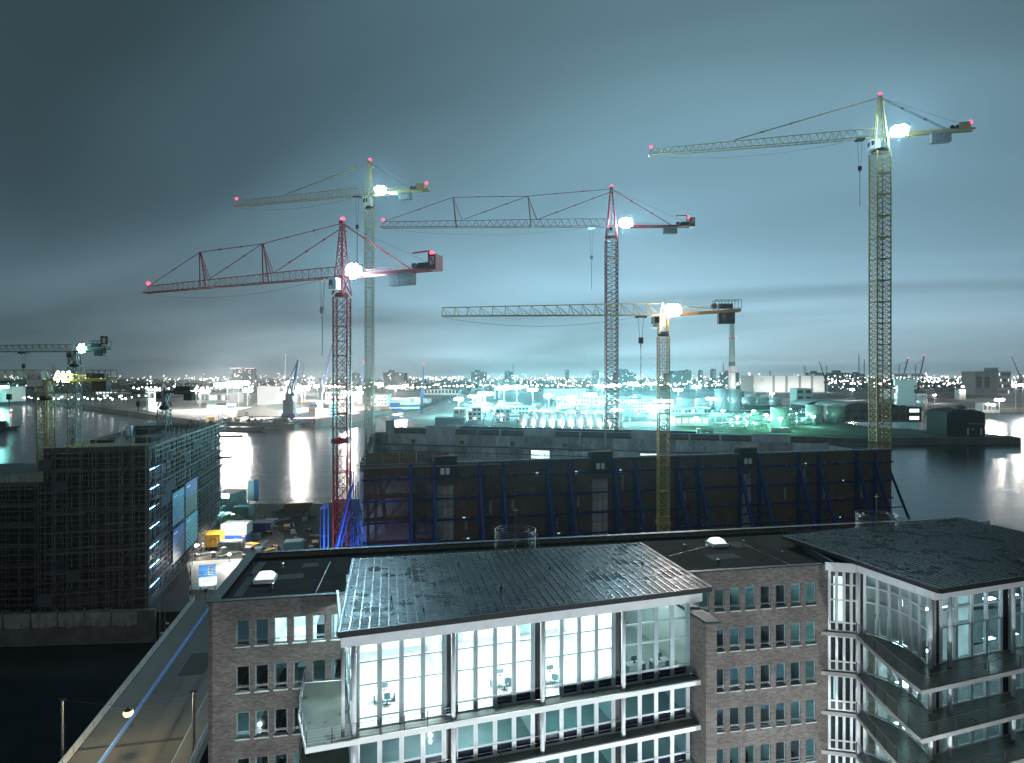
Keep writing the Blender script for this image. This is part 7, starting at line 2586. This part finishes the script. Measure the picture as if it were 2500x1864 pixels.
# process modules: steel frames with vessels and pipes filling the refinery
mod_m = [m_silver, m_tankw, m_steel]
for i in range(46):
    if i < 30:
        px, py = rnd.uniform(1130, 1740), rnd.uniform(984, 1036)
    else:
        px, py = rnd.uniform(1740, 1960), rnd.uniform(1000, 1052)
    p = P(px, py, 5.0)
    near = 'left half' if px < 1500 else ('centre' if px < 1740 else 'tank yard')
    t = thing('process_module', 'steel process frame with vessels and pipes in the refinery ' + near, 'plant', p, rnd.uniform(-.2, .2), 'process frames in the refinery ' + near)
    w_, d_, h_ = rnd.uniform(8, 18), rnd.uniform(5, 9), rnd.uniform(6, 15) if i < 30 else rnd.uniform(3, 7)
    nl = max(1, int(h_ / 4))
    s = MB()
    for x in (0, w_ / 2, w_):
        for y in (0, d_):
            s.beam((x, y, 0), (x, y, h_), .35)
    for k in range(1, nl + 1):
        z = h_ * k / nl
        for y in (0, d_):
            s.beam((0, y, z), (w_, y, z), .3)
        for x in (0, w_ / 2, w_):
            s.beam((x, 0, z), (x, d_, z), .25)
        s.box(.2, .2, z + .16, w_ - .2, d_ - .2, z + .24)
    obj('frame', s, m_steel, t)
    for k in range(rnd.randint(2, 4)):
        x, r_ = rnd.uniform(1.5, w_ - 1.5), rnd.uniform(.7, 1.7)
        z = h_ * rnd.randint(0, nl) / nl + .3
        if rnd.random() < .5:
            obj('vessel', MB().lathe([(.2, z), (r_, z + .5), (r_, z + 3.5), (.2, z + 4.1)], 12, (x, d_ / 2, 0)), rnd.choice(mod_m), t, smooth=True)
        else:
            obj('vessel', MB().tube((max(.5, x - 3), d_ * .4, z + r_), (min(w_, x + 3), d_ * .4, z + r_), r_, 12), rnd.choice(mod_m), t)
    for k in range(3):
        z, y = rnd.uniform(1, h_), rnd.uniform(-.4, .3)
        obj('pipe', MB().tube((-4, y, z), (w_ + 5, y, z), .22, 6).tube((w_ + 5, y, z), (w_ + 5, y, 0), .22, 6), rnd.choice(mod_m), t)
    for k in range(2):
        obj('bulkhead_lamp', MB().sphere((rnd.uniform(0, w_), -.6, rnd.uniform(2.5, h_ + 1)), .55 if px < 1740 else .4, 8, 5), m_bigt if px < 1740 else m_bigg, t)
# drums and tanker lorries
for i in range(9):
    for k in range(2):
        p = P(1884 + 5.4 * i, 1056, 5)
        o = obj('storage_crate', MB().box(-.85, -.85, .0, .85, .85, 1.7).box(-.95, -.95, .8, .95, .95, .92), m_whitew, None, p + Vector((0, 0, k * 1.75)))
        tag(o, 'white cube container on the green yard, %s from left, %s tier' % (ORD[i], ['lower', 'upper'][k]), 'container', 'white cubes on the refinery yard')
for px, py, lab in ((1725, 1058, 'tanker lorry parked before the green lawn'), (1175, 1050, 'first dark tanker lorry left of the silo row'), (1215, 1052, 'second dark tanker lorry left of the silo row'), (1115, 1048, 'dark lorry near the jetty building')):
    t = thing('tanker_lorry', lab, 'lorry', P(px, py, 5.0), R(4), 'lorries on the refinery front')
    obj('tank', MB().tube((-4.5, 0, 2.3), (5, 0, 2.3), 1.3, 14), m_silver, t)
    cb_ = obj('cab', MB().box(-7.4, -1.25, .7, -5, 1.25, 3.4), m_white, t)
    obj('windscreen', MB().box(-7.45, -1.1, 2.1, -7.405, 1.1, 3.1).box(-6.9, -1.28, 2.1, -5.9, -1.255, 3.0), m_glassd, cb_)
    obj('chassis', MB().box(-7, -1.1, .6, 5, 1.1, 1.0), m_dark, t)
    for x in (-6.2, -2, 2.4, 3.8):
        for y in (-1.1, 1.1):
            obj('wheel', MB().tube((x, y - .15, .5), (x, y + .15, .5), .5, 10), m_black, t)

# trees


def tree(label, p, h, spread, leafy, mat, group=None):
    t = thing('tree', label, 'tree', p, rnd.random() * 6, group)
    s = MB()
    tips = []

    def grow(a, d, ln, r_, lev):
        b = a + d * ln
        s.tube(a, b, r_, 5, r_ * .65, cap=False)
        if lev == 0:
            tips.append(b)
            return
        for i in range(3 if lev > 1 else 4):
            nd_ = (d + Vector((rnd.uniform(-1, 1), rnd.uniform(-1, 1), rnd.uniform(-.1, .6))) * spread).normalized()
            grow(b if i else a.lerp(b, .75), nd_, ln * rnd.uniform(.6, .8), r_ * .6, lev - 1)
    grow(Vector((0, 0, 0)), Vector((0, 0, 1)), h * .32, h * .022, 3)
    obj('trunk', s, m_wood, t)
    c = MB()
    for b in tips:
        for k in range(leafy):
            o = b + Vector((rnd.gauss(0, h * .05), rnd.gauss(0, h * .05), rnd.gauss(0, h * .045)))
            a1 = Vector((rnd.uniform(-1, 1), rnd.uniform(-1, 1), rnd.uniform(-1, 1))).normalized() * h * .035
            a2 = Vector((rnd.uniform(-1, 1), rnd.uniform(-1, 1), rnd.uniform(-1, 1))).normalized() * h * .025
            c.add([o - a1, o + a2, o + a1, o - a2], [(0, 1, 2, 3)])
    obj('crown', c, mat, t)


m_fol = MAT('dark_foliage', (.035, .05, .028), .8, var=.5)
m_fol2 = MAT('bare_twigs', (.06, .05, .04), .85, var=.4)
for i, (px, py, h, lab) in enumerate(((2290, 1036, 15, 'bushy tree left of the tree pair behind the boat shed'), (2315, 1032, 17, 'bushy tree in the middle behind the boat shed'), (2345, 1030, 19, 'lamp-lit spreading tree above the boat shed roof'), (2268, 1038, 12, 'small tree between annex and boat shed'))):
    tree(lab, P(px, py, 5), h, .6, 8, m_fol2)
gsl = thing('ground_spotlight', 'ground light under the spreading tree behind the boat shed', 'lamp', P(2347, 1031, 5.0))
obj('housing', MB().lathe([(.3, 0), (.35, .4), (.2, .5)], 8), m_dark, gsl)
lamp_light(gsl, (0, -1, .8), 2600, (1, .9, .6), .3)
for i, (px, py, h, lab) in enumerate(((1180, 1042, 15, 'bare tree left of the refinery tree pair'), (1203, 1042, 17, 'bare tree right of the refinery tree pair'), (1262, 1046, 9, 'low bare tree at the left end of the silo row'))):
    tree(lab, P(px, py, 5), h, .55, 2, m_fol2)
for i in range(26):
    px = rnd.choice([rnd.uniform(180, 330), rnd.uniform(180, 330), rnd.uniform(1500, 1700), rnd.uniform(2150, 2380)])
    py = rnd.uniform(962, 972)
    tree('dark tree in the belt on the far bank at %s' % ('the left' if px < 400 else ('the centre' if px < 1800 else 'the right')), P(px, py, 4), rnd.uniform(14, 22), .6, 6, m_fol, 'tree belt on the far bank, ' + ('left' if px < 400 else ('centre' if px < 1800 else 'right')))

# ---- lamps: individual masts that light the yards
lm_w = [(488, 1002, 22, 2.4, 5, 150000), (555, 1004, 30, 2.6, 6, 150000), (582, 1000, 32, 2.4, 6, 130000), (722, 1027, 27, 1.5, 4, 90000), (737, 1025, 30, 1.5, 4, 90000), (605, 996, 22, 1.6, 4, 90000), (668, 985, 22, 1.4, 3, 50000),
        (745, 990, 22, 1.5, 4, 90000), (775, 978, 24, 1.4, 4, 110000), (815, 990, 26, 1.7, 4, 160000), (845, 996, 20, 1.5, 4, 120000), (862, 1000, 18, 1.4, 4, 80000), (925, 972, 26, 1.8, 4, 120000), (965, 985, 24, 2.0, 5, 160000), (990, 975, 24, 1.4, 3, 60000), (760, 962, 26, 1.6, 3, 60000), (700, 962, 24, 1.6, 3, 60000)]
for px, py, h, r_, n, pw in lm_w:
    lamp_mast('tall white floodlight mast on the port peninsula quay', P(px, py, 5), h, m_bigw, r_ * 1.15, n, pw * 2.2, WH_, 'floodlight masts on the port peninsula')
lm_t = [(1120, 1020, 18, 1.1, 4, 70000), (1155, 1016, 20, 1.2, 4, 80000), (1185, 1012, 22, 1.5, 5, 90000), (1230, 1000, 26, 1.8, 5, 150000), (1262, 994, 26, 1.8, 5, 150000), (1300, 1000, 24, 1.5, 4, 120000), (1340, 1004, 18, 1.3, 4, 90000), (1395, 1010, 18, 1.3, 4, 110000), (1440, 1008, 20, 1.5, 5, 130000), (1470, 990, 26, 1.8, 5, 160000), (1500, 985, 26, 1.8, 5, 130000), (1545, 970, 26, 1.9, 5, 130000), (1590, 972, 26, 1.9, 5, 130000), (1620, 1016, 15, 1.5, 6, 110000), (1605, 1030, 13, 1.7, 6, 90000), (1655, 992, 22, 1.5, 4, 110000), (1700, 985, 24, 1.5, 4, 90000), (1735, 1010, 16, 1.3, 4, 60000), (1500, 1036, 12, 1.0, 3, 40000)]
for px, py, h, r_, n, pw in lm_t:
    lamp_mast('tall cold-white floodlight mast among the refinery tanks', P(px, py, 5), h, m_bigt, r_ * 1.25, n, pw * 3.3, TE_, 'floodlight masts in the refinery')
for px, py, h, pw in ((1765, 1034, 11, 30000), (1840, 1032, 10, 30000), (1870, 1040, 9, 26000), (1985, 1042, 8, 9000), (1700, 1054, 10, 30000), (1800, 1046, 9, 24000), (1905, 1052, 9, 26000)):
    lamp_mast('short teal-green lamp mast in the front tank yard', P(px, py, 5), h, m_bigg, .9, 2, pw * 1.3, GR_, 'teal lamp masts in the tank yard')
for i in range(10):
    lamp_light_p = P(1279 + 23.4 * i, 1050, 5)
    lamp_mast('low white lamp at the foot of the silver silo row', lamp_light_p, 4.5, m_bigt, .9, 1, 16000, (.75, 1, 1), 'lamps at the foot of the silo row', 'yard_lamp')
for px, py, h, r_, n, pw, lab in ((2080, 978, 18, 1.4, 3, 60000, ''), (2222, 985, 14, 1.6, 3, 60000, ''), (2282, 985, 12, 1.1, 2, 26000, ''), (2395, 1006, 10, 1.0, 2, 24000, ''), (2412, 1010, 10, 1.0, 2, 24000, ''), (2425, 1012, 10, 1.0, 2, 24000, ''), (2440, 1014, 16, 1.4, 4, 60000, ''), (2480, 1004, 30, 1.4, 4, 45000, ''), (2497, 1000, 30, 1.4, 4, 45000, ''), (2350, 975, 22, 1.1, 2, 30000, ''), (1940, 975, 16, 1.4, 3, 50000, ''), (1885, 985, 14, 1.2, 3, 40000, '')):
    lamp_mast('white floodlight mast along the right basin and sheds', P(px, py, 5), h, m_bigw, r_, n, pw, WH_, 'floodlight masts at the right')
for px, py, h, r_, n, pw in ((2, 985, 24, 2.2, 6, 150000), (20, 980, 20, 1.4, 3, 40000)):
    lamp_mast('teal floodlight mast at the left frame edge', P(px, py, 5), h, em('left_teal_flood', (.3, 1.0, .9), 90, sample=False), r_, n, pw, (.3, 1, .9), 'teal masts at the left edge')
# quay lamps without their own wide light: rows of small lit heads
rows_ = [(60, 330, 985, 4, 26, 8, .9, m_lampw, 'left far bank'), (330, 640, 962, 4, 30, 14, 1.4, m_lampw, 'far road behind the white ship'), (640, 1060, 960, 4, 40, 14, 1.5, m_lampo, 'far road behind the harbour cranes'), (1060, 1500, 955, 5, 44, 14, 1.5, m_lampo, 'far road behind the refinery'), (1500, 1840, 952, 6, 40, 16, 1.6, m_lampw, 'far road behind the tanks'), (2030, 2500, 945, 8, 50, 16, 1.6, m_lampw, 'far yard at the right')]
for x0, x1, y, jit, n, h, r_, mt, nm_ in rows_:
    for i in range(n):
        px = x0 + (x1 - x0) * (i + rnd.uniform(-.4, .4)) / n
        py = y + rnd.uniform(-jit, jit)
        lamp_mast('small lit lamp post along the ' + nm_, P(px, py, 4.0), h, mt, round(r_ * rnd.choice([.7, 1, 1.25]), 2), rnd.choice([1, 1, 2]), 0, None, 'lamp posts along the ' + nm_, 'lamp_post')
# red and blue harbour marks on the water
for px, py, c_, lab in ((370, 996, (.3, .8, 1), 'small blue light buoy on the dark water'), (459, 1018, (1, .1, .12), 'red light buoy before the port quay'), (27, 1003, (1, .08, .15), 'red lamp on the tug at the left edge')):
    p = P(px, py + 6, 0)
    t = thing('light_buoy', lab, 'buoy', p)
    obj('float', MB().lathe([(1.1, -.4), (1.2, .5), (.4, .9), (.25, 3)], 10), m_walld, t)
    obj('lamp', MB().sphere((0, 0, 3.5), .8, 8, 6), EMI('buoy_light_%d' % px, c_, 40, sample=False), t)

# ---- skyline
for i in range(22):
    px = [rnd.uniform(1380, 1560), rnd.uniform(1480, 1760), rnd.uniform(1380, 1800), rnd.uniform(700, 1380), rnd.uniform(1900, 2480)][i % 5]
    D = rnd.uniform(2600, 4200)
    hpx = rnd.uniform(3, 14) if 1380 < px < 1800 else rnd.uniform(2, 9)
    wpx = rnd.uniform(8, 20) if hpx > 8 else rnd.uniform(14, 50)
    zt = CAM_H + hpx / F * D
    c = Vector(((px - CX) / F * D, D, 4))
    w_ = wpx / F * D
    t = thing('distant_building', 'hazy distant block on the horizon, ' + ('in the tall cluster' if hpx > 8 else 'low and wide') + (' at the right' if px > 1850 else (' behind the refinery' if px > 1380 else ' left of the refinery')), 'building', c, rnd.uniform(-.3, .3), 'distant skyline blocks ' + ('tall' if hpx > 8 else 'low') + (' right' if px > 1850 else (' centre' if px > 1380 else ' left')))
    obj('block', MB().box(-w_ / 2, 0, 0, w_ / 2, w_ * .6, zt - 4), m_walld, t)
    obj('roof_housing', MB().box(-w_ * .25, w_ * .1, zt - 4, w_ * .1, w_ * .4, zt - 4 + max(2, w_ * .12)), m_walld, t)
    for k in range(5):
        x = rnd.uniform(-.45, .35) * w_
        z = rnd.uniform(.35, .9) * (zt - 4)
        obj('lit_window', MB().box(x, -.6, z, x + w_ * .06, -.1, z + 4), m_litwin, t)
# lit hilltop hotel
hp = Vector(((592 - CX) / F * 3200, 3200, 4))
ht = thing('distant_lit_building', 'distant stepped building outlined in white lights on the left horizon', 'building', hp)
zt = CAM_H + 17 / F * 3200 - 4
obj('block', MB().box(-52, 0, 0, 52, 50, zt - 3).box(-60, 5, 0, -52, 45, zt * .6).box(52, 5, 0, 60, 45, zt * .55), m_walld, ht)
obj('roof_slab', MB().box(-62, -5, zt - 3, 62, 55, zt), m_wallg, ht)
ed = em('outline_light', (1, 1, 1), 2.6, sample=False)
obj('edge_light', MB().box(-62, -6, zt - 2, -4, -5.2, zt), ed, ht)
obj('edge_light', MB().box(14, -6, zt - 3.4, 62, -5.2, zt - 1.4), ed, ht)
for k in range(22):
    x, z = rnd.uniform(-48, 44), rnd.uniform(zt * .3, zt * .9)
    obj('lit_window', MB().box(x, -1, z, x + rnd.uniform(3, 9), -.2, z + 2.2), ed, ht)
hall('hazy flat slab building on the horizon left of the channel', 959, 988, 945, 911, 60, m_walld, 'flat')
# pylons and masts
for px, yt, lab in ((131, 890, 'faint lattice pylon at the far left'), (1253, 888, 'thin dark mast left of the far red crane'), (1880, 905, 'first lattice pylon over the white hall'), (1965, 893, 'second lattice pylon over the white hall'), (2018, 893, 'third lattice pylon right of the white hall'), (2097, 865, 'tall thin mast left of the tall yellow crane'), (2110, 878, 'shorter thin mast left of the tall yellow crane'), (1766, 884, 'thin mast left of the tall chimney')):
    D = 2300
    zt = CAM_H + (HY - yt) / F * D - 4
    t = thing('lattice_pylon', lab, 'pylon', Vector(((px - CX) / F * D, D, 4)))
    s = MB()
    for a, b in ((-4, -4), (4, -4), (4, 4), (-4, 4)):
        s.tube((a, b, 0), (a * .12, b * .12, zt), .45, 4)
    for k in range(8):
        f = k / 8
        w_ = 4 * (1 - f * .88)
        w2 = 4 * (1 - (f + .125) * .88)
        s.tube((-w_, -w_, zt * f), (w2, -w2, zt * (f + .125)), .25, 4).tube((w_, -w_, zt * f), (-w2, -w2, zt * (f + .125)), .25, 4)
    obj('lattice', s, m_cgrey, t)
    if 'pylon' in lab:
        obj('cross_arm', MB().beam((-11, 0, zt * .8), (11, 0, zt * .8), .8).beam((-8, 0, zt * .93), (8, 0, zt * .93), .7), m_cgrey, t)
# far city lights and far woods: beyond counting
cs = {k: MB() for k in ('w', 'o', 'r')}
for i in range(1500):
    D = 1650 + 5600 * rnd.random() ** 1.5
    px = rnd.uniform(-40, 2540)
    if px < 1000 and rnd.random() < .45:
        px = rnd.uniform(1000, 2540)
    z = 4 + rnd.uniform(3, 22) + (rnd.random() ** 4) * 30
    r_ = D * 4.6e-4 * rnd.choice([.7, .8, .9, 1.1, 1.5, 2.0])
    x = (px - CX) / F * D
    k = 'r' if rnd.random() < .02 else ('o' if rnd.random() < .4 else 'w')
    cs[k].add([(x - r_, D, z), (x, D - r_, z), (x + r_, D, z), (x, D + r_, z), (x, D, z + r_), (x, D, z - r_)], [(0, 1, 4), (1, 2, 4), (2, 3, 4), (3, 0, 4), (1, 0, 5), (2, 1, 5), (3, 2, 5), (0, 3, 5)])
for k, m, n_ in (('w', em('city_white', (1, .97, .92), 15, sample=False), 'white'), ('o', em('city_orange', (1, .78, .58), 14, sample=False), 'orange'), ('r', m_beacon, 'red')):
    o = obj('far_city_lights', cs[k], m)
    o['kind'] = 'stuff'
    o['label'] = 'countless small %s lights of the far port and city' % n_
    o['category'] = 'lights'
wd = MB()
for i in range(9000):
    D = rnd.uniform(1650, 4200)
    x = rnd.uniform(-1.0, 1.0) * D * .95
    hgt = (8 + 9 * (math.sin(x * .004 + D * .003) * .5 + .5) * (math.sin(x * .013 + 1) * .5 + .6)) * rnd.random() ** .5
    o = Vector((x, D, 4 + hgt))
    a1 = Vector((rnd.uniform(-1, 1), rnd.uniform(-1, 1), rnd.uniform(-.5, .5))).normalized() * 8
    a2 = Vector((rnd.uniform(-.6, .6), rnd.uniform(-.6, .6), 1)).normalized() * 5
    wd.add([o - a1, o + a2, o + a1, o - a2], [(0, 1, 2, 3)])
o = obj('far_woods', wd, m_fol)
o['kind'] = 'stuff'
o['label'] = 'dark woods and hedges of the far flat land'
o['category'] = 'woods'
# ---------------------------------------------------------------- night haze over the harbour
hz = MB().box(-9100, -400, -1.0, 9100, 9600, 215)
hm = bpy.data.materials.new('night_haze')
hm.use_nodes = True
t = hm.node_tree
t.nodes.clear()
pv_ = nd(t, 'ShaderNodeVolumePrincipled')
pv_.inputs['Color'].default_value = (.80, .93, 1.0, 1)
pv_.inputs['Density'].default_value = 7.5e-5
pv_.inputs['Anisotropy'].default_value = .82
oo = t.nodes.new('ShaderNodeOutputMaterial')
t.links.new(pv_.outputs[0], oo.inputs['Volume'])
o = obj('haze', hz, hm)
o['kind'] = 'stuff'
o['label'] = 'thin night haze over the whole harbour'
o['category'] = 'haze'
o.display_type = 'WIRE'

# things that looked alike get their place in the row added to their label
ONES = ['', 'first', 'second', 'third', 'fourth', 'fifth', 'sixth', 'seventh', 'eighth', 'ninth', 'tenth', 'eleventh', 'twelfth', 'thirteenth', 'fourteenth', 'fifteenth', 'sixteenth', 'seventeenth', 'eighteenth', 'nineteenth']
TENS = {20: ('twentieth', 'twenty'), 30: ('thirtieth', 'thirty'), 40: ('fortieth', 'forty'), 50: ('fiftieth', 'fifty')}


def ordinal(n):
    if n < 20:
        return ONES[n]
    a, b = n // 10 * 10, n % 10
    return TENS[a][0] if b == 0 else TENS[a][1] + '-' + ONES[b]


by = {}
for o in list(col.objects):
    if o.parent is None and 'label' in o and o.get('kind') is None:
        by.setdefault(o['label'], []).append(o)
for lab, lst in by.items():
    if len(lst) > 1:
        lst.sort(key=lambda o: o.location.x / max(1, o.location.y))
        for i, o in enumerate(lst):
            o['label'] = lab + ', ' + ordinal(i + 1) + ' from left'
